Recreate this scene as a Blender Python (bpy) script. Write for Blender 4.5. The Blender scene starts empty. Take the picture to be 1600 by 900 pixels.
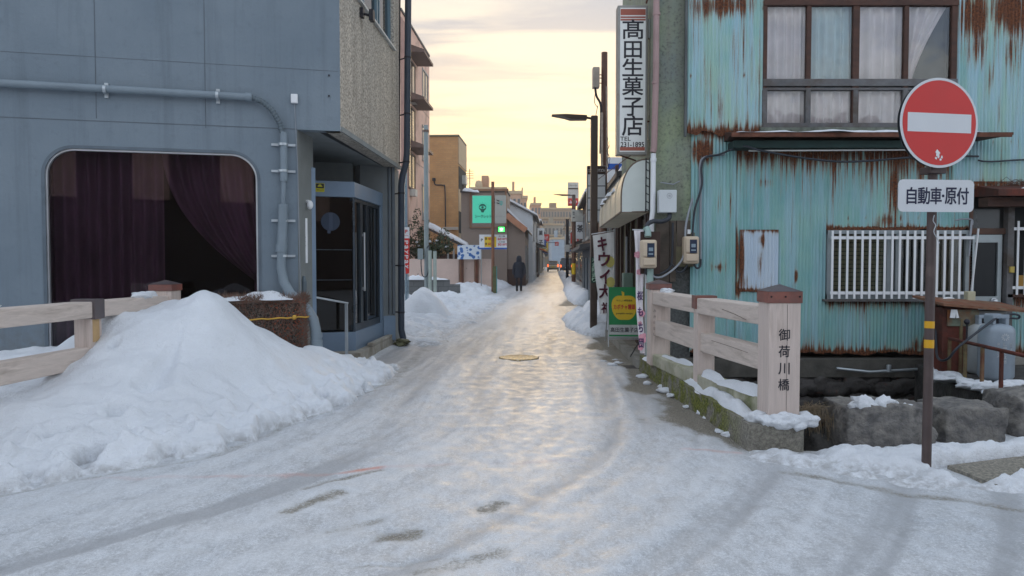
import bpy, bmesh, math, random
import numpy as np
from mathutils import Vector, Matrix
from mathutils.geometry import tessellate_polygon

random.seed(7)
S = bpy.context.scene
COL = S.collection
R = math.radians

# ------------------------------------------------------------------ camera
F = 1150.0
PITCH = math.atan(41 / F)
cam_d = bpy.data.cameras.new('camera')
cam = bpy.data.objects.new('camera', cam_d)
COL.objects.link(cam)
cam.location = (0, 0, 1.45)
cam.rotation_euler = (R(90) - PITCH, 0, 0)
cam_d.sensor_width = 36
cam_d.lens = F / 1600 * 36
cam_d.clip_end = 5000
S.camera = cam

# ------------------------------------------------------------------ view / exposure
S.view_settings.view_transform = 'Standard'
S.view_settings.look = 'None'
S.view_settings.gamma = 1
S.view_settings.use_curve_mapping = False
S.view_settings.exposure = 1.27

# ------------------------------------------------------------------ world: nishita sky behind a thin bright cloud layer
SUN_AZ = R(2.0)       # to the right of the camera's axis (+Y)
SUN_EL = R(7.0)
W = bpy.data.worlds.new('World'); S.world = W; W.use_nodes = True
nt = W.node_tree; nt.nodes.clear()
def wn(t, **k):
    n = nt.nodes.new(t)
    for a, b in k.items(): setattr(n, a, b)
    return n
def wmath(op, a, b=None, clamp=False):
    n = wn('ShaderNodeMath', operation=op, use_clamp=clamp)
    for i, v in enumerate((a, b)):
        if v is None: continue
        if isinstance(v, (int, float)): n.inputs[i].default_value = v
        else: nt.links.new(v, n.inputs[i])
    return n.outputs[0]
def wmix(f, a, b, bt='MIX'):
    n = wn('ShaderNodeMix', data_type='RGBA', blend_type=bt, clamp_factor=True)
    for i, v in ((0, f), (6, a), (7, b)):
        if isinstance(v, (int, float)): n.inputs[i].default_value = v
        elif isinstance(v, tuple): n.inputs[i].default_value = (*v, 1)
        else: nt.links.new(v, n.inputs[i])
    return n.outputs[2]
def wramp(fac, stops, interp='LINEAR'):
    n = wn('ShaderNodeValToRGB'); cr = n.color_ramp; cr.interpolation = interp
    while len(cr.elements) < len(stops): cr.elements.new(0.5)
    for e, (p, c) in zip(cr.elements, stops):
        e.position = p; e.color = (*c, 1) if isinstance(c, tuple) else (c, c, c, 1)
    nt.links.new(fac, n.inputs[0]); return n.outputs[0]
sky = wn('ShaderNodeTexSky', sky_type='NISHITA', sun_disc=False, sun_elevation=SUN_EL,
         sun_rotation=SUN_AZ, air_density=1.2, dust_density=2.5, ozone_density=1.5)
tc = wn('ShaderNodeTexCoord')
sp = wn('ShaderNodeSeparateXYZ'); nt.links.new(tc.outputs['Generated'], sp.inputs[0])
zc = wmath('MAXIMUM', sp.outputs[2], 0.0)
warm = wramp(zc, [(0.0, (.66, .52, .24)), (.07, (.67, .54, .29)), (.15, (.64, .525, .365)), (.24, (.58, .51, .44)), (.34, (.47, .475, .48)), (.6, (.47, .52, .60)), (1, (.52, .60, .73))])
cool = wramp(zc, [(0.0, (.76, .84, .95)), (.3, (.74, .83, .96)), (.6, (.64, .73, .86)), (1, (.54, .62, .75))])
dv = wn('ShaderNodeVectorMath', operation='NORMALIZE')
cm = wn('ShaderNodeCombineXYZ'); nt.links.new(sp.outputs[0], cm.inputs[0]); nt.links.new(sp.outputs[1], cm.inputs[1])
nt.links.new(cm.outputs[0], dv.inputs[0])
dt = wn('ShaderNodeVectorMath', operation='DOT_PRODUCT'); nt.links.new(dv.outputs[0], dt.inputs[0])
dt.inputs[1].default_value = (math.sin(SUN_AZ), math.cos(SUN_AZ), 0)
facing = wramp(dt.outputs['Value'], [(0.0, 0.0), (.35, 0.12), (.8, .75), (.97, 1.0)])
cloud = wmix(facing, cool, warm)
# wisps: noise on a sheet far overhead
den = wmath('ADD', zc, .13)
pc = wn('ShaderNodeCombineXYZ')
nt.links.new(wmath('DIVIDE', sp.outputs[0], den), pc.inputs[0]); nt.links.new(wmath('DIVIDE', sp.outputs[1], den), pc.inputs[1])
mp = wn('ShaderNodeMapping'); mp.inputs['Rotation'].default_value = (0, 0, R(-38)); mp.inputs['Scale'].default_value = (.55, 2.2, 1)
mp.inputs['Location'].default_value = (1.3, .4, 0)
nt.links.new(pc.outputs[0], mp.inputs[0])
nz = wn('ShaderNodeTexNoise'); nz.inputs['Scale'].default_value = 1.5; nz.inputs['Detail'].default_value = 7; nz.inputs['Roughness'].default_value = .55; nz.inputs['Distortion'].default_value = .5
nt.links.new(mp.outputs[0], nz.inputs['Vector'])
wf = wramp(nz.outputs[0], [(.38, 0.0), (.58, 1.0)], 'EASE')
dark = wmix(1.0, cloud, (.66, .72, .84), 'MULTIPLY')
lite = wmix(1.0, cloud, (1.22, 1.14, 1.02), 'MULTIPLY')
cl2 = wmix(wf, dark, lite)
k = wn('ShaderNodeVectorMath', operation='SCALE'); nt.links.new(cl2, k.inputs[0]); k.inputs['Scale'].default_value = 6.6
skm = wn('ShaderNodeVectorMath', operation='SCALE'); nt.links.new(sky.outputs[0], skm.inputs[0]); skm.inputs['Scale'].default_value = 1.0
final = wmix(.93, skm.outputs[0], k.outputs[0])
bg = wn('ShaderNodeBackground'); bg.inputs[1].default_value = .1
nt.links.new(final, bg.inputs[0])
wo = wn('ShaderNodeOutputWorld'); nt.links.new(bg.outputs[0], wo.inputs[0])

# ------------------------------------------------------------------ sun: low, ahead, veiled by the cloud
sun_d = bpy.data.lights.new('sun', 'SUN'); sun_d.energy = .55; sun_d.angle = R(16); sun_d.color = (1, .72, .40)
sun = bpy.data.objects.new('sun', sun_d); COL.objects.link(sun)
sdir = Vector((math.sin(SUN_AZ) * math.cos(SUN_EL), math.cos(SUN_AZ) * math.cos(SUN_EL), math.sin(SUN_EL)))
sun.rotation_euler = sdir.to_track_quat('Z', 'Y').to_euler()
sun.location = (0, 0, 30)

# ------------------------------------------------------------------ measuring helpers (photo pixel -> real point on a known plane)
CP, SP_ = math.cos(PITCH), math.sin(PITCH)
EYE = Vector((0, 0, 1.45))
def ray(px, py):
    cx, cz = (px - 800) / F, (450 - py) / F
    return Vector((cx, CP + cz * SP_, -SP_ + cz * CP))
def at(px, py, Y):
    d = ray(px, py); return EYE + d * (Y / d.y)
def gr(px, py, z=0.0):
    d = ray(px, py); return EYE + d * ((z - EYE.z) / d.z)
class Fr:
    """a vertical facade: O = point of its base line, u = rightwards as seen from outside, n = outward"""
    def __init__(s, O, u):
        s.O = Vector((O[0], O[1], 0)); s.u = Vector((u[0], u[1], 0)).normalized(); s.n = Vector((s.u.y, -s.u.x, 0))
    def w(s, a, z, o=0.0):
        p = s.O + s.u * a + s.n * o; p.z = z; return p
    def px(s, px, py, o=0.0):
        d = ray(px, py); P0 = s.O + s.n * o
        t = (P0 - EYE).dot(s.n) / d.dot(s.n); p = EYE + d * t
        return ((p - s.O).dot(s.u), p.z)

# ------------------------------------------------------------------ vectorised value noise
def _h(ix, iy, seed):
    n = (ix.astype(np.int64) * 374761393 + iy.astype(np.int64) * 668265263 + seed * 974634777) & 0xffffffff
    n = ((n ^ (n >> 13)) * 1274126177) & 0xffffffff
    return ((n ^ (n >> 16)) & 0xffff) / 65535.0
def vn(x, y, seed=0):
    x = np.asarray(x, float); y = np.asarray(y, float)
    ix = np.floor(x); iy = np.floor(y); fx = x - ix; fy = y - iy
    fx = fx * fx * (3 - 2 * fx); fy = fy * fy * (3 - 2 * fy)
    a = _h(ix, iy, seed); b = _h(ix + 1, iy, seed); c = _h(ix, iy + 1, seed); d = _h(ix + 1, iy + 1, seed)
    return (a * (1 - fx) + b * fx) * (1 - fy) + (c * (1 - fx) + d * fx) * fy - .5
def fbm(x, y, seed=0, o=4, rough=.5):
    t = 0; a = 1
    for i in range(o):
        t = t + a * vn(x * 2 ** i + i * 17.3, y * 2 ** i - i * 9.1, seed + i); a *= rough
    return t
def sstep(a, b, x):
    t = np.clip((x - a) / (b - a), 0, 1); return t * t * (3 - 2 * t)

# ------------------------------------------------------------------ materials
def new_mat(name):
    m = bpy.data.materials.new(name); m.use_nodes = True
    return m, m.node_tree, m.node_tree.nodes['Principled BSDF']
class G:
    """small node-graph helper"""
    def __init__(s, t): s.t = t
    def n(s, ty, **k):
        n = s.t.nodes.new(ty)
        for a, b in k.items(): setattr(n, a, b)
        return n
    def l(s, a, b): s.t.links.new(a, b)
    def put(s, i, v):
        if isinstance(v, (int, float)): i.default_value = v
        elif isinstance(v, tuple): i.default_value = (*v, 1) if len(v) == 3 and i.type == 'RGBA' else v
        else: s.l(v, i)
    def math(s, op, a, b=None, clamp=False):
        n = s.n('ShaderNodeMath', operation=op, use_clamp=clamp); s.put(n.inputs[0], a)
        if b is not None: s.put(n.inputs[1], b)
        return n.outputs[0]
    def mix(s, f, a, b, bt='MIX'):
        n = s.n('ShaderNodeMix', data_type='RGBA', blend_type=bt); s.put(n.inputs[0], f); s.put(n.inputs[6], a); s.put(n.inputs[7], b)
        return n.outputs[2]
    def ramp(s, f, stops, interp='LINEAR'):
        n = s.n('ShaderNodeValToRGB'); cr = n.color_ramp; cr.interpolation = interp
        while len(cr.elements) < len(stops): cr.elements.new(.5)
        for e, (p, c) in zip(cr.elements, stops):
            e.position = p; e.color = (*c, 1) if isinstance(c, tuple) else (c, c, c, 1)
        s.l(f, n.inputs[0]); return n.outputs[0]
    def coord(s, scale=(1, 1, 1), rot=(0, 0, 0)):
        tc = s.n('ShaderNodeTexCoord'); mp = s.n('ShaderNodeMapping'); s.l(tc.outputs['Object'], mp.inputs[0])
        mp.inputs['Scale'].default_value = scale; mp.inputs['Rotation'].default_value = rot
        return mp.outputs[0]
    def noise(s, vec, scale, detail=5, rough=.55, dist=0.0):
        n = s.n('ShaderNodeTexNoise'); s.l(vec, n.inputs['Vector']); n.inputs['Scale'].default_value = scale
        n.inputs['Detail'].default_value = detail; n.inputs['Roughness'].default_value = rough; n.inputs['Distortion'].default_value = dist
        return n.outputs[0]
    def bump(s, h, strength=.3, dist=.01, normal=None):
        n = s.n('ShaderNodeBump'); s.put(n.inputs['Height'], h); n.inputs['Strength'].default_value = strength; n.inputs['Distance'].default_value = dist
        if normal is not None: s.l(normal, n.inputs['Normal'])
        return n.outputs[0]
def mul(c, k): return tuple(min(1, x * k) for x in c)
_mc = {}
def mat(name, col, rough=.6, metal=0.0, var=.18, scale=3.0, bump=.25, bscale=60.0, stretch=(1, 1, 1), col2=None, c2at=.55, c2w=.1, spec=.4, bdist=.004, c2scale=2.5, emis=None, trans=None):
    """plain surface with uneven tone, an optional second tone in patches, and fine relief"""
    if name in _mc: return _mc[name]
    m, t, b = new_mat(name); g = G(t)
    v = g.coord(stretch)
    n1 = g.noise(v, scale, 6, .6)
    c = g.mix(g.ramp(n1, [(.3, 0.0), (.7, 1.0)]), mul(col, 1 - var), mul(col, 1 + var))
    if col2:
        n2 = g.noise(v, c2scale, 8, .65, .3)
        f = g.ramp(n2, [(c2at - c2w / 2, 0.0), (c2at + c2w / 2, 1.0)])
        c = g.mix(f, c, col2)
    g.l(c, b.inputs['Base Color'])
    n3 = g.noise(v, bscale, 4, .6)
    b.inputs['Roughness'].default_value = rough; b.inputs['Metallic'].default_value = metal
    b.inputs['Specular IOR Level'].default_value = spec
    rr = g.ramp(n1, [(.2, max(0, rough - .1)), (.8, min(1, rough + .1))]); g.l(rr, b.inputs['Roughness'])
    if bump: g.l(g.bump(n3, bump, bdist), b.inputs['Normal'])
    if emis: b.inputs['Emission Color'].default_value = (*emis[0], 1); b.inputs['Emission Strength'].default_value = emis[1]
    if trans: b.inputs['Transmission Weight'].default_value = trans
    _mc[name] = m; return m
def glass_mat(name, tint=(.35, .37, .4), refl=.9, rough=.02, wav=0.0):
    if name in _mc: return _mc[name]
    m, t, b = new_mat(name); g = G(t); t.nodes.remove(b)
    tr = g.n('ShaderNodeBsdfTransparent'); tr.inputs[0].default_value = (*tint, 1)
    gl = g.n('ShaderNodeBsdfGlossy'); gl.inputs['Roughness'].default_value = rough; gl.inputs[0].default_value = (refl, refl, refl, 1)
    fr = g.n('ShaderNodeFresnel'); fr.inputs[0].default_value = 1.5
    if wav:
        bn = g.bump(g.noise(g.coord(), 1.7, 2), wav, .02); g.l(bn, gl.inputs['Normal']); 
    mx = g.n('ShaderNodeMixShader'); g.l(fr.outputs[0], mx.inputs[0]); g.l(tr.outputs[0], mx.inputs[1]); g.l(gl.outputs[0], mx.inputs[2])
    g.l(mx.outputs[0], t.nodes['Material Output'].inputs[0])
    _mc[name] = m; return m
def snow_mat(name, col=(.76, .785, .82), dirt=.0):
    if name in _mc: return _mc[name]
    m, t, b = new_mat(name); g = G(t); v = g.coord()
    n1 = g.noise(v, 1.6, 6, .6); n2 = g.noise(v, 14, 6, .65); n3 = g.noise(v, 90, 3, .6)
    c = g.mix(g.ramp(n1, [(.3, 0.0), (.7, 1.0)]), mul(col, .93), mul(col, 1.03))
    if dirt:
        n4 = g.noise(v, 5, 9, .75)
        c = g.mix(g.math('MULTIPLY', g.ramp(n4, [(.52, 0.0), (.66, 1.0)]), dirt), c, (.25, .23, .21))
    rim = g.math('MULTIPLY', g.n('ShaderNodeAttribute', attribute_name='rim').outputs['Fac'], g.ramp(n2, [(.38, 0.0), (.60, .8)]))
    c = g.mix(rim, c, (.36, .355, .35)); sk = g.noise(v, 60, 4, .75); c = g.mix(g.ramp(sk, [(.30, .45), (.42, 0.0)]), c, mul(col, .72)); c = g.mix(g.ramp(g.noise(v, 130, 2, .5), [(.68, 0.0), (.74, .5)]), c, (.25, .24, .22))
    g.l(c, b.inputs['Base Color']); b.inputs['Roughness'].default_value = .65; b.inputs['Specular IOR Level'].default_value = .3
    h = g.math('ADD', g.math('MULTIPLY', n2, 1.0), g.math('MULTIPLY', n3, .38))
    g.l(g.bump(h, .7, .04), b.inputs['Normal'])
    _mc[name] = m; return m
def rustwall_mat(name, a, bcol, ccol, rust=1.0):
    """painted corrugated iron; 'rw' (point attribute) says where rust runs from cut edges and nails"""
    if name in _mc: return _mc[name]
    m, t, b = new_mat(name); g = G(t)
    v = g.coord(); vs = g.coord((30, 30, 1.1)); vl = g.coord((9, 9, .8))
    big = g.noise(v, 1.1, 4, .55); st = g.noise(vs, 1.0, 5, .6); sl = g.noise(vl, 1.0, 4, .6); fine = g.noise(v, 45, 4, .6)
    c = g.mix(g.ramp(big, [(.35, 0.0), (.62, 1.0)]), a, bcol)
    c = g.mix(g.math('MULTIPLY', g.ramp(sl, [(.42, 0.0), (.62, 1.0)]), .75), c, ccol)
    c = g.mix(g.math('MULTIPLY', g.ramp(st, [(.5, 0.0), (.72, 1.0)]), .35), c, mul(a, .62))
    at_ = g.n('ShaderNodeAttribute', attribute_name='rw')
    rv = g.math('ADD', g.math('MULTIPLY', st, .75), g.math('MULTIPLY', sl, .20))
    rv = g.math('ADD', rv, g.math('MULTIPLY', fine, .09))
    rv = g.math('ADD', rv, g.math('MULTIPLY', at_.outputs['Fac'], .30 * rust))
    rf = g.ramp(rv, [(.665, 0.0), (.76, 1.0)])
    rc = g.mix(g.ramp(fine, [(.35, 0.0), (.65, 1.0)]), (.060, .026, .018), (.20, .075, .033))
    halo = g.ramp(rv, [(.60, 0.0), (.68, .45)])
    c = g.mix(halo, c, (.33, .26, .17))
    c = g.mix(rf, c, rc); g.l(c, b.inputs['Base Color'])
    g.l(g.ramp(rf, [(0, .5), (1, .9)]), b.inputs['Roughness']); b.inputs['Specular IOR Level'].default_value = .3
    g.l(g.bump(fine, .3, .003), b.inputs['Normal'])
    _mc[name] = m; return m
def brick_mat(name, c1, c2, mortar, bw=.21, bh=.07, plane='XZ', rough=.85):
    if name in _mc: return _mc[name]
    m, t, b = new_mat(name); g = G(t)
    tc = g.n('ShaderNodeTexCoord'); sx = g.n('ShaderNodeSeparateXYZ'); g.l(tc.outputs['Object'], sx.inputs[0])
    cb = g.n('ShaderNodeCombineXYZ'); g.l(g.math('ADD', sx.outputs[0], sx.outputs[1]), cb.inputs[0]); g.l(sx.outputs[2], cb.inputs[1])
    br = g.n('ShaderNodeTexBrick'); g.l(cb.outputs[0], br.inputs[0])
    br.inputs['Color1'].default_value = (*c1, 1); br.inputs['Color2'].default_value = (*c2, 1); br.inputs['Mortar'].default_value = (*mortar, 1)
    br.inputs['Scale'].default_value = 1; br.inputs['Brick Width'].default_value = bw; br.inputs['Row Height'].default_value = bh; br.inputs['Mortar Size'].default_value = bh * .09
    n = g.noise(g.coord(), 1.2, 6, .6)
    c = g.mix(.5, br.outputs[0], g.mix(g.ramp(n, [(.3, 0.0), (.7, 1.0)]), mul(c1, .6), mul(c2, 1.2)), 'MIX'); g.l(c, b.inputs['Base Color'])
    b.inputs['Roughness'].default_value = rough
    g.l(g.bump(br.outputs['Fac'], .4, .01), b.inputs['Normal'])
    _mc[name] = m; return m

# ------------------------------------------------------------------ object bookkeeping
def root_of(o):
    while o.parent: o = o.parent
    return o
def tag(o, label=None, cat=None, group=None, kind=None):
    if label: o['label'] = label
    if cat: o['category'] = cat
    if group: o['group'] = group
    if kind: o['kind'] = kind
    return o
def thing(name, label, cat, loc=(0, 0, 0), rz=0.0, group=None):
    o = bpy.data.objects.new(name, None); COL.objects.link(o); o.empty_display_size = .2
    o.location = loc; o.rotation_euler = (0, 0, rz); return tag(o, label, cat, group)
def xf(o):
    r = root_of(o); return Matrix.Translation(r.location) @ Matrix.Rotation(r.rotation_euler.z, 4, 'Z')
def copy_tree(o, parent=None):
    c = o.copy(); COL.objects.link(c); c.parent = parent
    for ch in o.children: copy_tree(ch, c)
    return c
class MB:
    """collects shapes; build() links them as ONE mesh object"""
    def __init__(s): s.v = []; s.f = []; s.m = []; s.sm = []
    def add(s, vs, fs, mi=0, sm=False):
        b = len(s.v); s.v.extend([tuple(p) for p in vs]); s.f.extend([tuple(b + i for i in q) for q in fs])
        s.m.extend([mi] * len(fs)); s.sm.extend([sm] * len(fs)); return s
    def box(s, c, d, rz=0.0, mi=0, taper=1.0, M=None):
        """box with centre c, size d, turned rz about z; taper scales its top"""
        vs = []
        for sz in (-1, 1):
            k = taper if sz > 0 else 1
            for sx, sy in ((-1, -1), (1, -1), (1, 1), (-1, 1)):
                x, y = sx * d[0] / 2 * k, sy * d[1] / 2 * k
                vs.append(Vector((c[0] + x * math.cos(rz) - y * math.sin(rz), c[1] + x * math.sin(rz) + y * math.cos(rz), c[2] + sz * d[2] / 2)))
        if M: vs = [M @ p for p in vs]
        return s.add(vs, [(0, 3, 2, 1), (4, 5, 6, 7), (0, 1, 5, 4), (1, 2, 6, 5), (2, 3, 7, 6), (3, 0, 4, 7)], mi)
    def fbox(s, fr, a0, a1, z0, z1, o0, o1, mi=0):
        vs = [fr.w(a, z, o) for z in (z0, z1) for a, o in ((a0, o1), (a1, o1), (a1, o0), (a0, o0))]
        return s.add(vs, [(0, 3, 2, 1), (4, 5, 6, 7), (0, 1, 5, 4), (1, 2, 6, 5), (2, 3, 7, 6), (3, 0, 4, 7)], mi)
    def prism(s, base, top, mi=0, sm=False):
        """closed solid between two matching rings"""
        n = len(base); vs = list(base) + list(top)
        fs = [tuple(reversed(range(n))), tuple(range(n, 2 * n))] + [(i, (i + 1) % n, n + (i + 1) % n, n + i) for i in range(n)]
        return s.add(vs, fs, mi, sm)
    def extr(s, pts, d, mi=0):
        d = Vector(d); return s.prism([Vector(p) for p in pts], [Vector(p) + d for p in pts], mi)
    def beam(s, a, b, w, h, mi=0):
        """rectangular bar from a to b (w across, h in its vertical plane)"""
        a, b = Vector(a), Vector(b); d = (b - a).normalized(); up = Vector((0, 0, 1))
        sd = d.cross(up); sd = sd.normalized() if sd.length > 1e-4 else Vector((1, 0, 0)); u2 = sd.cross(d)
        r = lambda p: [p + sd * x * w / 2 + u2 * y * h / 2 for x, y in ((-1, -1), (1, -1), (1, 1), (-1, 1))]
        return s.prism(r(a), r(b), mi)
    def tube(s, pts, r, n=10, mi=0, cap=True, sm=True):
        pts = [Vector(p) for p in pts]; rs = r if isinstance(r, (list, tuple)) else [r] * len(pts)
        vs = []; prev = None
        for i, p in enumerate(pts):
            d = (pts[min(i + 1, len(pts) - 1)] - pts[max(i - 1, 0)]).normalized()
            if prev is None:
                a = Vector((0, 0, 1)) if abs(d.z) < .9 else Vector((1, 0, 0)); x = d.cross(a).normalized()
            else:
                x = prev - d * prev.dot(d); x.normalize()
            prev = x; y = d.cross(x)
            vs += [p + (x * math.cos(2 * math.pi * j / n) + y * math.sin(2 * math.pi * j / n)) * rs[i] for j in range(n)]
        fs = [(i * n + j, i * n + (j + 1) % n, (i + 1) * n + (j + 1) % n, (i + 1) * n + j) for i in range(len(pts) - 1) for j in range(n)]
        s.add(vs, fs, mi, sm)
        if cap:
            s.add([vs[j] for j in range(n)], [tuple(reversed(range(n)))], mi); s.add(vs[-n:], [tuple(range(n))], mi)
        return s
    def lathe(s, c, prof, n=24, mi=0, axis='z'):
        vs = []
        for r, z in prof:
            for j in range(n):
                a = 2 * math.pi * j / n; x, y = r * math.cos(a), r * math.sin(a)
                p = Vector((x, y, z)) if axis == 'z' else (Vector((x, -z, y)) if axis == 'y' else Vector((z, x, y)))
                vs.append(Vector(c) + p)
        k = len(prof)
        fs = [(i * n + j, i * n + (j + 1) % n, (i + 1) * n + (j + 1) % n, (i + 1) * n + j) for i in range(k - 1) for j in range(n)]
        s.add(vs, fs, mi, True); s.add(vs[:n], [tuple(reversed(range(n)))], mi); s.add(vs[-n:], [tuple(range(n))], mi); return s
    def blob(s, c, r, seed=0, sub=2, amp=.3, mi=0, sq=(1, 1, 1), fr=1.3):
        bm = bmesh.new(); bmesh.ops.create_icosphere(bm, subdivisions=sub, radius=1)
        P = np.array([v.co[:] for v in bm.verts]); fs = [tuple(v.index for v in f.verts) for f in bm.faces]; bm.free()
        k = 1 + amp * (fbm(P[:, 0] * fr + seed * 3.7, P[:, 1] * fr + P[:, 2] * fr * 1.3, seed, 4, .55) * 2)
        P = P * k[:, None] * r * np.array(sq) + np.array(c)
        return s.add(P.tolist(), fs, mi, True)
    def poly(s, fr, outer, holes=(), thick=.1, o=0.0, mi=0):
        """facade plate with holes (s,z outlines, outer CCW); depth runs inward"""
        loops = [[Vector((a, z, 0)) for a, z in L] for L in [outer, *holes]]
        tris = tessellate_polygon(loops); flat = [p for L in loops for p in L]
        fv = [fr.w(p.x, p.y, o) for p in flat]; bv = [fr.w(p.x, p.y, o - thick) for p in flat]
        ff = []
        for t in tris:
            a, b, c = (flat[i] for i in t)
            if (b - a).cross(c - a).z < 0: t = (t[0], t[2], t[1])
            ff.append(tuple(t))
        n = len(flat); vs = fv + bv; fs = ff + [tuple(n + i for i in reversed(t)) for t in ff]; k = 0
        for li, L in enumerate(loops):
            m_ = len(L); area = sum(L[i].x * L[(i + 1) % m_].y - L[(i + 1) % m_].x * L[i].y for i in range(m_))
            for i in range(m_):
                a, b = k + i, k + (i + 1) % m_; q = (a, n + a, n + b, b)
                if (area > 0) != (li == 0): q = tuple(reversed(q))
                fs.append(q)
            k += m_
        return s.add(vs, fs, mi)
    def glyph(s, text, M, w=None, h=None, bold=.0, ext=.002, mi=0, cell=True, cx=0.0, cy=0.0):
        """lettering in the local XY plane of M centred on (cx,cy), fitted to w x h"""
        cu = bpy.data.curves.new('letters', 'FONT'); cu.body = text; cu.extrude = 0;  cu.resolution_u = 3
        o = bpy.data.objects.new('letters', cu); COL.objects.link(o)
        me = bpy.data.meshes.new_from_object(o.evaluated_get(bpy.context.evaluated_depsgraph_get()))
        if me and len(me.vertices):
            P = np.array([v.co[:] for v in me.vertices]); lo = P.min(0); hi = P.max(0); sz = hi - lo
            sx = (w / sz[0]) if w else None; sy = (h / sz[1]) if h else None
            if sx is None: sx = sy
            if sy is None: sy = sx
            P = (P - (lo + hi) / 2) * np.array([sx, sy, 1]); P[:, 0] += cx; P[:, 1] += cy
            k = bold * (sx + sy) / 2 * .75; fs_ = [tuple(f.vertices) for f in me.polygons]
            for i_, (ox, oy) in enumerate(((0, 0), (-k, -k), (k, -k), (-k, k), (k, k)) if bold else ((0, 0),)):
                Q = P + np.array([ox, oy, 0]); Q[:, 2] = ext + .00012 * i_
                s.add([M @ Vector(p) for p in Q.tolist()], fs_, mi)
        bpy.data.objects.remove(o); bpy.data.curves.remove(cu)
        if me: bpy.data.meshes.remove(me)
        return s
    def build(s, name, mats, parent=None, world=True, bevel=0.0, seg=2, wn_=False, **tags):
        me = bpy.data.meshes.new(name)
        vs = s.v
        if parent is not None and world:
            I = xf(parent).inverted(); vs = [tuple(I @ Vector(p)) for p in s.v]
        me.from_pydata(vs, [], s.f)
        for m in (mats if isinstance(mats, (list, tuple)) else [mats]): me.materials.append(m)
        me.polygons.foreach_set('material_index', s.m); me.polygons.foreach_set('use_smooth', s.sm); me.update()
        o = bpy.data.objects.new(name, me); COL.objects.link(o)
        if parent is not None: o.parent = parent
        if bevel:
            b = o.modifiers.new('bevel', 'BEVEL'); b.width = bevel; b.segments = seg; b.limit_method = 'ANGLE'; b.angle_limit = R(40)
        return tag(o, **tags) if tags else o
def grid_obj(name, X, Y, Z, mat_, keep=None, attrs=None, parent=None, cols=None):
    """height field / wavy sheet from 2-D arrays; keep = per-vertex mask"""
    r, c = X.shape; P = np.stack([X, Y, Z], -1).reshape(-1, 3)
    idx = np.arange(r * c).reshape(r, c)
    q = np.stack([idx[:-1, :-1], idx[:-1, 1:], idx[1:, 1:], idx[1:, :-1]], -1).reshape(-1, 4)
    if keep is not None:
        kk = keep.reshape(-1); q = q[kk[q].any(1)]
    used = np.unique(q); remap = np.full(r * c, -1); remap[used] = np.arange(len(used)); q = remap[q]; P = P[used]
    if parent is not None:
        I = np.array(xf(parent).inverted()); P = P @ I[:3, :3].T + I[:3, 3]
    me = bpy.data.meshes.new(name); me.vertices.add(len(P)); me.vertices.foreach_set('co', P.astype(np.float32).ravel())
    me.loops.add(len(q) * 4); me.loops.foreach_set('vertex_index', q.ravel().astype(np.int32))
    me.polygons.add(len(q)); me.polygons.foreach_set('loop_start', (np.arange(len(q)) * 4).astype(np.int32))
    me.polygons.foreach_set('use_smooth', np.ones(len(q), bool))
    me.update(calc_edges=True); me.materials.append(mat_)
    for k_, A in (attrs or {}).items():
        at_ = me.attributes.new(k_, 'FLOAT', 'POINT'); at_.data.foreach_set('value', A.reshape(-1)[used].astype(np.float32))
    me.validate(); o = bpy.data.objects.new(name, me); COL.objects.link(o)
    if parent is not None: o.parent = parent
    return o
def rrect(a0, a1, z0, z1, r, n=8, corners=(1, 1, 1, 1)):
    """rounded rectangle outline, counter-clockwise from the lower left; corners = ll, lr, ur, ul"""
    out = []
    for (cx, cz, st, on) in ((a0 + r, z0 + r, 180, corners[0]), (a1 - r, z0 + r, 270, corners[1]), (a1 - r, z1 - r, 0, corners[2]), (a0 + r, z1 - r, 90, corners[3])):
        if on:
            for i in range(n + 1):
                t = R(st + 90 * i / n); out.append((cx + r * math.cos(t), cz + r * math.sin(t)))
        else:
            t = R(st + 45); out.append((cx + r * (1 if math.cos(t) > 0 else -1), cz + r * (1 if math.sin(t) > 0 else -1)))
    return out
def snow_strip(mb, a, b, w, h, seed=0, z=None, seg=.05):
    """a ragged ridge of snow lying along a..b"""
    a, b = Vector(a), Vector(b); L = (b - a).length; n = max(4, int(L / seg)); m_ = 7
    d = (b - a) / L; sd = Vector((-d.y, d.x, 0)).normalized()
    t = np.linspace(0, 1, n); 
    ww = w * (.75 + .9 * (fbm(t * L * 3 + seed, t * 0, seed, 3) + .15)); hh = h * (.8 + 1.3 * fbm(t * L * 3.5 + 5 + seed, t * 0 + 3, seed, 4))
    end = np.minimum(1, np.minimum(t, 1 - t) * L / .07 + .05); hh = np.maximum(hh, h * .12) * end ** .5; ww = np.maximum(ww, w * .3) * (.4 + .6 * end)
    off = w * .25 * fbm(t * L * 2 + 9, t * 0 + 1, seed + 4, 3)
    vs = []; 
    for i in range(n):
        p = a + d * L * t[i]
        for j in range(m_):
            u = j / (m_ - 1) * 2 - 1
            vs.append(p + sd * (u * ww[i] / 2 + off[i]) + Vector((0, 0, hh[i] * math.sqrt(max(0, 1 - abs(u) ** 2.4)) - .004)))
    fs = [(i * m_ + j, i * m_ + j + 1, (i + 1) * m_ + j + 1, (i + 1) * m_ + j) for i in range(n - 1) for j in range(m_ - 1)]
    # face up
    v0, v1, v3 = vs[0], vs[1], vs[m_]
    if (v1 - v0).cross(v3 - v0).z < 0: fs = [tuple(reversed(f)) for f in fs]
    return mb.add(vs, fs, 0, True)

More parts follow.
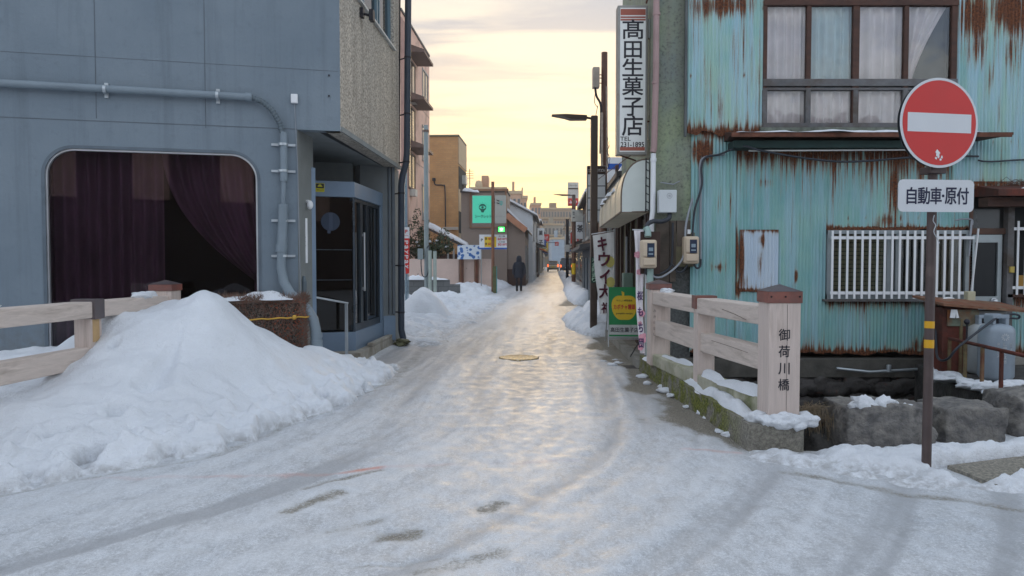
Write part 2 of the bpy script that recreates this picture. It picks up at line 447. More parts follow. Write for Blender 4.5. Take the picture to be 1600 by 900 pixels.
# ================================================================== MATERIAL SET
snow = snow_mat('snow')
snow_old = snow_mat('snow_trodden', (.70, .73, .77), .35)
m_wood = mat('bleached_timber', (.60, .50, .445), .75, var=.14, scale=1.2, stretch=(14, 14, 1), bump=.5, bscale=6, col2=(.43, .35, .30), c2at=.58, c2w=.2, c2scale=1.2)
m_woodh = mat('bleached_timber_rail', (.60, .51, .45), .75, var=.14, scale=1.2, stretch=(14, 1, 14), bump=.5, bscale=6, col2=(.42, .35, .30), c2at=.58, c2w=.2, c2scale=1.2)
m_wood_end = mat('honey_timber', (.50, .33, .16), .7, var=.2)
m_wood_moss = mat('mossy_timber', (.42, .40, .31), .85, var=.25, col2=(.19, .20, .10), c2at=.55, c2w=.2)
m_copper = mat('copper_cap_side', (.26, .085, .06), .55, var=.3, col2=(.11, .075, .07), c2at=.52, c2w=.3, spec=.5)
m_copper_top = mat('copper_cap_top', (.085, .075, .08), .5, var=.25, col2=(.13, .09, .085), c2at=.55, c2w=.3)
m_conc = mat('weathered_concrete', (.30, .29, .26), .9, var=.22, scale=5, bump=.6, bscale=35, col2=(.19, .18, .155), c2at=.52, c2w=.25, bdist=.01)
m_aggr = mat('exposed_aggregate', (.25, .235, .20), .9, var=.5, scale=60, bump=.9, bscale=90, col2=(.14, .13, .11), c2at=.5, c2w=.2, c2scale=30, bdist=.01)
m_stone_dark = mat('wet_dark_stone', (.045, .042, .04), .8, var=.5, scale=4, bump=.9, bscale=12, col2=(.10, .095, .085), c2at=.57, c2w=.2, bdist=.04, c2scale=3)
m_rock = mat('grey_boulder', (.12, .115, .112), .85, var=.35, scale=14, bump=1.0, bscale=16, col2=(.27, .25, .22), c2at=.56, c2w=.3, bdist=.04, c2scale=7)
m_black = mat('rivet_black', (.012, .012, .013), .9, var=.2, bump=0)  # plain near-black, used on the cap-band rivets
m_steel = mat('galvanised_steel', (.48, .52, .55), .42, .7, var=.12, scale=5, bump=.1)
m_alu = mat('aluminium', (.60, .62, .64), .35, .8, var=.08, bump=.05)
m_cable = mat('black_cable', (.03, .035, .045), .5, var=.2, bump=0)
m_greycable = mat('grey_cable', (.28, .30, .33), .5, var=.15, bump=0)
m_brownpole = mat('brown_painted_pole', (.075, .052, .048), .5, var=.25, scale=5, bump=.15, col2=(.11, .08, .07), c2at=.62, c2w=.1)
m_white = mat('white_paint', (.74, .75, .76), .45, var=.05, bump=.05)
m_offwhite = mat('offwhite_paint', (.56, .57, .55), .55, var=.12, bump=.1, col2=(.42, .41, .37), c2at=.66, c2w=.15)
m_red = mat('sign_red', (.55, .028, .025), .4, var=.06, bump=.03)
m_ink = mat('sign_black', (.018, .018, .026), .5, var=.1, bump=0)
m_yellow = mat('sign_yellow', (.75, .50, .025), .5, var=.08, bump=0)
m_green = mat('sign_green', (.015, .24, .075), .45, var=.1, bump=0)
m_blue = mat('sign_blue', (.02, .10, .42), .5, var=.15, bump=0)
m_asph = mat('old_asphalt', (.085, .08, .072), .75, var=.5, scale=40, bump=.9, bscale=120, col2=(.17, .155, .13), c2at=.56, c2w=.1, c2scale=45, bdist=.01)
m_pave = mat('paving_slabs', (.22, .20, .175), .85, var=.3, scale=6, bump=.6, bscale=50, col2=(.12, .11, .095), c2at=.55, c2w=.2, bdist=.008)

# ================================================================== GROUND, CHANNEL, WATER
KX = lambda y: np.interp(y, [5.58, 9.7, 14.4, 30, 60, 120, 260], [1.80, 1.69, 1.81, 2.95, 4.9, 8.6, 16.4])   # right-hand kerb line
m_gr = snow_mat('snowy_ground', (.62, .64, .66), .6)
g = MB()
def slab(x0, x1, y0, y1, z=-.03, t=.9): g.box(((x0 + x1) / 2, (y0 + y1) / 2, z - t / 2), (x1 - x0, y1 - y0, t))
slab(-1600, 1600, -1600, 5.58); slab(2.78, 1600, 5.583, 6.45); slab(-1600, -4.35, 5.583, 5.75)
slab(-4.33, 2.22, 5.583, 9.85); slab(-1600, 1600, 10.3, 2800); slab(-1600, 2.2, 9.853, 10.298); slab(-1600, -4.35, 7.95, 9.85)
g.build('ground', m_gr, kind='structure')
w = MB(); w.box((0, 7.7, -1.75), (80, 5, .1)); w.build('water', mat('channel_water', (.02, .022, .02), .12, var=.3, bump=.15, bscale=8), kind='structure')
w = MB()
w.box((21, 10.12, -.95), (42, .3, 1.9)); w.box((-21, 8.15, -.95), (40, .3, 1.7)); w.box((22.5, 6.3, -.95), (39.6, .25, 1.75)); w.box((-24, 5.6, -.95), (40, .25, 1.75))
w.build('channel_wall', m_stone_dark, kind='structure')

# ------------------------------------------------------------------ road: thin ice over asphalt
def road_mat():
    m, t, b = new_mat('icy_road'); g = G(t)
    v = g.coord(); A = lambda n: g.n('ShaderNodeAttribute', attribute_name=n).outputs['Fac']
    big = g.noise(v, .9, 6, .6, .4); mid = g.noise(v, 6, 7, .68); fine = g.noise(v, 55, 5, .7); gran = g.noise(v, 170, 3, .6); wide = g.noise(g.coord((1.0, .35, 1)), 16, 6, .7)
    c = g.mix(g.ramp(big, [(.3, 0.0), (.68, 1.0)]), (.50, .53, .565), (.63, .65, .675))
    c = g.mix(g.ramp(mid, [(.34, .45), (.58, 0.0)]), c, (.40, .395, .38))
    c = g.mix(g.ramp(wide, [(.36, .5), (.56, 0.0)]), c, (.30, .305, .31))
    c = g.mix(g.ramp(fine, [(.48, 0.0), (.66, .8)]), c, (.72, .74, .765))
    c = g.mix(g.ramp(fine, [(.30, .6), (.44, 0.0)]), c, (.30, .31, .33))
    c = g.mix(g.ramp(gran, [(.34, .6), (.50, 0.0)]), c, (.26, .265, .27))
    tr = A('trk'); c = g.mix(g.ramp(tr, [(.05, .62), (.46, 0.0)]), c, (.31, .315, .325))
    c = g.mix(g.ramp(tr, [(.60, 0.0), (1.0, .35)]), c, (.70, .72, .74))
    # grit asphalt where the ice has gone
    gc = g.mix(g.ramp(gran, [(.42, 0.0), (.62, 1.0)]), (.09, .082, .07), (.36, .33, .27))
    gc = g.mix(g.ramp(fine, [(.55, 0.0), (.7, .6)]), gc, (.45, .46, .46))
    br = g.math('ADD', A('bare'), g.math('MULTIPLY', g.math('SUBTRACT', mid, .5), 1.0)); br = g.math('ADD', br, g.math('MULTIPLY', g.math('SUBTRACT', fine, .5), 1.5))
    br = g.math('ADD', br, g.math('MULTIPLY', g.math('SUBTRACT', gran, .5), 1.2)); bf = g.ramp(br, [(.40, 0.0), (.80, 1.0)])
    c = g.mix(bf, c, gc)
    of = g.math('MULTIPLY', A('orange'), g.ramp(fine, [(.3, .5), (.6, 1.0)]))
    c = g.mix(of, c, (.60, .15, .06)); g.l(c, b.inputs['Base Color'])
    g.l(g.mix(bf, g.ramp(g.math('ADD', g.math('MULTIPLY', mid, .6), g.math('MULTIPLY', fine, .4)), [(.40, .40), (.60, .68)]), (.8, .8, .8)), b.inputs['Roughness'])
    b.inputs['Specular IOR Level'].default_value = .22
    h = g.math('ADD', g.math('MULTIPLY', mid, .35), g.math('ADD', g.math('MULTIPLY', fine, .28), g.math('MULTIPLY', wide, .38)))
    h = g.math('ADD', h, g.math('MULTIPLY', gran, .2))
    g.l(g.bump(h, .5, .014), b.inputs['Normal'])
    return m
m_road = road_mat()
def seg_mask(x, y, a, b, r0, r1):
    ax, ay = a; bx, by = b; dx, dy = bx - ax, by - ay
    t = np.clip(((x - ax) * dx + (y - ay) * dy) / (dx * dx + dy * dy), 0, 1)
    d = np.hypot(x - ax - t * dx, y - ay - t * dy); return 1 - sstep(r0, r1, d)
def road_fields(x, y):
    ac = x - .0565 * y + .1 * np.maximum(0, 7 - y) ** 2
    tr = np.clip(.5 + 1.0 * fbm(ac * 3.2, y * .22, 3, 4, .6) + .28 * fbm(ac * 11, y * .8, 5, 3), 0, 1)
    e = KX(y) - x
    edge = sstep(.52, .10, e + .5 * fbm(x * 3, y * 1.2, 11, 4)) * sstep(5.2, 6.0, y) * sstep(21, 15, y)
    bare = edge * 1.15
    wx, wy = .055 * fbm(x * 6, y * 6, 61, 3, .6), .055 * fbm(x * 6 + 9, y * 5, 64, 3, .6); x0_, y0_ = x, y; x = x + wx; y = y + wy
    p = lambda px, py: (lambda q: (q.x, q.y))(gr(px, py))
    for (a, b, r0, r1, s_) in ((p(606, 838), p(640, 835), .0, .15, .85), (p(752, 803), p(778, 790), .0, .14, .8), (p(455, 800), p(535, 772), .0, .13, .75), (p(520, 830), p(590, 815), 0, .12, .55), (p(650, 900), p(780, 870), 0, .14, .6),
                           (p(480, 762), p(590, 738), .0, .07, .7), (p(560, 893), p(690, 872), .0, .05, .5), (p(1230, 740), p(1600, 800), .02, .12, .62), (p(0, 775), p(330, 715), .01, .10, .50),
                           (p(330, 715), p(610, 600), .01, .1, .55), (p(610, 600), p(700, 505), .02, .2, .5), (p(250, 868), p(330, 862), 0, .06, .4), (p(886, 478), p(900, 468), .2, .5, .8)):
        bare = np.maximum(bare, s_ * seg_mask(x, y, a, b, r0, r1))
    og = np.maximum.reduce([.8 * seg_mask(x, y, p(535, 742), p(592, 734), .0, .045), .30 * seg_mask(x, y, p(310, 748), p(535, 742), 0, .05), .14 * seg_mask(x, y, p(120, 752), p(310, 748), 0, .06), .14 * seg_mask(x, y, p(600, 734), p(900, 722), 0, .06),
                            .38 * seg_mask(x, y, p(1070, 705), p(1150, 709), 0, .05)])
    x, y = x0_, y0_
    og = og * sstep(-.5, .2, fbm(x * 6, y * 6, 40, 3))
    z = .012 + .016 * (tr - .5) + .022 * fbm(x * 1.3, y * 1.1, 21, 4) + .006 * fbm(x * 8, y * 6, 25, 3) - .012 * np.clip(bare, 0, 1)
    z = np.maximum(z, -.02)
    return z, dict(bare=np.clip(bare, 0, 1.2), orange=og, trk=tr)
xs = np.arange(-9, 8.01, .032); ys = [.7]
while ys[-1] < 16: ys.append(ys[-1] * 1.0052)
ys = np.array(ys); X, Y = np.meshgrid(xs, ys)
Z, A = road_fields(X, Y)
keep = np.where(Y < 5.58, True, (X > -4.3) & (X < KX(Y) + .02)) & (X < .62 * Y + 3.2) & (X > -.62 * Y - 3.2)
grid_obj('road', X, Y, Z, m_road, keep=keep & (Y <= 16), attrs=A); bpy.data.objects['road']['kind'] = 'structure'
us = np.arange(-4.0, 2.6, .12); ys2 = [ys[ys <= 16][-1] if False else 15.9]
while ys2[-1] < 300: ys2.append(ys2[-1] * 1.014)
ys2 = np.array(ys2); U, Y2 = np.meshgrid(us, ys2); X2 = U + .0565 * Y2
Z2, A2 = road_fields(X2, Y2); Z2 = Z2 * .8
keep2 = X2 < KX(Y2) + .1
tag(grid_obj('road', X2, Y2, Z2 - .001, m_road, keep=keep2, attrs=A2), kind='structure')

# ------------------------------------------------------------------ right-hand pavement with its kerb
p = MB(); q = MB()
ky = [10.0, 11, 12, 13, 14.4, 18, 24, 30]
for a, b in zip(ky[:-1], ky[1:]):
    xa, xb = float(KX(a)), float(KX(b))
    p.prism([(xa + .13, a, -.02), (xa + 3, a, -.02), (xb + 3, b, -.02), (xb + .13, b, -.02)], [(xa + .13, a, .095), (xa + 3, a, .095), (xb + 3, b, .095), (xb + .13, b, .095)])
    L = max(1, int((b - a) / .6))
    for i in range(L):
        t0, t1 = i / L, (i + 1) / L - .012; y0, y1 = a + (b - a) * t0, a + (b - a) * t1; x0, x1 = xa + (xb - xa) * t0, xa + (xb - xa) * t1
        q.prism([(x0, y0, -.02), (x0 + .125, y0, -.02), (x1 + .125, y1, -.02), (x1, y1, -.02)], [(x0 + .01, y0, .115), (x0 + .125, y0, .115), (x1 + .125, y1, .115), (x1 + .01, y1, .115)])
p.build('pavement', m_pave, kind='structure'); q.build('kerb', m_conc, kind='structure')
# low paved pad at the right edge of the junction
pd = MB(); c1, c2, c3, c4 = gr(1480, 737), gr(1720, 706), gr(1760, 752), gr(1555, 768)
pd.prism([(*c.xy, 0.0) for c in (c4, c3, c2, c1)], [(*c.xy, .045) for c in (c4, c3, c2, c1)]); pd.build('pavement', mat('gravelly_pad', (.20, .185, .155), .85, var=.5, scale=40, bump=.9, bscale=120, col2=(.34, .31, .25), c2at=.54, c2w=.1, c2scale=45, bdist=.01), kind='structure')

# ================================================================== SNOW BANKS
def tps(pts, X, Y, lam=.0015):
    P = np.array(pts, float); n = len(P); d = np.hypot(P[:, None, 0] - P[None, :, 0], P[:, None, 1] - P[None, :, 1])
    U = np.where(d > 0, d * d * np.log(d + 1e-12), 0) + np.eye(n) * lam; Q = np.c_[np.ones(n), P[:, :2]]
    Mx = np.block([[U, Q], [Q.T, np.zeros((3, 3))]]); s_ = np.linalg.solve(Mx, np.r_[P[:, 2], 0, 0, 0])
    Z = s_[n] + s_[n + 1] * X + s_[n + 2] * Y
    for i in range(n):
        d = np.hypot(X - P[i, 0], Y - P[i, 1]); Z = Z + s_[i] * np.where(d > 0, d * d * np.log(d + 1e-12), 0)
    return Z
def patch(name, x0, x1, y0, y1, st, hf, m, label=None, cat=None, kind=None, group=None, floor=-.02):
    xs, ys = np.arange(x0, x1, st), np.arange(y0, y1, st); X, Y = np.meshgrid(xs, ys); Z = hf(X, Y)
    o = grid_obj(name, X, Y, np.maximum(Z, floor - .03), m, keep=Z > floor, attrs=dict(rim=sstep(.10, .01, Z)))
    return tag(o, label, cat, group, kind)
def bank_h(line, X, Y):
    """ridge along a polyline of (x, y, half width, height)"""
    H = np.full(X.shape, -.2)
    for (ax, ay, aw, ah), (bx, by, bw, bh) in zip(line[:-1], line[1:]):
        dx, dy = bx - ax, by - ay; t = np.clip(((X - ax) * dx + (Y - ay) * dy) / (dx * dx + dy * dy), 0, 1)
        d = np.hypot(X - ax - t * dx, Y - ay - t * dy); w_ = aw + (bw - aw) * t; h_ = ah + (bh - ah) * t
        H = np.maximum(H, h_ * (1 - (d / w_) ** 1.7 * 1.0))
    return H
# the big ploughed heap against the left rail
G2 = lambda px, py, z=0.0: (lambda p: (p.x, p.y, z))(gr(px, py, z))
ctl = [G2(-60, 790), G2(0, 768), G2(120, 748), G2(230, 728), G2(330, 705), G2(400, 682), G2(480, 655), G2(550, 628), G2(588, 603), G2(612, 574), G2(606, 560)]
ctl += [(-2.0, 10.2, 0.02), (-2.4, 9.9, .05), (-5.5, 3.6, -.02), (-6.5, 4.4, .05), (-2.3, 4.4, -.45), (-1.0, 6.3, -.5), (-.7, 8.6, -.45), (-.8, 10.5, -.4), (-3.6, 3.2, -.4)]
ctl += [(-3.62, 7.75, .985), (-3.79, 7.45, .955), (-3.30, 7.70, 1.135), (-3.05, 7.78, 1.06), (-2.98, 8.1, .87), (-2.72, 8.25, .62), (-2.45, 8.65, .40), (-2.33, 8.95, .34), (-2.2, 9.2, .24), (-2.0, 9.45, .14),
        (-4.0, 7.42, .97), (-4.03, 7.25, .86), (-3.85, 7.5, .96), (-4.0, 7.8, .98), (-3.95, 8.3, .9), (-4.07, 7.0, .58), (-4.1, 6.6, .40), (-4.15, 6.2, .33), (-4.2, 5.9, .31), (-4.6, 5.3, .34), (-5.4, 5.0, .38), (-4.5, 7.6, .6), (-4.6, 7.0, .4),
        (-3.55, 7.1, .78), (-3.0, 7.3, .80), (-2.5, 7.75, .48), (-2.2, 8.3, .30), (-3.1, 6.7, .45), (-3.6, 6.2, .38), (-2.5, 7.1, .30), (-3.2, 6.1, .24), (-4.0, 5.4, .24), (-4.6, 4.6, .15), (-3.3, 5.6, .15), (-1.95, 8.9, .22)]
def big_h(X, Y):
    Z = tps(ctl, X, Y)
    k_ = sstep(.0, .35, Z)
    Z = Z + .10 * fbm(X * 1.6, Y * 1.6, 50, 3) * k_ + .022 * fbm(X * 5, Y * 5, 52, 3, .5) * sstep(-.05, .12, Z)
    ragged = (1 - sstep(.04, .22, Z)); Z = Z + ragged * .07 * fbm(X * 5, Y * 5, 57, 3, .5) + ragged * .05 * np.maximum(0, vn(X * 3.3, Y * 3.3, 60))
    for (px, py, z, r, dp) in ((183, 608, .42, .07, .11), (333, 636, .42, .065, .17), (92, 677, .18, .07, .09), (145, 703, .12, .10, .09), (505, 583, .34, .05, .12), (522, 586, .33, .07, .14),
                               (425, 645, .18, .10, .08), (448, 640, .16, .10, .07), (372, 676, .10, .07, .07), (560, 600, .1, .07, .05), (260, 655, .3, .06, .04), (180, 500, .9, .04, .06)):
        q_ = gr(px, py, z); d = np.hypot((X - q_.x), (Y - q_.y) * .6) * (1 + .5 * fbm(X * 8, Y * 8, 69, 2)); Z = Z - 1.7 * dp * np.exp(-(d / (r * .8)) ** 2) + dp * .3 * np.exp(-((d - r * 1.7) / (r * .7)) ** 2)
    Z = Z + (.045 + .05 * fbm(X * 3, Y * 3, 66, 3)) * sstep(.0, .035, Z)
    Z = Z + .05 * fbm(X * 2.6, Y * 2.6, 68, 3, .55) * sstep(.1, .4, Z)
    near_foot = sstep(.42, .10, Z) * sstep(.0, .03, Z)
    Z = Z + np.maximum(0, vn(X * 8.5, Y * 8.5, 161) - .16) * .30 * near_foot + np.maximum(0, vn(X * 15, Y * 15, 163) - .2) * .14 * near_foot
    Z = Z - np.maximum(0, vn(X * 3.1 + 4, Y * 3.1, 165) - .34) * 1.3 * sstep(.12, .3, Z) * sstep(1.0, .8, Z)
    return Z - .05 * sstep(.5, 1.0, Z)
patch('snow_pile', -7.5, -.9, 3.3, 10.3, .026, big_h, snow, 'tall smooth heap of ploughed snow leaning on the wooden rail below the curtained window', 'snow pile')

# right foreground snow below the boulders and the sign post
ln = [(1.95, 5.42, .18, .05), (2.5, 5.24, .38, .10), (3.0, 5.10, .58, .13), (3.6, 5.04, .68, .12), (4.3, 5.1, .74, .14), (5.2, 5.4, .9, .2), (6.4, 5.6, 1.0, .2)]
def rh(X, Y):
    Z = bank_h(ln, X, Y); fr_ = bank_h([(2.7, 5.15, .3, .05), (3.3, 4.88, .35, .06), (3.7, 4.80, .25, .035), (4.1, 4.72, .28, .05), (5, 4.55, .35, .06)], X, Y)
    Z = np.maximum(Z, fr_); Z = Z + .10 * fbm(X * 3.5, Y * 3.5, 71, 4, .6) * sstep(-.1, .1, Z) + .035 * fbm(X * 10, Y * 10, 74, 3) * sstep(-.05, .08, Z)
    hole = seg_mask(X, Y, tuple(gr(1510, 748).xy), tuple(gr(1700, 728).xy), .12, .24)
    return Z - .35 * hole
patch('snow_bank', 1.7, 7.0, 4.2, 6.7, .022, rh, snow, 'low ragged snow bank under the grey boulders around the foot of the no-entry post', 'snow bank')

# left side beyond the grey building: trodden snow and mounds
ln2 = [(-2.6, 13.6, .6, .10), (-2.3, 16, .8, .18), (-2.5, 20, 1.1, .22), (-2.5, 26, 1.3, .36), (-2.2, 33, 1.3, .45), (-1.6, 38, 1.1, .45), (-1.1, 45, 1.2, .45), (.2, 60, 1.0, .4), (2.4, 100, 1.0, .4)]
def lh(X, Y):
    Z = bank_h(ln2, X, Y); Z = np.maximum(Z, np.where(X < -2.5 + .03 * (Y - 13), .14, -.2) * sstep(12.9, 14.2, Y) - .08 * (1 - sstep(12.9, 14.2, Y)))
    Z = Z + .12 * fbm(X * 1.6, Y * 1.0, 81, 5, .65) * sstep(-.1, .15, Z) + .09 * fbm(X * 5, Y * 3, 85, 4, .65) * sstep(-.08, .08, Z)
    tp = bank_h([(-1.75, 13.2, .5, .06), (-1.35, 20, .6, .08), (-.9, 30, .7, .08)], X, Y) + .09 * fbm(X * 4, Y * 2.2, 88, 4, .7)
    Z = np.maximum(Z, tp); car_ = sstep(26.6, 27.6, Y) * sstep(30.6, 29.8, Y) * sstep(-3.5, -3.2, X) * sstep(-1.6, -1.95, X)
    return Z * (1 - car_) + np.minimum(Z, .16 + .05 * fbm(X * 3, Y * 3, 33, 3)) * car_
patch('snow_bank', -9, 3.6, 12.6, 90, .09, lh, snow_old, 'long bank of trodden snow along the left street edge beyond the grey building', 'snow bank')
def md(X, Y):
    d = np.hypot((X + 2.22) / .74, (Y - 18.6) / 1.4); Z = .80 * (1 - d ** 1.6) + .12 * fbm(X * 2, Y * 2, 91, 4) + .035 * fbm(X * 9, Y * 9, 92, 3)
    q_ = at(665, 470, 17.6); dd = np.hypot(X - q_.x, (Y - 17.55) * .8); return Z - .25 * np.exp(-(dd / .16) ** 2)
patch('snow_mound', -4.0, -.9, 16.2, 21, .06, md, snow, 'rounded snow mound with a dark hollow in its side, before the grey steel pole', 'snow pile')
# right side piles
def rp(X, Y):
    Z = bank_h([(1.9, 15.0, .38, .50), (2.05, 16.5, .62, .74), (2.2, 18.3, .6, .62), (2.3, 20, .5, .45)], X, Y)
    Z = np.maximum(Z, bank_h([(1.75, 14.6, .36, .26), (1.7, 16, .5, .34), (1.75, 18.5, .5, .3)], X, Y))
    return Z + .09 * fbm(X * 3, Y * 3, 95, 4, .6) * sstep(-.1, .1, Z) + .03 * fbm(X * 11, Y * 11, 96, 3)
patch('snow_pile', .9, 3.2, 14.0, 21, .05, rp, snow, 'shovelled snow pile around the dark street-name pole on the right side', 'snow pile')
def rp2(X, Y):
    Z = bank_h([(2.55, 25, .45, .5), (2.6, 27.5, .5, .45), (3.0, 36, .5, .35), (3.6, 44, .5, .35), (5.0, 70, .5, .35), (7.0, 105, .5, .3)], X, Y)
    return Z + .12 * fbm(X * 2, Y * 2, 98, 4, .6) * sstep(-.1, .1, Z)
patch('snow_bank', 1.6, 8, 24, 108, .12, rp2, snow, 'thin line of snow along the foot of the far right shopfronts', 'snow bank')
# crumbs of snow and ice at the right-hand road edge
rn = random.Random(5); n_ = 0
for (px, py, s_) in ((1140, 682, .05), (1125, 676, .035), (1040, 612, .06), (1050, 619, .04), (1035, 605, .035), (1095, 648, .05), (1104, 655, .03), (1072, 636, .025), (1006, 590, .05), (956, 571, .05), (968, 568, .035), (961, 563, .025), (943, 566, .04), (1012, 600, .04), (893, 500, .05)):
    q_ = gr(px, py); b = MB()
    for k_ in range(3): b.blob((q_.x + rn.uniform(-.5, .5) * s_, q_.y + rn.uniform(-.5, .5) * s_, s_ * .25), s_ * rn.uniform(.7, 1.15), rn.randint(0, 99), 2, .45, sq=(1.2, 1.1, .55))
    b.build('snow_lump', snow, label='small crumb of snow on the wet gritty strip beside the right kerb', cat='snow lump', group='snow crumbs along the right road edge')

# ================================================================== BRIDGE PARAPETS
def cap(mb, mb2, c, w, z, h=.095, hp=.065):
    mb.box((c[0], c[1], z + h / 2), (w, w, h), 0); return mb2.add([(c[0] + sx * w * .51, c[1] + sy * w * .51, z + h) for sx, sy in ((-1, -1), (1, -1), (1, 1), (-1, 1))] + [(c[0], c[1], z + h + hp)],
                  [(0, 1, 4), (1, 2, 4), (2, 3, 4), (3, 0, 4), (3, 2, 1, 0)], 0)
t = thing('bridge_parapet', 'pale timber bridge railing on a mossy kerb, black characters down its copper-capped near post', 'railing', (1.95, 7.5, .2))
kb = MB(); kn = 40
ky = np.linspace(5.58, 9.78, kn)
prof = lambda y, i: [(float(KX(y)) + .0, y, -.05), (float(KX(y)) + .43 - (y - 5.58) * .03, y, -.05), (float(KX(y)) + .43 - (y - 5.58) * .03, y, .205), (float(KX(y)) + .015, y, .205)]
for i in range(kn - 1): kb.add(prof(ky[i], i) + prof(ky[i + 1], i), [(0, 4, 7, 3), (1, 2, 6, 5), (3, 7, 6, 2)], 0)
kb.add(prof(ky[0], 0), [(0, 1, 2, 3)]); kb.add(prof(ky[-1], 0), [(3, 2, 1, 0)])
mk, tk, bk = new_mat('mossy_kerb'); gk = G(tk); vk = gk.coord()
nk = gk.noise(vk, 5, 7, .65); nk2 = gk.noise(vk, 45, 5, .7); geo = gk.n('ShaderNodeSeparateXYZ'); gk.l(vk, geo.inputs[0])
ck = gk.mix(gk.ramp(nk2, [(.35, 0.0), (.65, 1.0)]), (.13, .12, .10), (.30, .28, .24))
mf = gk.math('ADD', nk, gk.math('MULTIPLY', gk.math('SUBTRACT', .55, gk.n('ShaderNodeAttribute', attribute_name='none').outputs['Fac']), .0))
yf = gk.ramp(gk.math('MULTIPLY', gk.math('ADD', geo.outputs[1], 2.2), .22), [(.0, 0.0), (.10, 0.1), (.22, 1.0), (.8, .9)])
mm = gk.math('MULTIPLY', gk.ramp(nk, [(.40, 0.0), (.55, 1.0)]), yf)
ck = gk.mix(mm, ck, gk.mix(gk.ramp(nk2, [(.4, 0.0), (.6, 1.0)]), (.05, .065, .010), (.22, .23, .03)))
gk.l(ck, bk.inputs['Base Color']); bk.inputs['Roughness'].default_value = .95
gk.l(gk.bump(gk.math('ADD', gk.math('MULTIPLY', nk2, .5), gk.math('MULTIPLY', mm, gk.noise(vk, 25, 4))), .9, .03), bk.inputs['Normal'])
kb.build('concrete_kerb', mk, t)
PZ = 1.10
RX = lambda y: float(KX(y)) + .20
def lpost(par, cx, cy, w, z0, z1, capped=True, rot=0):
    b = MB(); b.box((cx, cy, (z0 + z1) / 2), (w, w, z1 - z0)); po = b.build('post', m_wood, par, bevel=.006)
    if capped:
        a, c = MB(), MB(); cap(a, c, (cx, cy), w * 1.10, z1, .09 * w / .3, .06 * w / .3)
        a.build('cap_band', m_copper, po, bevel=.003); c.build('cap_top', m_copper_top, po)
    return po
NP = (2.112, 5.81)       # near post
pz1 = 1.13
b = MB(); b.box((NP[0], NP[1], (.2 + pz1) / 2), (.244, .258, pz1 - .2))
po = b.build('post', m_wood, t, bevel=.005)
a, c = MB(), MB(); cap(a, c, NP, .268, pz1, .09, .055); a.build('cap_band', m_copper, po, bevel=.003); c.build('cap_top', m_copper_top, po)
bl = MB()
for dx in (-.11, .0, .11): bl = MB(); bl.lathe((NP[0] + dx, NP[1] - .135, pz1 + .05), [(.007, 0), (.007, .004), (.003, .006)], 8, axis='y'); bl.build('rivet', m_black, po)
let = MB(); Mx = Matrix.Translation((NP[0] - .004, NP[1] - .1295, 0)) @ Matrix.Rotation(R(90), 4, 'X')
for ch, py in zip('御荷川橋', (523, 549, 576, 601)):
    zz = at(1226, py, NP[1] - .13).z; let.glyph(ch, Mx, .086, .090, .012, .002, cx=0, cy=zz)
let.build('lettering', m_ink, po)
jl = MB(); jl.box((NP[0] + .018, NP[1] - .1292, .66), (.003, .002, .92)); jl.build('joint', mat('timber_joint', (.10, .085, .075), .9), po)
# far post and middle post
FP_ = (1.785, 8.95); lpost(t, *FP_, .24, .2, 1.115)
b = MB(); b.box((FP_[0] - .045, FP_[1] - .122, .75), (.03, .004, .5)); 
lt2 = MB(); Mx2 = Matrix.Translation((FP_[0] - .07, FP_[1] - .1215, 0)) @ Matrix.Rotation(R(90), 4, 'X')
for i, ch in enumerate('みかげばし'):
    lt2 = MB(); lt2.glyph(ch, Mx2, .03, .035, .005, .002, cy=.86 - i * .07); lt2.build('character', mat('faded_ink', (.2, .17, .15), .8), t)
MPx = (1.915, 7.32)
lpost(t, *MPx, .17, .2, 1.0, False)
b = MB(); b.box((MPx[0], MPx[1], 1.05), (.215, .16, .13)); b.build('saddle_band', m_copper, t, bevel=.004)
def rails(par, P, zt, zm, zb, m=m_woodh):
    for (ax, ay), (bx, by) in zip(P[:-1], P[1:]):
        for (z, w_, h_, mm_) in ((zt, .20, .155, m), (zm, .13, .19, m)):
            r_ = MB(); r_.beam((ax, ay, z), (bx, by, z), w_, h_, 0)
            r_.build('top_rail' if z == zt else 'middle_rail', mm_, par, bevel=.012)
for (a_, b_) in (((NP[0], NP[1] + .13), (MPx[0], MPx[1] - .02)), ((MPx[0], MPx[1] + .02), (FP_[0], FP_[1] - .11))):
    rails(t, [a_, b_], 1.015, .655, .3)
mck = mat('timber_crack', (.13, .10, .08), .9); CF = Fr((1.812, 7.3), (.197, -1.36))
for pts in (((1128, 483), (1148, 491), (1166, 500)), ((1112, 532), (1140, 541), (1168, 551))):
    P3 = [CF.w(*CF.px(x, y, .003), .003) for x, y in pts]; b = MB(); b.tube(P3, .0022, 4, sm=False); b.build('crack', mck, t)
# bottom beam, chamfered
for (a_, b_) in (((NP[0] - .01, NP[1] + .15), (MPx[0], MPx[1] - .09)), ((MPx[0], MPx[1] + .09), (FP_[0], FP_[1] - .11))):
    r_ = MB(); r_.beam((a_[0], a_[1], .27), (b_[0], b_[1], .27), .19, .14); r_.build('bottom_rail', m_wood_moss, t, bevel=.015)
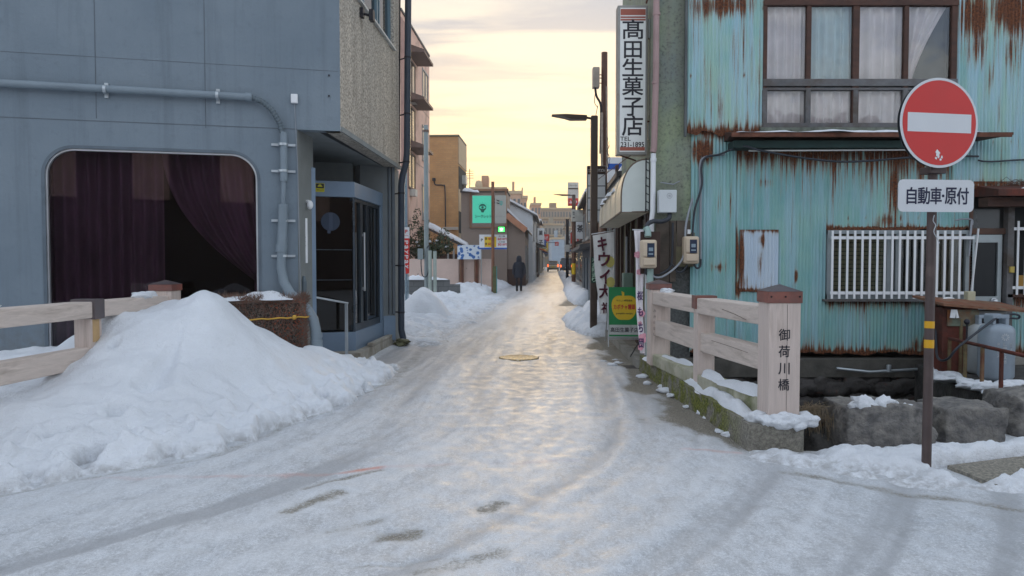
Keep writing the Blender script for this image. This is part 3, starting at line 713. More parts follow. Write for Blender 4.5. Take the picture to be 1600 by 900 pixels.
# snow on the parapet
s_ = MB(); snow_strip(s_, (1.93, 5.63, .2), (1.84, 7.9, .2), .17, .065, 3); s_.build('snow_ridge', snow, label='ridge of snow along the top of the mossy kerb outside the railing', cat='snow')
s_ = MB(); snow_strip(s_, (NP[0] - .06, NP[1] + .2, .34), (MPx[0], MPx[1] - .12, .34), .17, .055, 8); s_.build('snow_ridge', snow, label='strip of snow on the bottom beam between the inscribed post and the middle post', cat='snow')
s_ = MB(); snow_strip(s_, (1.79, 9.0, .2), (1.77, 9.6, .2), .16, .06, 12); s_.build('snow_ridge', snow, label='small snow cap at the far end of the mossy kerb, beside the blue-green meter post', cat='snow')
s_ = MB(); 
for i_, (dx, dy, r_) in enumerate(((-.16, -.19, .055), (-.05, -.2, .07), (.08, -.19, .075), (.17, -.17, .06), (-.2, -.08, .06), (.02, -.17, .08), (.19, -.05, .05))): s_.blob((NP[0] + dx, NP[1] + dy, .225), r_, i_ + 3, 3, .4, sq=(1.35, 1, .8))
s_.build('snow_lump', snow, label='lump of snow packed round the foot of the inscribed railing post', cat='snow lump')
s_ = MB(); s_.blob((FP_[0] + .03, FP_[1] - .3, 1.105), .07, 5, 3, .3, sq=(1.2, 1.8, .55)); s_.build('snow_lump', snow, label='small cap of snow on the far end of the right top rail', cat='snow lump')
s_ = MB(); snow_strip(s_, (MPx[0] + .0, MPx[1] + .5, .34), (FP_[0], FP_[1] - .3, .34), .12, .03, 15); s_.build('snow_ridge', snow, label='thin snow on the bottom beam of the right railing, beyond its middle post', cat='snow')

# left parapet
t = thing('bridge_parapet', 'pale timber bridge railing half buried by the big snow heap, under the curtained window', 'railing', (-4.05, 7, 0))
LX = lambda y: -4.14 - .02 + .062 * (y - 5.95) * 1.6
def lr(y): return (LX(y), y)
P_ = [lr(3.6), lr(7.02), lr(8.25)]
for (a_, b_) in ((P_[0], P_[1]), (P_[1], P_[2])): rails(t, [a_, b_], .995, .545, .3)
r_ = MB(); r_.beam((*lr(3.6), .17), (*lr(8.3), .17), .26, .24); r_.build('concrete_kerb', m_wood_moss, t, bevel=.01)
for y_ in (7.02,):
    lpost(t, *lr(y_), .17, 0, .92, False); b = MB(); b.box((*lr(y_), 1.0), (.235, .17, .19)); b.build('saddle_band', m_copper_top, t, bevel=.004)
    b = MB(); b.box((LX(y_) + .088, y_ - .02, .8), (.004, .11, .22)); b.build('splice', m_wood_end, t)
lpost(t, *lr(8.33), .24, 0, 1.125)
s_ = MB(); snow_strip(s_, (LX(8.05), 7.9, 1.07), (LX(8.1), 8.15, 1.07), .16, .06, 22); s_.blob((LX(8.0), 7.85, 1.08), .075, 9, 3, .3, sq=(1.3, 1.6, .6)); s_.build('snow_lump', snow, label='cap of snow on the left top rail just before its copper-capped end post', cat='snow lump')
s_ = MB(); s_.blob((LX(5.8), 5.75, 1.085), .1, 11, 3, .3, sq=(1.1, 1.4, .5)); s_.build('snow_lump', snow, label='lump of snow on the left top rail at the very edge of the picture', cat='snow lump')

# ================================================================== GREY BUILDING (left)
CX, CY = -2.13, 9.2
FL = Fr((CX, CY), (4.09, 1.0)); FS = Fr((CX, CY), (.0435, 1.0))
m_blue_wall = mat('slate_blue_render', (.165, .215, .26), .75, var=.10, scale=1.2, bump=.5, bscale=22, col2=(.205, .26, .31), c2at=.60, c2w=.25, bdist=.008, c2scale=1.2)
def drip_wall(name, base, dark, light):
    m, t_, b = new_mat(name); g = G(t_); v = g.coord()
    big = g.noise(v, .8, 5, .6); dr = g.noise(g.coord((7, 7, .35)), 1.0, 6, .65); dr2 = g.noise(g.coord((22, 22, 1.2)), 1.0, 4, .6); mott = g.noise(v, 9, 6, .7); fn = g.noise(v, 26, 5, .6)
    c = g.mix(g.ramp(big, [(.35, 0.0), (.65, 1.0)]), base, light); c = g.mix(g.ramp(dr, [(.50, 0.0), (.72, .55)]), c, dark); c = g.mix(g.ramp(dr2, [(.56, 0.0), (.75, .35)]), c, light)
    c = g.mix(g.ramp(mott, [(.55, 0.0), (.75, .4)]), c, dark); sz = g.n('ShaderNodeSeparateXYZ'); g.l(v, sz.inputs[0])
    low = g.math('MULTIPLY', g.ramp(sz.outputs[2], [(.15, .8), (.9, 0.0)]), g.ramp(mott, [(.35, 0.0), (.6, 1.0)])); c = g.mix(low, c, (.13, .125, .115))
    g.l(c, b.inputs['Base Color']); b.inputs['Roughness'].default_value = .72; g.l(g.bump(g.math('ADD', fn, g.math('MULTIPLY', mott, .6)), .5, .008), b.inputs['Normal']); return m
m_blue_wall = drip_wall('slate_blue_drips', (.150, .192, .230), (.110, .140, .168), (.185, .228, .265))
m_soffit = mat('dark_soffit', (.22, .245, .25), .8, var=.15, bump=.3)
m_porch = mat('porch_blue_paint', (.17, .24, .33), .42, var=.10, scale=2, bump=.15, spec=.5)
m_seam = mat('wall_seam', (.115, .135, .155), .9, bump=0)
def speckle(name, base):
    m, t_, b = new_mat(name); g = G(t_); v = g.coord()
    n = g.noise(v, 34, 5, .7); vs = g.noise(g.coord((3, 3, .25)), 1.6, 5, .6)
    c = g.mix(g.ramp(n, [(.40, 0.0), (.62, 1.0)]), mul(base, .42), mul(base, 1.45)); c = g.mix(g.ramp(vs, [(.3, .55), (.6, 0.0)]), c, mul(base, .42))
    g.l(c, b.inputs['Base Color']); b.inputs['Roughness'].default_value = .8
    g.l(g.bump(n, .6, .012), b.inputs['Normal']); return m
m_rough = speckle('roughcast_side', (.50, .455, .39))
t = thing('grey_building', 'slate blue building with a large rounded curtained window, overhanging floor and corner glass entrance', 'building', (-5, 9, 0))
H = 7.6; ZO = FL.px(533, 205)[1]                               # underside of the overhang
s_edge = FL.px(465, 300)[0]
wl = FL.px(65, 300)[0]; wr = FL.px(407, 300)[0]; wt = FL.px(235, 231)[1]
win = rrect(wl, wr, .32, wt, .34, 10, (0, 0, 1, 1))
b = MB(); b.poly(FL, [(-9, 0), (s_edge, 0), (s_edge, ZO), (0, ZO), (0, H), (-9, H)], [win], .16)
b.build('wall', m_blue_wall, t)
# seams
b = MB()
for px_, z0, z1 in ((149, FL.px(149, 185)[1], H), (320, FL.px(320, 200)[1], H)):
    a_ = FL.px(px_, 100)[0]; b.fbox(FL, a_ - .004, a_ + .004, z0, z1, 0, .003)
zz = FL.px(200, 191)[1]; b.fbox(FL, -9, s_edge, zz - .004, zz + .004, 0, .0035)
zz = FL.px(200, 92)[1]; b.fbox(FL, -9, -.02, zz - .003, zz + .003, 0, .002)
b.build('wall_joint', m_seam, t)
# window surround, glass, curtains, room
inn = rrect(wl + .035, wr - .035, .32, wt - .035, .305, 10, (0, 0, 1, 1))
b = MB(); b.poly(FL, win, [inn], .12, .006); wf_ = b.build('window_frame', mat('dark_trim', (.12, .15, .18), .4, .3), t)
inn2 = rrect(wl + .055, wr - .055, .32, wt - .055, .285, 10, (0, 0, 1, 1))
b = MB(); b.poly(FL, rrect(wl + .036, wr - .036, .32, wt - .036, .304, 10, (0, 0, 1, 1)), [inn2], .05, -.02); b.build('chrome_trim', m_alu, wf_)
b = MB(); b.poly(FL, inn2, (), .012, -.06); b.build('window_glass', glass_mat('big_window_glass', (.66, .60, .66), .8, .01), t)
m_curt = mat('plum_curtain', (.36, .25, .30), .85, var=.3, scale=3, bump=.2, stretch=(1, 1, .3))
def curtain(fr, a0, a1, z0, z1, o, mt, par, folds=12, amp=.035, nm='curtain', swoop=None, gather=0.0, seed=0):
    nu, nv = int(max(40, folds * 9)), 24
    u, v = np.meshgrid(np.linspace(0, 1, nu), np.linspace(0, 1, nv)); 
    ph = 2 * math.pi * folds * (u + .03 * fbm(u * 4, v * 0, seed + 3, 2)); A_ = a0 + (a1 - a0) * u; Zz = z0 + (z1 - z0) * v
    if swoop: A_, Zz = swoop(u, v)
    off = o + amp * np.sin(ph) * (.7 + .6 * vn(u * folds * .7, v * 1.2, seed)) + .02 * fbm(u * 6, v * 2, seed + 9, 3)
    Xc = fr.O.x + fr.u.x * A_ + fr.n.x * off; Yc = fr.O.y + fr.u.y * A_ + fr.n.y * off
    return grid_obj(nm, Xc, Yc, Zz, mt, parent=par)
mid = wl + (wr - wl) * .50
curtain(FL, wl - .1, mid + .03, .3, wt + .1, -.30, m_curt, t, 11, .09, seed=2)
def sw(u, v):
    top = mid + .02 + (wr + .1 - mid) * u; bot = wr + .15 - .28 * (1 - u)
    k_ = (1 - v) ** 2.2; a_ = top + (bot - top) * k_
    zt = wt + .1; zb = 1.25 + .22 * u - .0 - .55 * (1 - u) * u * 1.2; return a_, zb + (zt - zb) * v
curtain(FL, 0, 1, 0, 1, -.30, m_curt, t, 9, .08, swoop=sw, seed=5)
curtain(FL, wr - .12, wr + .15, .3, 1.3, -.38, m_curt, t, 3, .04, seed=7)
b = MB(); m_room = mat('dim_room', (.035, .035, .04), .9)
b.fbox(FL, -8.9, s_edge - .05, .01, .3, -3.2, -.17); b.fbox(FL, -8.9, s_edge - .05, 3.3, 3.4, -3.2, -.17); b.fbox(FL, -8.9, s_edge - .05, .3, 3.3, -3.3, -3.2); b.fbox(FL, -9, -8.9, .01, 3.4, -3.2, -.17); b.fbox(FL, s_edge - .14, s_edge - .06, .01, 3.3, -3.2, -.17)
b.build('room', m_room, t)
# overhang: side wall (roughcast) with its window, soffit, body
zs = FS.px(615, 77)[1]; ws1 = FS.px(615, 40)[0]; send = FS.px(625, 200)[0]; ws0 = .55
b = MB(); wz1 = zs + 1.5
b.poly(FS, [(0.0, ZO), (send, ZO), (send, H), (0.0, H)], [[(ws0, zs), (ws1, zs), (ws1, wz1), (ws0, wz1)]], .2); b.build('side_wall', m_rough, t)
b = MB(); b.fbox(FS, 0.02, send, ZO - .004, ZO + .06, 0.0, .02); b.build('drip_edge', m_soffit, t)
b = MB(); b.fbox(FS, ws0, ws1, zs - .03, zs, -.1, .045); b.build('window_sill', mat('white_sill', (.55, .56, .55), .5), t)
fr_ = MB(); k_ = (ws1 - ws0)
for a_ in (ws0 + .03, ws0 + k_ * .33, ws0 + k_ * .64, ws0 + k_ * .70, ws1 - .03): fr_.fbox(FS, a_ - .03, a_ + .03, zs, wz1, -.12, -.05)
fr_.fbox(FS, ws0, ws1, wz1 - .06, wz1, -.125, -.055); fr_.fbox(FS, ws0, ws1, zs, zs + .05, -.125, -.055); wfr = fr_.build('window_frame', mat('bluegrey_frame', (.14, .22, .27), .4, .2), t)
b = MB(); b.fbox(FS, ws0, ws1, zs, wz1, -.10, -.09); b.build('pane', glass_mat('side_glass', (.15, .17, .18), 1.0, .02), wfr)
b = MB(); b.fbox(FS, ws0 - .1, ws1 + .1, zs - .2, wz1 + .2, -.9, -.85); b.build('blind', mat('pale_blind', (.5, .52, .52)), wfr)
# body behind walls (keeps light out)
b = MB(); q0 = FL.w(-8.9, 0, -3.35); 
b.add([FL.w(-.25, ZO, -.17), FL.w(-9, ZO, -.17), (-14, 14, ZO), (*FS.w(send, 0, -.21).xy, ZO)], [(0, 1, 2, 3)], 0); b.build('soffit', m_soffit, t)
b = MB(); b.add([FL.w(-.0, H, 0), FL.w(-9, H, 0), (-14, 15, H), (*FS.w(send, 0, 0).xy, H)], [(0, 3, 2, 1)], 0); b.add([FS.w(send, ZO, 0), FS.w(send, H, 0), (-14, 15, H), (-14, 15, ZO)], [(0, 1, 2, 3)]); b.build('roof', m_seam, t)
# wall light on the side
b = MB(); a_, z_ = FS.px(563, 22); b.fbox(FS, a_ - .05, a_ + .05, z_ - .05, z_ + .08, 0, .05); b.tube([FS.w(a_, z_, .05), FS.w(a_, z_ - .02, .14)], .018); b.fbox(FS, a_ - .06, a_ + .06, z_ - .1, z_ + .05, .13, .19); b.build('wall_lamp', m_ink, t, bevel=.006)
# corner pier (between the curtained window and the entrance)
pe = FS.u; A0 = FL.w(s_edge, 0, 0); L1 = .62
PR = Fr(A0.xy, (pe.x, pe.y))
b = MB(); b.poly(PR, [(0, 0), (L1, 0), (L1, ZO), (0, ZO)], (), .3); b.build('pier', mat('pier_render', (.19, .205, .20), .8, var=.15, bump=.6, bscale=30, bdist=.01), t)
# porch
P1 = gr(556, 546, .16); p0x = PR.w(L1, 0, 0); P0 = Vector((P1.x - 1.06, P1.y - .40, 0)); 
PF = Fr((P1.x, P1.y), (P1.x - P0.x, P1.y - P0.y)); wF = 1.13; PSd = Fr((P1.x, P1.y), (.0565, 1)); wS = 1.78
zt = PSd.px(556, 285)[1]; zh = PSd.px(556, 309)[1]
b = MB()
b.fbox(PF, -wF, 0, .0, .42, -.16, 0); b.fbox(PSd, .0, wS, .0, .42, -.16, .0); pb = b.build('porch_base', m_porch, t, bevel=.006)
b = MB(); b.fbox(PF, -wF, -.0, zh, zt, -.16, .002); b.fbox(PSd, 0.0, wS, zh + .002, zt - .002, -.16, .0); b.fbox(PSd, 0.02, wS, zt - .01, zt + .0, -1.2, -.02); b.build('porch_header', m_porch, t, bevel=.006)
b = MB(); b.fbox(PF, -wF, -wF + .13, .42, zh, -.10, -.004); b.build('porch_jamb', m_porch, t, bevel=.004); b = MB(); b.fbox(PSd, wS - .13, wS, .42, zh, -.10, -.004); b.build('porch_jamb', m_porch, t, bevel=.004)
gfr = glass_mat('porch_glass', (.10, .115, .13), .9, .01)
b = MB(); b.fbox(PF, -wF + .13, -.02, .45, zh, -.06, -.05); b.build('glass_front', gfr, t)
dr = MB()
for a_, w_ in ((.06, .035), (.42, .14), (.80, .04), (wS - .17, .05)): dr.fbox(PSd, a_, a_ + w_, .42, zh, -.09, -.03)
dr.fbox(PSd, .02, wS - .13, .42, .52, -.09, -.03); dr.fbox(PSd, .02, wS - .13, zh - .05, zh - .001, -.088, -.03); dfr = dr.build('door_frame', mat('dark_door_frame', (.03, .045, .06), .35, .3), t)
b = MB(); b.fbox(PSd, .10, .42, .52, zh - .05, -.07, -.06); b.fbox(PSd, .56, .80, .52, zh - .05, -.07, -.06); b.fbox(PSd, .84, wS - .17, .52, zh - .05, -.07, -.06); b.build('door_glass', glass_mat('door_glass', (.12, .14, .15), 1.0, .01), dfr)
b = MB(); b.tube([PSd.w(.53, 1.0, .0), PSd.w(.53, 1.9, .0)], .016); b.fbox(PSd, .515, .545, 1.02, 1.06, -.03, 0); b.fbox(PSd, .515, .545, 1.84, 1.88, -.03, 0); b.build('door_handle', m_alu, dfr)
b = MB(); b.fbox(PF, -wF + .13, -.02, 1.62, 1.632, -.055, -.047); b.fbox(PF, -wF + .13, -.02, 1.18, 1.19, -.055, -.047); b.fbox(PF, -.03, -.0, .42, zh, -.09, -.002); b.build('glazing_bar', mat('thin_bar', (.06, .08, .10), .3, .4), t)
# disc emblem and the curtain-like shapes behind the glass
em = MB(); a_, z_ = PF.px(517, 346); rr_ = .135
em.add([PF.w(a_ + rr_ * math.cos(R(i * 10)), z_ + rr_ * math.sin(R(i * 10)), -.046) for i in range(36)], [tuple(range(36))]); em.build('disc_emblem', mat('emblem_blue', (.022, .040, .075), .5), t)
em = MB(); em.fbox(PF, a_ - .022, a_ + .03, z_ - .12, z_ + .12, -.0455, -.044); em.fbox(PF, a_ - .045, a_ + .0, z_ - .17, z_ - .13, -.0455, -.044); em.build('emblem_stripe', mat('emblem_stripe', (.045, .065, .11), .5), t)
b = MB(); b.fbox(PF, -wF, -.02, .02, zt, -1.2, -1.1); b.fbox(PSd, .1, wS, .02, zt, -1.25, -1.2); b.fbox(PF, -wF, -.1, .02, .4, -1.2, -.16); b.build('lobby', m_room, t)
# wall behind the porch and end pillar
e0 = PSd.w(wS, 0, 0); e1 = at(617, 400, e0.y + .12); EW = Fr(e0.xy, (e1.x - e0.x, e1.y - e0.y)); Le = (e1.xy - e0.xy).length
b = MB(); b.fbox(EW, -.4, Le, .10, ZO, -.25, -.02); b.build('end_wall', mat('end_wall_paint', (.16, .18, .19), .7, var=.1), t)
b = MB(); b.fbox(EW, .10, .13, .55, ZO, -.02, .01); b.fbox(EW, Le - .05, Le - .0, .55, ZO, -.02, .012); b.build('trim_strip', m_seam, t)
b = MB(); b.fbox(EW, -.0, Le, .10, .52, -.018, .008); b.build('end_wall_base', m_porch, t)
b = MB(); b.fbox(FL, s_edge - .0, s_edge + .75, .02, ZO, -3.1, -3.0); b.build('back_wall', m_soffit, t)
b = MB(); ex = EW.w(Le, 0, -.01); b.prism([(ex.x - .02, ex.y, 0), (ex.x, ex.y + .5, 0), (-14, 15, 0), (-14, 14.9, 0)], [(ex.x - .02, ex.y, ZO), (ex.x, ex.y + .5, ZO), (-14, 15, ZO), (-14, 14.9, ZO)]); b.build('rear_wall', m_soffit, t)
# header return between pier and porch
b = MB(); pw0 = PF.w(-wF, 0, 0); RW = Fr(p0x.xy, (pw0.x - p0x.x + 1e-4, pw0.y - p0x.y)); 
b.fbox(RW, -.05, (pw0.xy - p0x.xy).length, 0, zt + .06, -.1, 0); b.build('return_panel', m_porch, t)
# yellow camera-notice sticker, address plate, lamp by the door
a_, z_ = PF.px(500, 293); st = MB(); st.fbox(PF, a_ - .062, a_ + .062, z_ - .062, z_ + .062, .001, .004); so = st.build('sticker', mat('sticker_yellow', (.55, .50, .02), .5), t)
st = MB(); st.fbox(PF, a_ - .055, a_ + .055, z_ - .01, z_ + .055, .004, .006); st.build('sticker_panel', m_ink, so)
st = MB(); st.poly(PF, [(a_ - .035, z_ + .01), (a_ + .035, z_ + .01), (a_ + .02, z_ + .035), (a_, z_ + .048), (a_ - .03, z_ + .03)], (), .002, .008); MxP = Matrix(((PF.u.x, 0, PF.n.x, 0), (PF.u.y, 0, PF.n.y, 0), (0, 1, 0, 0), (0, 0, 0, 1)))
st.build('sticker_mark', mat('sticker_yellow', (.55, .50, .02), .5), so)
def frM(fr, a_, z_, o=0.0):
    """matrix whose XY plane lies on the facade, origin at (a, z)"""
    p_ = fr.w(a_, z_, o); return Matrix(((fr.u.x, 0, fr.n.x, p_.x), (fr.u.y, 0, fr.n.y, p_.y), (0, 1, 0, p_.z), (0, 0, 0, 1)))
st = MB(); st.glyph('防犯カメラ', frM(PF, a_, z_ - .036, .004), .095, .022, .01, .001); st.build('sticker_text', m_ink, so)
a_, z_ = PR.px(474, 376); 
PLs = Fr(PR.w(.30, 0, 0).xy, (.85, .52))
b = MB(); a_, z0_ = PLs.px(475, 411); _, z1_ = PLs.px(475, 341); b.fbox(PLs, a_ - .045, a_ + .045, z0_, z1_, 0, .015); pl_ = b.build('notice_plate', m_white, t, bevel=.002)
b = MB(); 
for i, (tx, wd) in enumerate((('料金', .03), ('営業', .03), ('時間', .045), ('案内', .045), ('定休日', .05), ('入口', .04))): b.glyph(tx, frM(PLs, a_ - .003, z1_ - .13 - i * .055, .0155), wd, .013, .005, .001)
b.build('plate_text', m_ink, pl_)
b = MB(); q_ = PR.w(.5, 0, 0); c_ = at(474, 315, q_.y - .15); b.tube([c_, c_ + Vector((.05, -.02, .0)), c_ + Vector((.075, -.03, -.0))], .02); b.blob(c_ + Vector((.0, .0, 0)), .04, 3, 2, .05); b.blob(c_ + Vector((.095, -.04, -.045)), .04, 4, 2, .03, sq=(1, 1, 1.45)); b.build('security_light', m_white, t)
b = MB(); c_ = FL.w(*FL.px(460, 155), 0); b.fbox(FL, *(lambda A: (A[0] - .04, A[0] + .04, A[1] - .055, A[1] + .055))(FL.px(460, 155)), 0, .05); jb = b.build('junction_box', m_white, t, bevel=.008)
b = MB(); a_, z_ = FL.px(460, 155); b.tube([FL.w(a_, z_ - .05, .012), FL.w(a_ + .03, z_ - .8, .012), FL.w(a_ + .05, .9, .012)], .005, 6); b.build('thin_wire', m_greycable, jb)
b = MB()
for px_, py_ in ((514, 118), (514, 150)): b = MB(); a_, z_ = FL.px(px_, py_); b.fbox(FL, a_ - .01, a_ + .01, z_ - .01, z_ + .01, 0, .012); b.build('bolt', m_ink, t)
# conduit on the front wall
m_cond = mat('grey_conduit_pipe', (.19, .235, .27), .45, var=.08, bump=.1)
m_cond2 = mat('grey_flexible_pipe', (.10, .13, .15), .5, var=.1)
pl = [FL.w(*FL.px(x, y), .075) for x, y in ((-120, 122), (0, 132), (200, 143), (392, 154))]
b = MB(); b.tube(pl, .043, 14); b.tube([pl[-1] - FL.u * .05, pl[-1] + FL.u * .02], .052, 14); cd = b.build('conduit', m_cond, t)
cur = [FL.w(*FL.px(x, y), .075) for x, y in ((392, 154), (410, 160), (426, 174), (437, 192), (442, 210))]
fine = []
for i in range(len(cur) - 1):
    for k_ in range(8): fine.append(cur[i].lerp(cur[i + 1], k_ / 8))
fine.append(cur[-1]); b = MB(); b.tube(fine, [.030 + .006 * (i % 2) for i in range(len(fine))], 12, sm=False); b.build('flexible_bend', m_cond2, cd)
dn = MB(); q = lambda x, y, o=.075: FL.w(*FL.px(x, y), o)
dn.tube([q(444, 208), q(444, 284)], .043, 14); dn.tube([q(444, 284), q(443, 322)], [.03, .026], 10)
dn.tube([q(443, 320), q(443, 326)], .055, 14); dn.tube([q(443, 326), q(441, 395)], .058, 14); dn.tube([q(441, 382), q(440, 394)], .066, 14)
dn.tube([q(441, 394), q(440, 418), q(444, 440, .09), q(454, 458, .12), q(468, 470, .16), q(480, 482, .2), q(490, 497, .22), q(494, 515, .22), q(495, 532, .22)], [.056, .056, .058, .06, .062, .064, .064, .064, .064], 16)
dn.tube([q(495, 517, .22), q(495, 524, .22)], .072, 16); dn.tube([q(495, 528, .22), q(495, 560, .22)], .074, 16)
dn.build('downpipe', m_cond, cd)
def clamp(px_, py_, vert, par=cd, wide=.14):
    b = MB(); a_, z_ = FL.px(px_, py_)
    if vert: b.fbox(FL, a_ - wide, a_ + wide, z_ - .014, z_ + .014, .0, .03); b.tube([FL.w(a_, z_ - .014, .07), FL.w(a_, z_ + .014, .07)], .058, 14)
    else: b.fbox(FL, a_ - .02, a_ + .02, z_ - .085, z_ + .085, .0, .025); b.tube([FL.w(a_ - .016, z_, .075), FL.w(a_ + .016, z_, .075)], .05, 14)
    b.build('pipe_clamp', m_steel, par)
clamp(167, 142, False); clamp(341, 151, False)
for y_ in (227, 268, 345, 400): clamp(443, y_, True)
# second pipe stub by the porch
b = MB(); c_ = at(475, 440, PR.w(.35, 0).y - .2); b.tube([(c_.x, c_.y, .2), (c_.x, c_.y, c_.z)], .035); b.tube([c_, c_ + Vector((0, 0, .07))], [.035, .015]); b.build('pipe_stub', m_cond2, t)
# downpipe at the far corner
b = MB(); yd = 12.75
pts = [at(639, -160, yd), at(637, 100, yd), at(636, 240, yd), at(634, 258, yd), at(629, 274, yd), at(627, 290, yd), at(627, 400, yd), at(627, 515, yd), at(630, 528, yd), (at(630, 540, yd).x, yd, .12)]
b.tube(pts, .056, 14); dp = b.build('downpipe', mat('dark_downpipe', (.045, .06, .085), .45, var=.12), t)
b = MB()
for x_, y_ in ((637, 90), (636.5, 178), (635, 253), (627, 302), (627, 415), (627, 488)): b = MB(); c_ = at(x_, y_, yd); b.tube([c_, c_ + Vector((-.15, .12, 0))], .012); b.tube([c_ - Vector((0, 0, .015)), c_ + Vector((0, 0, .015))], .062); b.build('pipe_clamp', m_ink, dp)
c0_ = at(625.5, 60, yd + .2); b = MB(); b.tube([(c0_.x, c0_.y, c0_.z + 1), (c0_.x - .03, c0_.y, ZO)], .012); b.build('thin_pipe', m_ink, dp)

# step slab, hand rail, hedge
t2 = thing('entrance_step', 'worn pale stone slab step at the foot of the glass entrance', 'step', (P1.x, P1.y, 0))
m_step = mat('step_stone', (.36, .335, .29), .9, var=.25, scale=6, bump=.5, bscale=40, col2=(.20, .17, .13), c2at=.56, c2w=.2)
b = MB(); b.fbox(PSd, -.25, wS + .95, -.02, .145, -1.3, .13); b.fbox(PSd, .5, wS + .75, .146, .20, .04, .13); b.build('slab', m_step, t2, bevel=.012)
b = MB(); b.blob(PSd.w(wS + .15, .06, .27), .13, 5, 3, .5, sq=(1.0, 1.5, .5)); b.build('broken_block', mat('mossy_block', (.14, .14, .08), .95, var=.4), t2)
t2 = thing('handrail', 'short stainless handrail with one square post in front of the glass entrance', 'handrail', gr(541, 545, .1))
b = MB(); c_ = at(541, 475, 10.35); 
b.box((c_.x, c_.y, (c_.z + .1) / 2), (.04, .04, c_.z - .1)); b.build('post', m_steel, t2, bevel=.004)
b = MB(); e_ = at(485, 463, 9.95); b.beam((c_.x + .02, c_.y, c_.z + .012), (e_.x, e_.y, e_.z + .0), .045, .025); b.build('rail', m_steel, t2, bevel=.004)

hd = thing('hedge', 'clipped brown leafless hedge with a yellow rope round it, beside the grey pipe', 'hedge', (-3.0, 8.7, 0))
h0, h1 = FL.px(345, 500)[0], FL.px(484, 500)[0]
HF = Fr(FL.w(0, 0, .24).xy, (FL.u.x, FL.u.y)); h0 = HF.px(340, 500)[0]; h1 = HF.px(478, 500)[0]; htop = HF.px(440, 466)[1]
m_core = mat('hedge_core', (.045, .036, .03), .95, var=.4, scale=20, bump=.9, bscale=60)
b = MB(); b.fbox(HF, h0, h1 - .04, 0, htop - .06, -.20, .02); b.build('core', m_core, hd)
rn = random.Random(11)
for nm, mm_, N in (('twigs', mat('brown_twig', (.17, .085, .06), .9, var=.4), 5200), ('grey_twigs', mat('grey_twig', (.17, .14, .115), .9, var=.3), 3600), ('red_leaves', mat('rust_leaf', (.30, .075, .035), .8, var=.4), 900)):
    b = MB()
    for i in range(N):
        a_ = rn.uniform(h0, h1); z_ = rn.uniform(.12, htop); o_ = rn.choice((rn.uniform(.0, .07), rn.uniform(-.2, .05)))
        if nm == 'red_leaves': a_ = h1 - abs(rn.gauss(0, .22)); 
        if rn.random() < .25: z_ = htop - rn.uniform(0, .06)
        if rn.random() < .2: a_ = h1 - rn.uniform(0, .05)
        p_ = HF.w(a_, z_, o_); L = rn.uniform(.03, .11) if nm != 'red_leaves' else rn.uniform(.012, .022); th = rn.uniform(0, math.pi); 
        d_ = HF.u * math.cos(th) * .8 + Vector((0, 0, 1)) * abs(math.sin(th)) + HF.n * rn.uniform(-.3, .5); wd = .0028 if nm != 'red_leaves' else .009
        sd_ = HF.u * math.sin(th) * wd - Vector((0, 0, 1)) * math.cos(th) * wd
        b.add([p_ - sd_, p_ + sd_, p_ + d_ * L + sd_ * .3, p_ + d_ * L - sd_ * .3], [(0, 1, 2, 3)])
    b.build(nm, mm_, hd)
b = MB(); zr = HF.px(440, 497)[1]; pts = [HF.w(h0 + (h1 - h0) * i / 14, zr - .02 + .035 * i / 14 + .006 * math.sin(i * 2.1), .085) for i in range(15)] + [HF.w(h1 + .03, zr + .015, .05), HF.w(h1 + .03, zr + .02, -.18)]
b.tube(pts, .010, 7); b.blob(HF.w(h1 - .13, zr + .015, .1), .03, 5, 2, .3); b.build('rope', mat('yellow_rope', (.50, .29, .05), .8, var=.3), hd)
s_ = MB(); snow_strip(s_, HF.w(h0, htop - .02, -.05), HF.w(h1 - .10, htop - .01, -.05), .34, .10, 31); s_.build('snow_ridge', snow, label='strip of snow lying on top of the clipped brown hedge', cat='snow')

# ================================================================== CORRUGATED HOUSE (right)
HY = 10.0
FRt = Fr((0, HY), (1, 0))
m_teal = rustwall_mat('teal_corrugated_iron', (.175, .38, .39), (.27, .47, .42), (.31, .48, .54))
m_teal2 = rustwall_mat('pale_teal_corrugated_iron', (.23, .45, .46), (.35, .52, .43), (.36, .53, .62))
m_pale = rustwall_mat('pale_blue_corrugated_patch', (.45, .55, .64), (.53, .61, .68), (.48, .58, .70))
m_rustp = mat('rusty_iron', (.13, .032, .020), .85, var=.4, scale=9, bump=.6, bscale=50, col2=(.065, .025, .018), c2at=.5, c2w=.2)
m_dark_in = mat('dark_gap', (.02, .022, .022), .95, bump=0)
m_brownwood = mat('dark_brown_timber', (.070, .032, .022), .7, var=.35, scale=4, bump=.4, bscale=40, stretch=(1, 1, 3))
m_greywood = mat('grey_weathered_timber', (.14, .14, .145), .85, var=.3, scale=5, bump=.4, bscale=40, col2=(.09, .075, .065), c2at=.55, c2w=.2)
t = thing('corrugated_house', 'old turquoise corrugated iron house streaked with rust, curtained wooden windows above and barred ones below', 'house', (4.4, 10, 0))
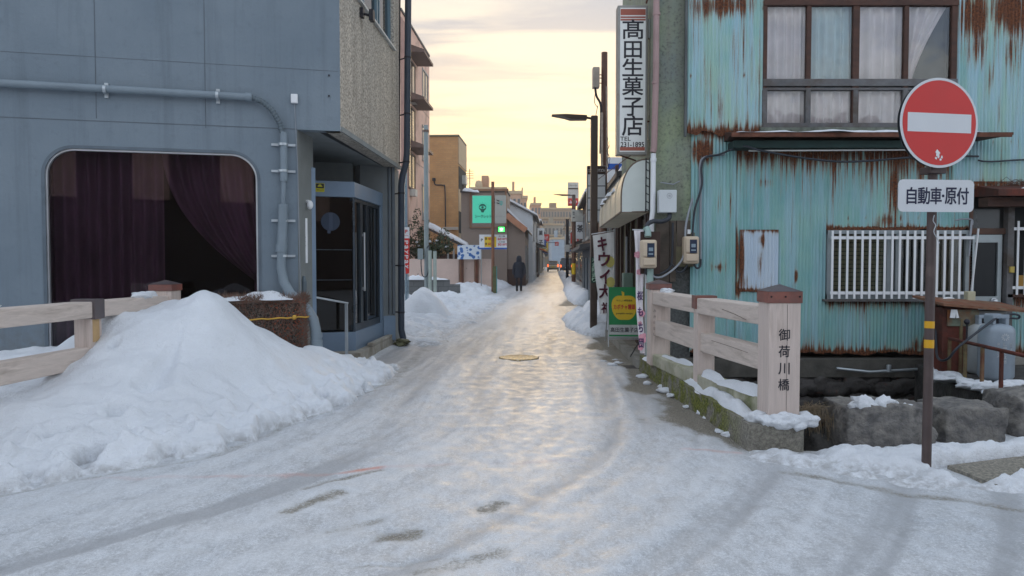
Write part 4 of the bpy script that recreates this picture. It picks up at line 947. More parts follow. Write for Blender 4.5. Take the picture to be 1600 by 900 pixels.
def corr(fr, a0, a1, z0, z1, o, mt, par, pitch=.047, amp=.008, top=.25, bot=.12, jag=.02, blobs=(), seed=0, nm='wall_sheet', overlap=.62, base=0.0):
    n = int((a1 - a0) / pitch * 6) + 1; m_ = max(3, int((z1 - z0) / .05))
    a = np.linspace(a0, a1, n); v = np.linspace(0, 1, m_); A_, V = np.meshgrid(a, v)
    zb = z0 + jag * 2.2 * fbm(a * 5 + seed, a * 0 + seed, seed, 3) + jag * .6 * vn(a / pitch, a * 0, seed + 2)
    Zz = zb[None, :] * (1 - V) + z1 * V
    sheet = np.floor((A_ - a0) / overlap); off = o + amp * np.sin(2 * math.pi * A_ / pitch) + .003 * (sheet % 2) + .006 * fbm(A_ * 1.1, Zz * .8, seed + 6, 2)
    rw = top_ = np.exp(-((z1 - Zz) / top) ** 1.2) * (1.0 + .5 * vn(A_ * 1.3, A_ * 0, seed + 11)) if top else Zz * 0
    if bot: rw = np.maximum(rw, np.exp(-((Zz - z0 - .02) / bot)) * 1.0)
    lap = np.exp(-(((A_ - a0) % overlap) / .03) ** 2) * .22; rw = np.maximum(rw, lap)
    for (pa, pz, ra, rz, k_) in blobs: rw = np.maximum(rw, k_ * np.exp(-((A_ - pa) / ra) ** 2 - ((Zz - pz) / rz) ** 2))
    nd = np.hypot(((A_ - a0 + .05) % .235) - .118, ((((z1 - Zz) + .42) % .88) - .44)); rw = np.maximum(rw, .75 * np.exp(-(nd / .016) ** 2)); sd2 = ((z1 - Zz) + .42) % .88 - .44; rw = np.maximum(rw, .42 * np.exp(-(np.abs(((A_ - a0 + .05) % .235) - .118) / .012) ** 2) * np.exp(-np.maximum(sd2, 0) / .10) * (sd2 > 0) * (vn(np.floor((A_ - a0) / .235), np.floor(Zz / .88), seed) > 0))
    rw = rw + base + .12 * vn(A_ * 1.7, Zz * .7, seed + 21)
    Xc = fr.O.x + fr.u.x * A_ + fr.n.x * off; Yc = fr.O.y + fr.u.y * A_ + fr.n.y * off
    o_ = grid_obj(nm, Xc, Yc, Zz, mt, attrs={'rw': rw}, parent=par); return o_
X_ = lambda px: FRt.px(px, 300)[0]
Zp = lambda py: FRt.px(1200, py)[1]
# backing body of the house
b = MB()
b.box(((X_(1080) + 16) / 2, 12.12, 3.9), (16 - X_(1080), 4.0, 7.4)); 
b.build('house_body', m_dark_in, t)
# roof line far above, above-window boards
def blb(*L): return [(X_(px), Zp(py), w_ / 115, h_ / 115, k_) for px, py, w_, h_, k_ in L]
corr(FRt, X_(1069), X_(1189), Zp(208), 6.6, .055, m_teal2, t, top=0, bot=.13, jag=.03, seed=1, base=.02, blobs=blb((1100, 130, 12, 60, .45), (1118, 175, 20, 50, .45), (1130, 10, 60, 22, .95), (1180, 120, 5, 150, .5), (1150, 60, 20, 80, .3), (1130, 207, 70, 7, 1.1)))
corr(FRt, X_(1484), X_(1760), Zp(294), 6.6, .05, m_teal2, t, top=0, bot=.06, seed=4, blobs=blb((1515, 25, 22, 42, 1.15), (1570, 20, 35, 40, 1.1), (1520, 75, 22, 40, .6), (1570, 80, 24, 40, .5), (1620, 40, 40, 60, .9), (1540, 115, 10, 40, .45)))
corr(FRt, X_(1189), X_(1484), Zp(2) + .05, 6.6, .05, m_teal2, t, top=0, bot=.3, seed=5)
corr(FRt, X_(1079), X_(1151), Zp(552), Zp(206), .012, m_teal, t, top=.12, bot=.08, seed=7, blobs=blb((1090, 235, 16, 24, 1.3), (1104, 236, 12, 22, 1.2), (1122, 418, 10, 7, .9), (1124, 320, 4, 22, .5)))
corr(FRt, X_(1150), X_(1290), Zp(552), Zp(236), .022, m_teal, t, top=.30, bot=.10, seed=9, blobs=blb((1152, 400, 5, 50, 1.0), (1154, 450, 6, 16, 1.2), (1245, 432, 3, 9, 1.2), (1195, 285, 20, 10, .6)))
corr(FRt, X_(1290), X_(1518), Zp(359), Zp(236), .020, m_teal, t, top=.42, bot=.035, seed=12, blobs=blb((1395, 300, 12, 60, .85), (1385, 345, 18, 14, .9), (1500, 260, 12, 40, .6), (1300, 357, 60, 4, 1.0)))
corr(FRt, X_(1288), X_(1449), Zp(552), Zp(468), .018, m_teal, t, top=.16, bot=.07, seed=14, blobs=blb((1440, 540, 14, 14, .9),))
corr(FRt, X_(1449), X_(1478), Zp(560), Zp(470), .019, m_teal, t, top=.1, bot=.25, seed=15)
corr(FRt, X_(1155), X_(1216), Zp(456), Zp(359), .045, m_pale, t, top=.05, bot=.05, jag=.004, seed=17, blobs=blb((1158, 400, 5, 60, 1.2), (1190, 375, 7, 12, 1.0), (1187, 410, 4, 28, .9), (1192, 450, 5, 14, .8), (1165, 440, 4, 14, .7)), nm='patch_sheet')
corr(FRt, X_(1574), X_(1760), Zp(555), Zp(462), .03, m_teal, t, top=.2, bot=.12, seed=19, blobs=blb((1590, 475, 30, 12, .8),))
corr(FRt, X_(1517), X_(1760), Zp(296), Zp(284), .055, m_teal, t, top=.05, bot=.1, seed=20)
# edge strips and corner board
b = MB(); b.box((X_(1068), 9.93, 4.9), (.03, .05, 3.55)); b.build('corner_strip', mat('corner_strip', (.10, .11, .11), .8, var=.3), t)
# --- upper window
wA, wB = X_(1187), X_(1486); zT, zB = Zp(3), Zp(201)
up = MB(); o_ = .085
xs_ = [1190, 1257, 1330, 1407, 1481]
for i, px_ in enumerate(xs_):
    wd = (.05, .06, .085, .06, .075)[i]; up.fbox(FRt, X_(px_) - wd / 2, X_(px_) + wd / 2, zB, zT, .02, o_ + .002 * (i % 2))
up.fbox(FRt, wA, wB, zT - .075, zT, .018, o_ + .012); 
uf = up.build('upper_window_frame', m_brownwood, t, bevel=.004)
lo = MB(); lo.fbox(FRt, wA, wB, Zp(137), Zp(126), .018, o_ + .016); lo.fbox(FRt, wA, wB, Zp(143), Zp(139.5), .016, o_ + .006); lo.fbox(FRt, wA, wB, Zp(201), Zp(194), .018, o_ + .014)
for i, px_ in enumerate(xs_): lo.fbox(FRt, X_(px_) - .032, X_(px_) + .032, Zp(194), Zp(143), .03, o_ + .008)
lo.build('transom', m_greywood, uf, bevel=.003)
sl = MB(); sl.fbox(FRt, wA - .03, wB + .05, Zp(211), Zp(201), .0, .10); sl.build('sill_board', mat('mouldy_sill', (.15, .17, .14), .85, var=.4, scale=12, col2=(.28, .20, .05), c2at=.64, c2w=.08, c2scale=4), t)
gm = glass_mat('old_window_glass', (.97, .98, .98), .9, .03, .3)
for i in range(4):
    b = MB(); b.fbox(FRt, X_(xs_[i]) + .02, X_(xs_[i + 1]) - .02, zB + .04, zT - .05, .045, .05); b.build('glass', gm, uf)
mcw = mat('grey_pink_curtain', (.86, .79, .79), .9, var=.12, bump=.1); mcw2 = mat('pale_blue_curtain', (.64, .76, .78), .9, var=.1, bump=.1)
for i, (mt_, f_) in enumerate(((mcw, 5), (mcw2, 6), (mcw, 4))):
    curtain(FRt, X_(xs_[i]) + .0, X_(xs_[i + 1]), Zp(140), zT - .03, -.02, mt_, t, f_, .045, seed=30 + i)
    curtain(FRt, X_(xs_[i]) + .0, X_(xs_[i + 1]), zB + .02, Zp(140), -.02, mcw, t, f_, .045, seed=40 + i)
def sw2(u, v): 
    a_ = X_(1407) + (.10 + .42 * v ** 1.3) * u * 1.15 ; return a_, Zp(128) + (zT - .03 - Zp(128)) * v
curtain(FRt, 0, 1, 0, 1, -.01, mcw, t, 4, .045, swoop=sw2, seed=50)
curtain(FRt, X_(1407), X_(1481), zB + .02, Zp(140), .02, mcw, t, 3, .014, seed=51)
b = MB(); b.fbox(FRt, X_(1407), X_(1481), Zp(140), zT, -.11, -.10); b.build('room_back', mat('dim_interior', (.13, .14, .14), .9), t)
for px_ in (1253, 1326):
    pass
# --- canopy over the ground floor
cn = MB(); ca, cb = X_(1130), X_(1549)
cn.prism([FRt.w(ca, Zp(222), .0), FRt.w(cb - .25, Zp(222), .0), FRt.w(cb, Zp(219), .42), FRt.w(ca - .02, Zp(219), .42)], [FRt.w(ca, Zp(207), .0), FRt.w(cb - .25, Zp(207), .0), FRt.w(cb, Zp(215), .42), FRt.w(ca - .02, Zp(215), .42)])
cno = cn.build('canopy', m_brownwood, t, bevel=.004)
b = MB(); b.fbox(FRt, ca - .02, cb - .02, Zp(222), Zp(215.5), .40, .425); b.build('fascia', mat('rusty_fascia', (.13, .05, .03), .8, var=.5, scale=7, col2=(.35, .17, .06), c2at=.66, c2w=.06), cno)
b = MB(); b.fbox(FRt, ca + .05, cb - .5, Zp(236), Zp(225), .02, .30); b.build('canopy_soffit', mat('dark_green_board', (.022, .045, .042), .9, var=.3), cno)
b = MB(); b.tube([FRt.w(X_(1160), Zp(240), .25), FRt.w(X_(1415), Zp(238.5), .25)], .011); b.build('canopy_rod', m_offwhite, cno)
s_ = MB(); snow_strip(s_, FRt.w(ca + .02, Zp(214.5), .33), FRt.w(cb - .05, Zp(214.5), .33), .24, .032, 44, seg=.08); s_.build('snow_ridge', snow, label='thin even layer of snow along the canopy under the curtained upper windows', cat='snow')
# second canopy on the right
c2 = MB(); ya = X_(1522); c2.prism([FRt.w(ya, Zp(308), .0), FRt.w(9, Zp(308), .0), FRt.w(9, Zp(311), .5), FRt.w(ya, Zp(311), .5)], [FRt.w(ya, Zp(290), .0), FRt.w(9, Zp(290), .0), FRt.w(9, Zp(301), .5), FRt.w(ya, Zp(301), .5)])
c2o = c2.build('canopy', m_rustp, t, bevel=.004)
b = MB(); b.fbox(FRt, ya, 9, Zp(325), Zp(311), .1, .3); b.build('canopy_soffit', m_brownwood, c2o)
s_ = MB(); snow_strip(s_, FRt.w(X_(1562), Zp(301), .40), FRt.w(8.5, Zp(301), .40), .22, .06, 48); s_.build('snow_ridge', snow, label='layer of snow on the small rusty canopy above the aluminium door', cat='snow')
# --- barred window
def barred(a0, a1, z0, z1, bars, par, gl=None, lean=False):
    w_ = MB(); w_.fbox(FRt, a0 + .02, a1 - .02, z0 + .02, z1 - .02, .0, .03); fo = w_.build('lower_window_frame', mat('grey_window_frame', (.26, .29, .30), .5, .3), par)
    return fo
b = MB(); a0, a1, z0, z1 = X_(1291), X_(1512), Zp(467), Zp(360)
b.fbox(FRt, a0, a0 + .05, z0, z1, .0, .07); b.fbox(FRt, a1 - .05, a1, z0, z1, .0, .07); b.fbox(FRt, a0, a1, z1 - .05, z1, .001, .072); b.fbox(FRt, a0, a1, z0, z0 + .06, .001, .072); b.fbox(FRt, X_(1384), X_(1390), z0, z1, .002, .06); b.fbox(FRt, X_(1398), X_(1403), z0, z1, .002, .06)
lw = b.build('lower_window_frame', mat('grey_window_frame', (.26, .29, .30), .5, .3), t)
b = MB(); b.fbox(FRt, a0 + .04, a1 - .04, z0 + .05, z1 - .04, .026, .031); b.build('glass', glass_mat('lower_glass', (.75, .78, .76), .9, .04, .2), lw)
b = MB()
for i in range(14):
    zz = z0 + .07 + i * .058; b.fbox(FRt, a0 + .05, X_(1386), zz, zz + .05, -.004 + .003 * (i % 2), .012)
b.build('blind', mat('cream_blind', (.40, .38, .24), .8, var=.1), lw)
curtain(FRt, X_(1386), X_(1402), z0, z1, .008, mat('grey_curtain', (.13, .15, .16), .9), t, 2, .01, seed=61)
curtain(FRt, X_(1455), X_(1512), z0, z1, .008, mat('ochre_curtain', (.22, .15, .08), .9, var=.4), t, 4, .01, seed=62)
gz0, gz1 = z0 + .01, z1 - .01; gr_ = MB()
for zz in (Zp(372), Zp(457)): gr_.fbox(FRt, a0 + .01, a1 + .01, zz - .02, zz + .02, .14, .155)
for e_ in (a0 + .04, a1 - .06): 
    for zz in (Zp(372), Zp(457)): gr_.fbox(FRt, e_, e_ + .025, zz - .012, zz + .012, .06, .14)
gb = gr_.build('window_guard', m_white, t)
for i in range(20):
    px_ = 1294 + i * 11.55
    if i in (18, 19): pass
    b = MB(); aa = X_(px_); 
    if i == 19: b.beam(FRt.w(X_(1518), Zp(358), .165), FRt.w(X_(1508), Zp(470), .165), .028, .012)
    elif i == 18: continue
    else: b.fbox(FRt, aa - .014, aa + .014, gz0, gz1, .156, .168)
    b.build('guard_bar', m_white, gb)
b = MB(); b.fbox(FRt, a0 - .04, a1 + .05, z0 - .03, z0, .0, .13); b.build('lower_sill', m_greywood, t)
# --- doorway, door, post, second barred window on the right
dk = MB(); dk.fbox(FRt, X_(1518), 8.5, Zp(560), Zp(325), -.05, .005); dk.build('doorway', m_dark_in, t)
b = MB(); b.fbox(FRt, X_(1520), X_(1562), Zp(362), Zp(327), .0, .02); b.build('transom_glass', mat('dusty_glass', (.035, .04, .042), .25, spec=.6), t)
b = MB(); b.fbox(FRt, X_(1512), X_(1568), Zp(366), Zp(357), .0, .06); b.fbox(FRt, X_(1513), X_(1518), Zp(480), Zp(325), .0, .05); b.build('door_surround', mat('brown_board', (.10, .055, .04), .8, var=.3), t)
d0, d1, dz0, dz1 = X_(1515), X_(1564), Zp(560), Zp(367)
b = MB(); b.poly(FRt, [(d0, dz0), (d1, dz0), (d1, dz1), (d0, dz1)], [[(d0 + .055, Zp(463)), (d1 - .055, Zp(463)), (d1 - .055, Zp(379)), (d0 + .055, Zp(379))]], .04, .05)
do = b.build('door', mat('dull_aluminium', (.33, .37, .38), .45, .5, var=.15), t)
b = MB(); b.fbox(FRt, d0 + .05, d1 - .05, Zp(464), Zp(378), .015, .022); b.build('door_glass', mat('black_door_glass', (.010, .012, .014), .08, spec=.25), do)
b = MB(); c_ = FRt.w(X_(1552), Zp(470), .06); b.blob(c_ + Vector((0, -.03, 0)), .035, 3, 2, .02); b.lathe(c_, [(.045, 0), (.045, .015)], 14, axis='y'); b.build('door_knob', m_alu, do)
b = MB(); b.box((X_(1573), HY - .06, (Zp(325) + Zp(560)) / 2), (.085, .1, Zp(325) - Zp(560))); b.build('door_post', m_greywood, t)
b = MB(); b.box((X_(1574), HY - .125, Zp(421)), (.055, .03, .08)); b.build('yellow_switch_box', mat('old_yellow_plastic', (.45, .33, .07), .5), t)
wb = MB()
for zz in (Zp(358), Zp(449)): wb.fbox(FRt, X_(1577), X_(1700), zz - .02, zz + .02, .1, .115)
wbo = wb.build('window_guard', m_white, t)
for i in range(8): 
    b = MB(); aa = X_(1583 + i * 12); b.fbox(FRt, aa - .013, aa + .013, Zp(460), Zp(346), .116, .128); b.build('guard_bar', m_white, wbo)
b = MB(); b.fbox(FRt, X_(1590), X_(1605), Zp(449), Zp(430), .02, .06); b.build('ochre_bucket', mat('ochre_plastic', (.45, .25, .05)), t)
b = MB(); b.fbox(FRt, X_(1570), 8.5, Zp(464), Zp(459), .0, .11); b.build('lower_sill', m_brownwood, t)
b = MB(); b.box((X_(1548), 9.9, Zp(565)), (1.6, .3, .18)); b.build('door_sill', m_conc, t)
# cables on the house
b = MB(); w_ = lambda x, y, o=.09: FRt.w(X_(x), Zp(y), o)
def spl(P, n=8):
    P = [Vector(p) for p in P]; out = []
    for i in range(len(P) - 1):
        p0, p1, p2, p3 = P[max(i - 1, 0)], P[i], P[i + 1], P[min(i + 2, len(P) - 1)]
        for k_ in range(n):
            t_ = k_ / n; out.append(.5 * ((2 * p1) + (p2 - p0) * t_ + (2 * p0 - 5 * p1 + 4 * p2 - p3) * t_ * t_ + (-p0 + 3 * p1 - 3 * p2 + p3) * t_ ** 3))
    return out + [P[-1]]
cb1 = MB(); cb1.tube(spl([w_(1080, 372), w_(1083, 330), w_(1094, 290), w_(1093, 262), w_(1100, 247), w_(1120, 243), w_(1138, 236, .2), w_(1152, 234, .3), w_(1175, 240, .3), w_(1230, 250, .3), w_(1290, 257, .3), w_(1340, 256, .3), w_(1400, 251, .3), w_(1450, 248, .25), w_(1520, 246, .1)]), .014, 8)
cb1.build('sagging_cable', m_cable, t)
cb1 = MB(); cb1.tube(spl([w_(1094, 410, .05), w_(1093, 300, .05), w_(1092, 262, .05), w_(1099, 247, .05), w_(1130, 242, .06)]), .017, 8); cb1.build('conduit', m_greycable, t)
cb1 = MB(); cb1.tube(spl([w_(1520, 252, .1), w_(1540, 254, .1), w_(1600, 251, .1), w_(1680, 254, .1)]), .012, 7); cb1.build('sagging_cable', m_cable, t)
b = MB(); b.tube(spl([w_(1488, 345, .08), w_(1497, 343, .1), w_(1512, 344, .1), w_(1513, 352, .1)]), .012, 7); b.tube(spl([w_(1512, 345, .1), w_(1509, 400, .1)]), .014, 7); b.build('wall_pipe', m_greycable, t)
# twigs above the right canopy
b = MB(); rn = random.Random(3)
for i in range(30):
    p_ = w_(1530 + rn.uniform(0, 80), 294 - rn.uniform(0, 3), .3); b.tube([p_, p_ + Vector((rn.uniform(.05, .2), 0, rn.uniform(0, .12))), p_ + Vector((rn.uniform(.2, .4), 0, rn.uniform(-.02, .1)))], .003, 4, sm=False)
tw = b.build('vine_twigs', m_brownwood, t)
# foundations
b = MB(); b.box((5.2, 10.02, Zp(573)), (6.4, .34, .24)); b.build('foundation_band', mat('grey_foundation', (.085, .08, .07), .9, var=.35, scale=5, bump=.6, bscale=25, bdist=.012), t)
b = MB(); 
for i in range(16):
    x_ = 2.2 + i * .22; b.blob((x_, 9.93 - .02 * (i % 3), -.23 + .03 * math.sin(i * 2.3)), .17, 40 + i, 3, .35, sq=(1.1, .5, .75), mi=0)
    b.blob((x_ + .1, 9.9, -.55), .2, 70 + i, 3, .35, sq=(1.1, .5, .9), mi=0)
b.build('foundation_stone', mat('rusty_wet_stone', (.055, .05, .047), .75, var=.4, scale=5, bump=.8, bscale=25, col2=(.13, .035, .018), c2at=.62, c2w=.1, bdist=.02, c2scale=2), t)
b = MB(); b.tube([FRt.w(X_(1379), Zp(577), .25), FRt.w(X_(1379), Zp(566), .25)], .03); b.tube([FRt.w(X_(1300), Zp(572), .22), FRt.w(X_(1350), Zp(577), .25), FRt.w(X_(1430), Zp(573), .22)], .02); b.build('drain_stub', m_steel, t)

# ================================================================== CAKE SHOP (concrete shop beside it)
SO = (1.905, 10.06)
SF = Fr(SO, (-.0565, -1.0))      # street-side face, seen from the road; a runs towards the camera, so far = negative
t = thing('cake_shop', 'mouldy green-grey concrete shop with a cream curved awning over its olive street doors', 'shop', (2.2, 12, 0))
def mould_mat():
    m, t_, b = new_mat('mouldy_concrete'); g = G(t_); v = g.coord()
    n1 = g.noise(v, 1.3, 6, .6); n2 = g.noise(v, 26, 6, .7); n3 = g.noise(g.coord((5, 5, .6)), 1.2, 5, .6)
    c = g.mix(g.ramp(n1, [(.35, 0.0), (.65, 1.0)]), (.18, .215, .20), (.27, .32, .20))
    c = g.mix(g.ramp(n3, [(.42, 0.0), (.65, .8)]), c, (.21, .215, .17)); c = g.mix(g.ramp(n2, [(.50, 0.0), (.70, .75)]), c, (.055, .06, .055))
    g.l(c, b.inputs['Base Color']); b.inputs['Roughness'].default_value = .92; g.l(g.bump(n2, .6, .01), b.inputs['Normal']); return m
m_mould = mould_mat()
b = MB(); fx0, fx1 = X_(1022), X_(1070)
b.box(((fx0 + fx1 + .12) / 2, 10.16, (Zp(388) + 7) / 2), (fx1 - fx0 + .12, .3, 7 - Zp(388))); b.build('front_wall', m_mould, t)
b = MB(); b.box(((fx0 + fx1 + .1) / 2, 10.18, Zp(388) / 2 - .1), (fx1 - fx0 + .1, .28, Zp(388) + .2)); b.build('lower_wall', mat('pebbly_wall', (.085, .09, .088), .9, var=.4, scale=30, bump=.9, bscale=40, bdist=.01), t)
for i, (xa, xb, za, zb_) in enumerate(((1025, 1046, 440, 345), (1047, 1056, 440, 345), (1057, 1078, 385, 345))):
    b = MB(); b.box((X_((xa + xb) / 2), 10.0 - .012 * i, (Zp(za) + Zp(zb_)) / 2), ((xb - xa) / 115, .05, (za - zb_) / 115)); b.build('wall_board', mat('old_wall_board', (.105, .085, .068), .85, var=.45, scale=4, bump=.5, bscale=30), t)
b = MB(); b.fbox(SF, -4.5, -.02, 2.75, 7, -.3, 0); b.build('street_wall', m_mould, t)
# olive panelled doors along the street
m_olive = mat('olive_door', (.085, .085, .045), .6, var=.2, scale=2); m_dbr = mat('dark_red_brown', (.055, .028, .022), .6, var=.25)
b = MB(); b.fbox(SF, -6, -.02, .1, 2.75, -.25, -.1); b.build('door_wall', m_olive, t)
b = MB()
for a_ in (-.06, -.75, -1.0, -2.1, -3.1, -4.1, -5.1, -5.95): b.fbox(SF, a_ - .05, a_ + .05, .1, 2.75, -.1, -.04)
b.fbox(SF, -6, 0, .1, .3, -.1, -.05); b.fbox(SF, -6, 0, 2.55, 2.75, -.1, -.05); b.build('door_frame', m_dbr, t)
b = MB(); b.fbox(SF, -2.02, -1.1, 1.0, 2.5, -.1, -.09); b.fbox(SF, -4.0, -3.15, .5, 2.5, -.1, -.09); b.build('glass', mat('shop_glass', (.03, .035, .035), .1, spec=.6), t)
b = MB(); b.box((4.4, 12.4, 3.5), (4.0, 4.0, 7)); b.build('shop_body', m_dark_in, t)
# a pale machine beside the doors
v_ = thing('gas_meter', 'small pale green machine box standing against the shop doors behind the fruit-shaped sandwich board', 'meter', (2.08, 13.2, .1))
b = MB(); b.fbox(SF, -3.3, -3.0, .5, 1.25, -.08, .10); b.build('box', mat('pale_green_plastic', (.17, .24, .20), .5), v_, bevel=.02); b = MB(); b.tube([SF.w(-3.15, 1.25, .03), SF.w(-3.15, 1.9, .03)], .02); b.build('pipe', m_greycable, v_)
# awning: a quarter-barrel of pale sheet
aw = thing('awning', 'long cream curved awning with a pale end panel, below the tall vertical sign', 'awning', (1.8, 12.5, 2.2))
m_cream = mat('cream_awning_sheet', (.68, .60, .46), .55, var=.12, scale=2, bump=.1, col2=(.40, .33, .25), c2at=.66, c2w=.15); m_endp = mat('pale_end_panel', (.66, .70, .66), .5, var=.06, col2=(.40, .42, .38), c2at=.68, c2w=.1)
q0, q1 = -.28, -5.2; z0_, z1_ = SF.px(1000, 331, .2)[1], SF.px(1003, 250, .05)[1]
z0_ = at(990, 331, 10.35).z; z1_ = at(1003, 249, 10.35).z; dp_ = .39
prof = [(dp_ * math.cos(R(a_)), z0_ + .02 + (z1_ - z0_) * (math.sin(R(a_)) * .82 + .0) + (z1_ - z0_) * .18 * (1 - math.cos(R(a_)))) for a_ in range(0, 91, 10)]
prof = [(dp_ * (1.0 if a_ == 0 else math.cos(R(a_)) ** .75 if a_ < 90 else 0.0), z0_ + (z1_ - z0_) * (.30 + .70 * math.sin(R(a_)))) for a_ in range(0, 91, 10)]
prof = [(dp_, z0_)] + prof
b = MB(); n_ = len(prof); NS = 12; vs = []
for k_ in range(NS + 1):
    a_ = q0 + (q1 - q0) * k_ / NS; vs += [SF.w(a_, z_, o_) for o_, z_ in prof]
b.add(vs, [(k_ * n_ + i, (k_ + 1) * n_ + i, (k_ + 1) * n_ + i + 1, k_ * n_ + i + 1) for k_ in range(NS) for i in range(n_ - 1)], 0, False)
b.add([SF.w(q0 - .0, z0_ + .0, 0), SF.w(q1, z0_, 0), SF.w(q1, z0_, dp_), SF.w(q0, z0_, dp_)], [(0, 1, 2, 3)]); b.build('barrel', m_cream, aw)
b = MB(); ring = [SF.w(q0 + .004, z_, o_) for o_, z_ in prof] + [SF.w(q0 + .004, z0_, 0)]; ring2 = [p_ - SF.u * -.0 + SF.u * .012 for p_ in ring]
b.prism(ring, ring2); b.build('end_panel', m_endp, aw)
b = MB(); rr2 = [SF.w(q0 + .01, z_, o_) for o_, z_ in prof]; b.tube(rr2, .012, 6, sm=False); b.tube([SF.w(q0 + .01, z0_, 0), SF.w(q0 + .01, z0_, dp_), SF.w(q1, z0_, dp_)], .014, 6, sm=False); b.build('edge_trim', mat('awning_edge', (.16, .12, .09), .7), aw)
for k_ in range(1, 5):
    b = MB(); a_ = q0 + (q1 - q0) * k_ / 5; b.tube([SF.w(a_, z_, o_ + .004) for o_, z_ in prof], .008, 5, sm=False); b.build('rib', m_cream, aw)
b = MB(); lad = 10.32; lx0, lx1 = at(1009, 300, lad).x, at(1014.5, 300, lad).x
for x_ in (lx0, lx1): b.tube([(x_, lad, z0_), (x_, lad, z1_ + .02)], .008, 6)
for k_ in range(7): zz = z0_ + .04 + k_ * .11; b.tube([(lx0, lad, zz), (lx1, lad, zz - .03)], .006, 5)
b.build('side_rack', m_ink, aw)
s_ = MB(); snow_strip(s_, SF.w(-1.6, z0_ + .42, dp_ - .09), SF.w(-5.1, z0_ + .40, dp_ - .09), .22, .13, 71, seg=.1); s_.build('snow_ridge', snow, label='thick roll of snow on top of the cream curved awning', cat='snow')

# tall vertical shop sign
sg = thing('shop_sign', 'tall white vertical sign box with black characters, telephone number and red stripes', 'sign', (1.7, 10.3, 2.8))
sy = 10.3; c0, c1 = at(964, 242, sy), at(1013, 8, sy); 
bx = MB(); bx.box(((c0.x + c1.x) / 2, sy + .09, (c0.z + c1.z) / 2), (c1.x - c0.x, .18, c1.z - c0.z)); 
sb = bx.build('sign_case', mat('sign_case_metal', (.30, .29, .27), .55, .4, var=.2, col2=(.22, .11, .07), c2at=.64, c2w=.1), sg, bevel=.012)
fx_, fz_ = (c0.x + c1.x) / 2, (c0.z + c1.z) / 2; fw, fh = c1.x - c0.x - .07, c1.z - c0.z - .08
b = MB(); b.box((fx_, sy - .004, fz_), (fw, .012, fh)); fc = b.build('sign_face', mat('sign_face_white', (.80, .81, .78), .4, var=.06, scale=2, bump=.05, col2=(.64, .62, .56), c2at=.72, c2w=.2), sg)
m_rb = mat('sign_stripe_red', (.36, .10, .065), .5, var=.15)
for (ya, yb) in ((14.5, 24), (26, 28.5), (30, 32.5), (230, 235.5)):
    b = MB(); za, zb_ = at(990, ya, sy).z, at(990, yb, sy).z; b.box((fx_, sy - .0115, (za + zb_) / 2), (fw - .008, .004, za - zb_)); b.build('stripe', m_rb, sg)
Ms = Matrix.Translation((0, sy - .0125, 0)) @ Matrix.Rotation(R(90), 4, 'X')
def ital(M, k_): return M @ Matrix(((1, 0, 0, 0), (k_, 1, 0, 0), (0, 0, 1, 0), (0, 0, 0, 1)))
b = MB()
for ch, (ya, yb) in zip('髙田生菓子店', ((31, 61), (65, 91), (92, 119), (121, 149), (153, 181), (181, 212))):
    za, zb_ = at(988, ya, sy).z, at(988, yb, sy).z; b.glyph(ch, Ms, .285 if ch != '田' else .24, za - zb_, .014, .001, cx=fx_, cy=(za + zb_) / 2)
b.glyph('TEL', Ms, .145, .055, .012, .001, cx=at(977, 217, sy).x, cy=at(977, 217, sy).z)
b.glyph('231-1895', Ms, .325, .068, .018, .001, cx=fx_, cy=at(986, 226, sy).z); b.build('lettering', m_ink, sg)
b = MB()
for (x0, y0, x1, y1) in ((1010, 5, 1016, -20), (1012, 60, 1018, 60), (1012, 190, 1018, 190), (985, 0, 984, -20)): b.tube([at(x0, y0, sy + .1), at(x1, y1, sy + .14)], .014, 6)
b.tube([at(970, 243, sy + .05), at(993, 251, sy + .5)], .012, 6); b.tube([at(985, 243, sy + .05), at(935, 280, sy + 3)], .006, 5); b.build('bracket', m_rustp, sg)
b = MB(); b.box((at(1017, 42, sy).x, sy + .1, at(1017, 42, sy).z), (.045, .06, .26)); b.build('ballast_box', m_offwhite, sg, bevel=.005)
b = MB(); b.box((at(1017, 195, sy).x, sy + .1, at(1017, 203, sy).z), (.04, .05, .24)); b.tube([at(1016, 60, sy + .1), at(1015, 180, sy + .1)], .012); b.build('cable_trunk', m_offwhite, sg)
# drain pipes on the shop corner
for nm, mt_, pts, r_ in (('drainpipe', mat('pinkish_drainpipe', (.36, .24, .23), .5, var=.15), [(1026, -60), (1025, 120), (1022, 232), (1020, 238)], .042), ('drainpipe', m_white, [(1021, 240), (1020, 330), (1018, 345), (1018, 395), (1018, 420)], .035)):
    b = MB(); b.tube([at(x, y, 9.93) for x, y in pts], r_, 12); b.tube([at(pts[0][0], 20, 9.93), at(pts[0][0], 24, 9.93)] if r_ > .04 else [at(1021, 247, 9.93), at(1021, 252, 9.93)], r_ * 1.2, 12)
    if r_ > .04: b.tube([at(1024, 128, 9.93), at(1024, 131, 9.93)], r_ * 1.15, 12)
    b.build(nm, mt_, bpy.data.objects['cake_shop'])
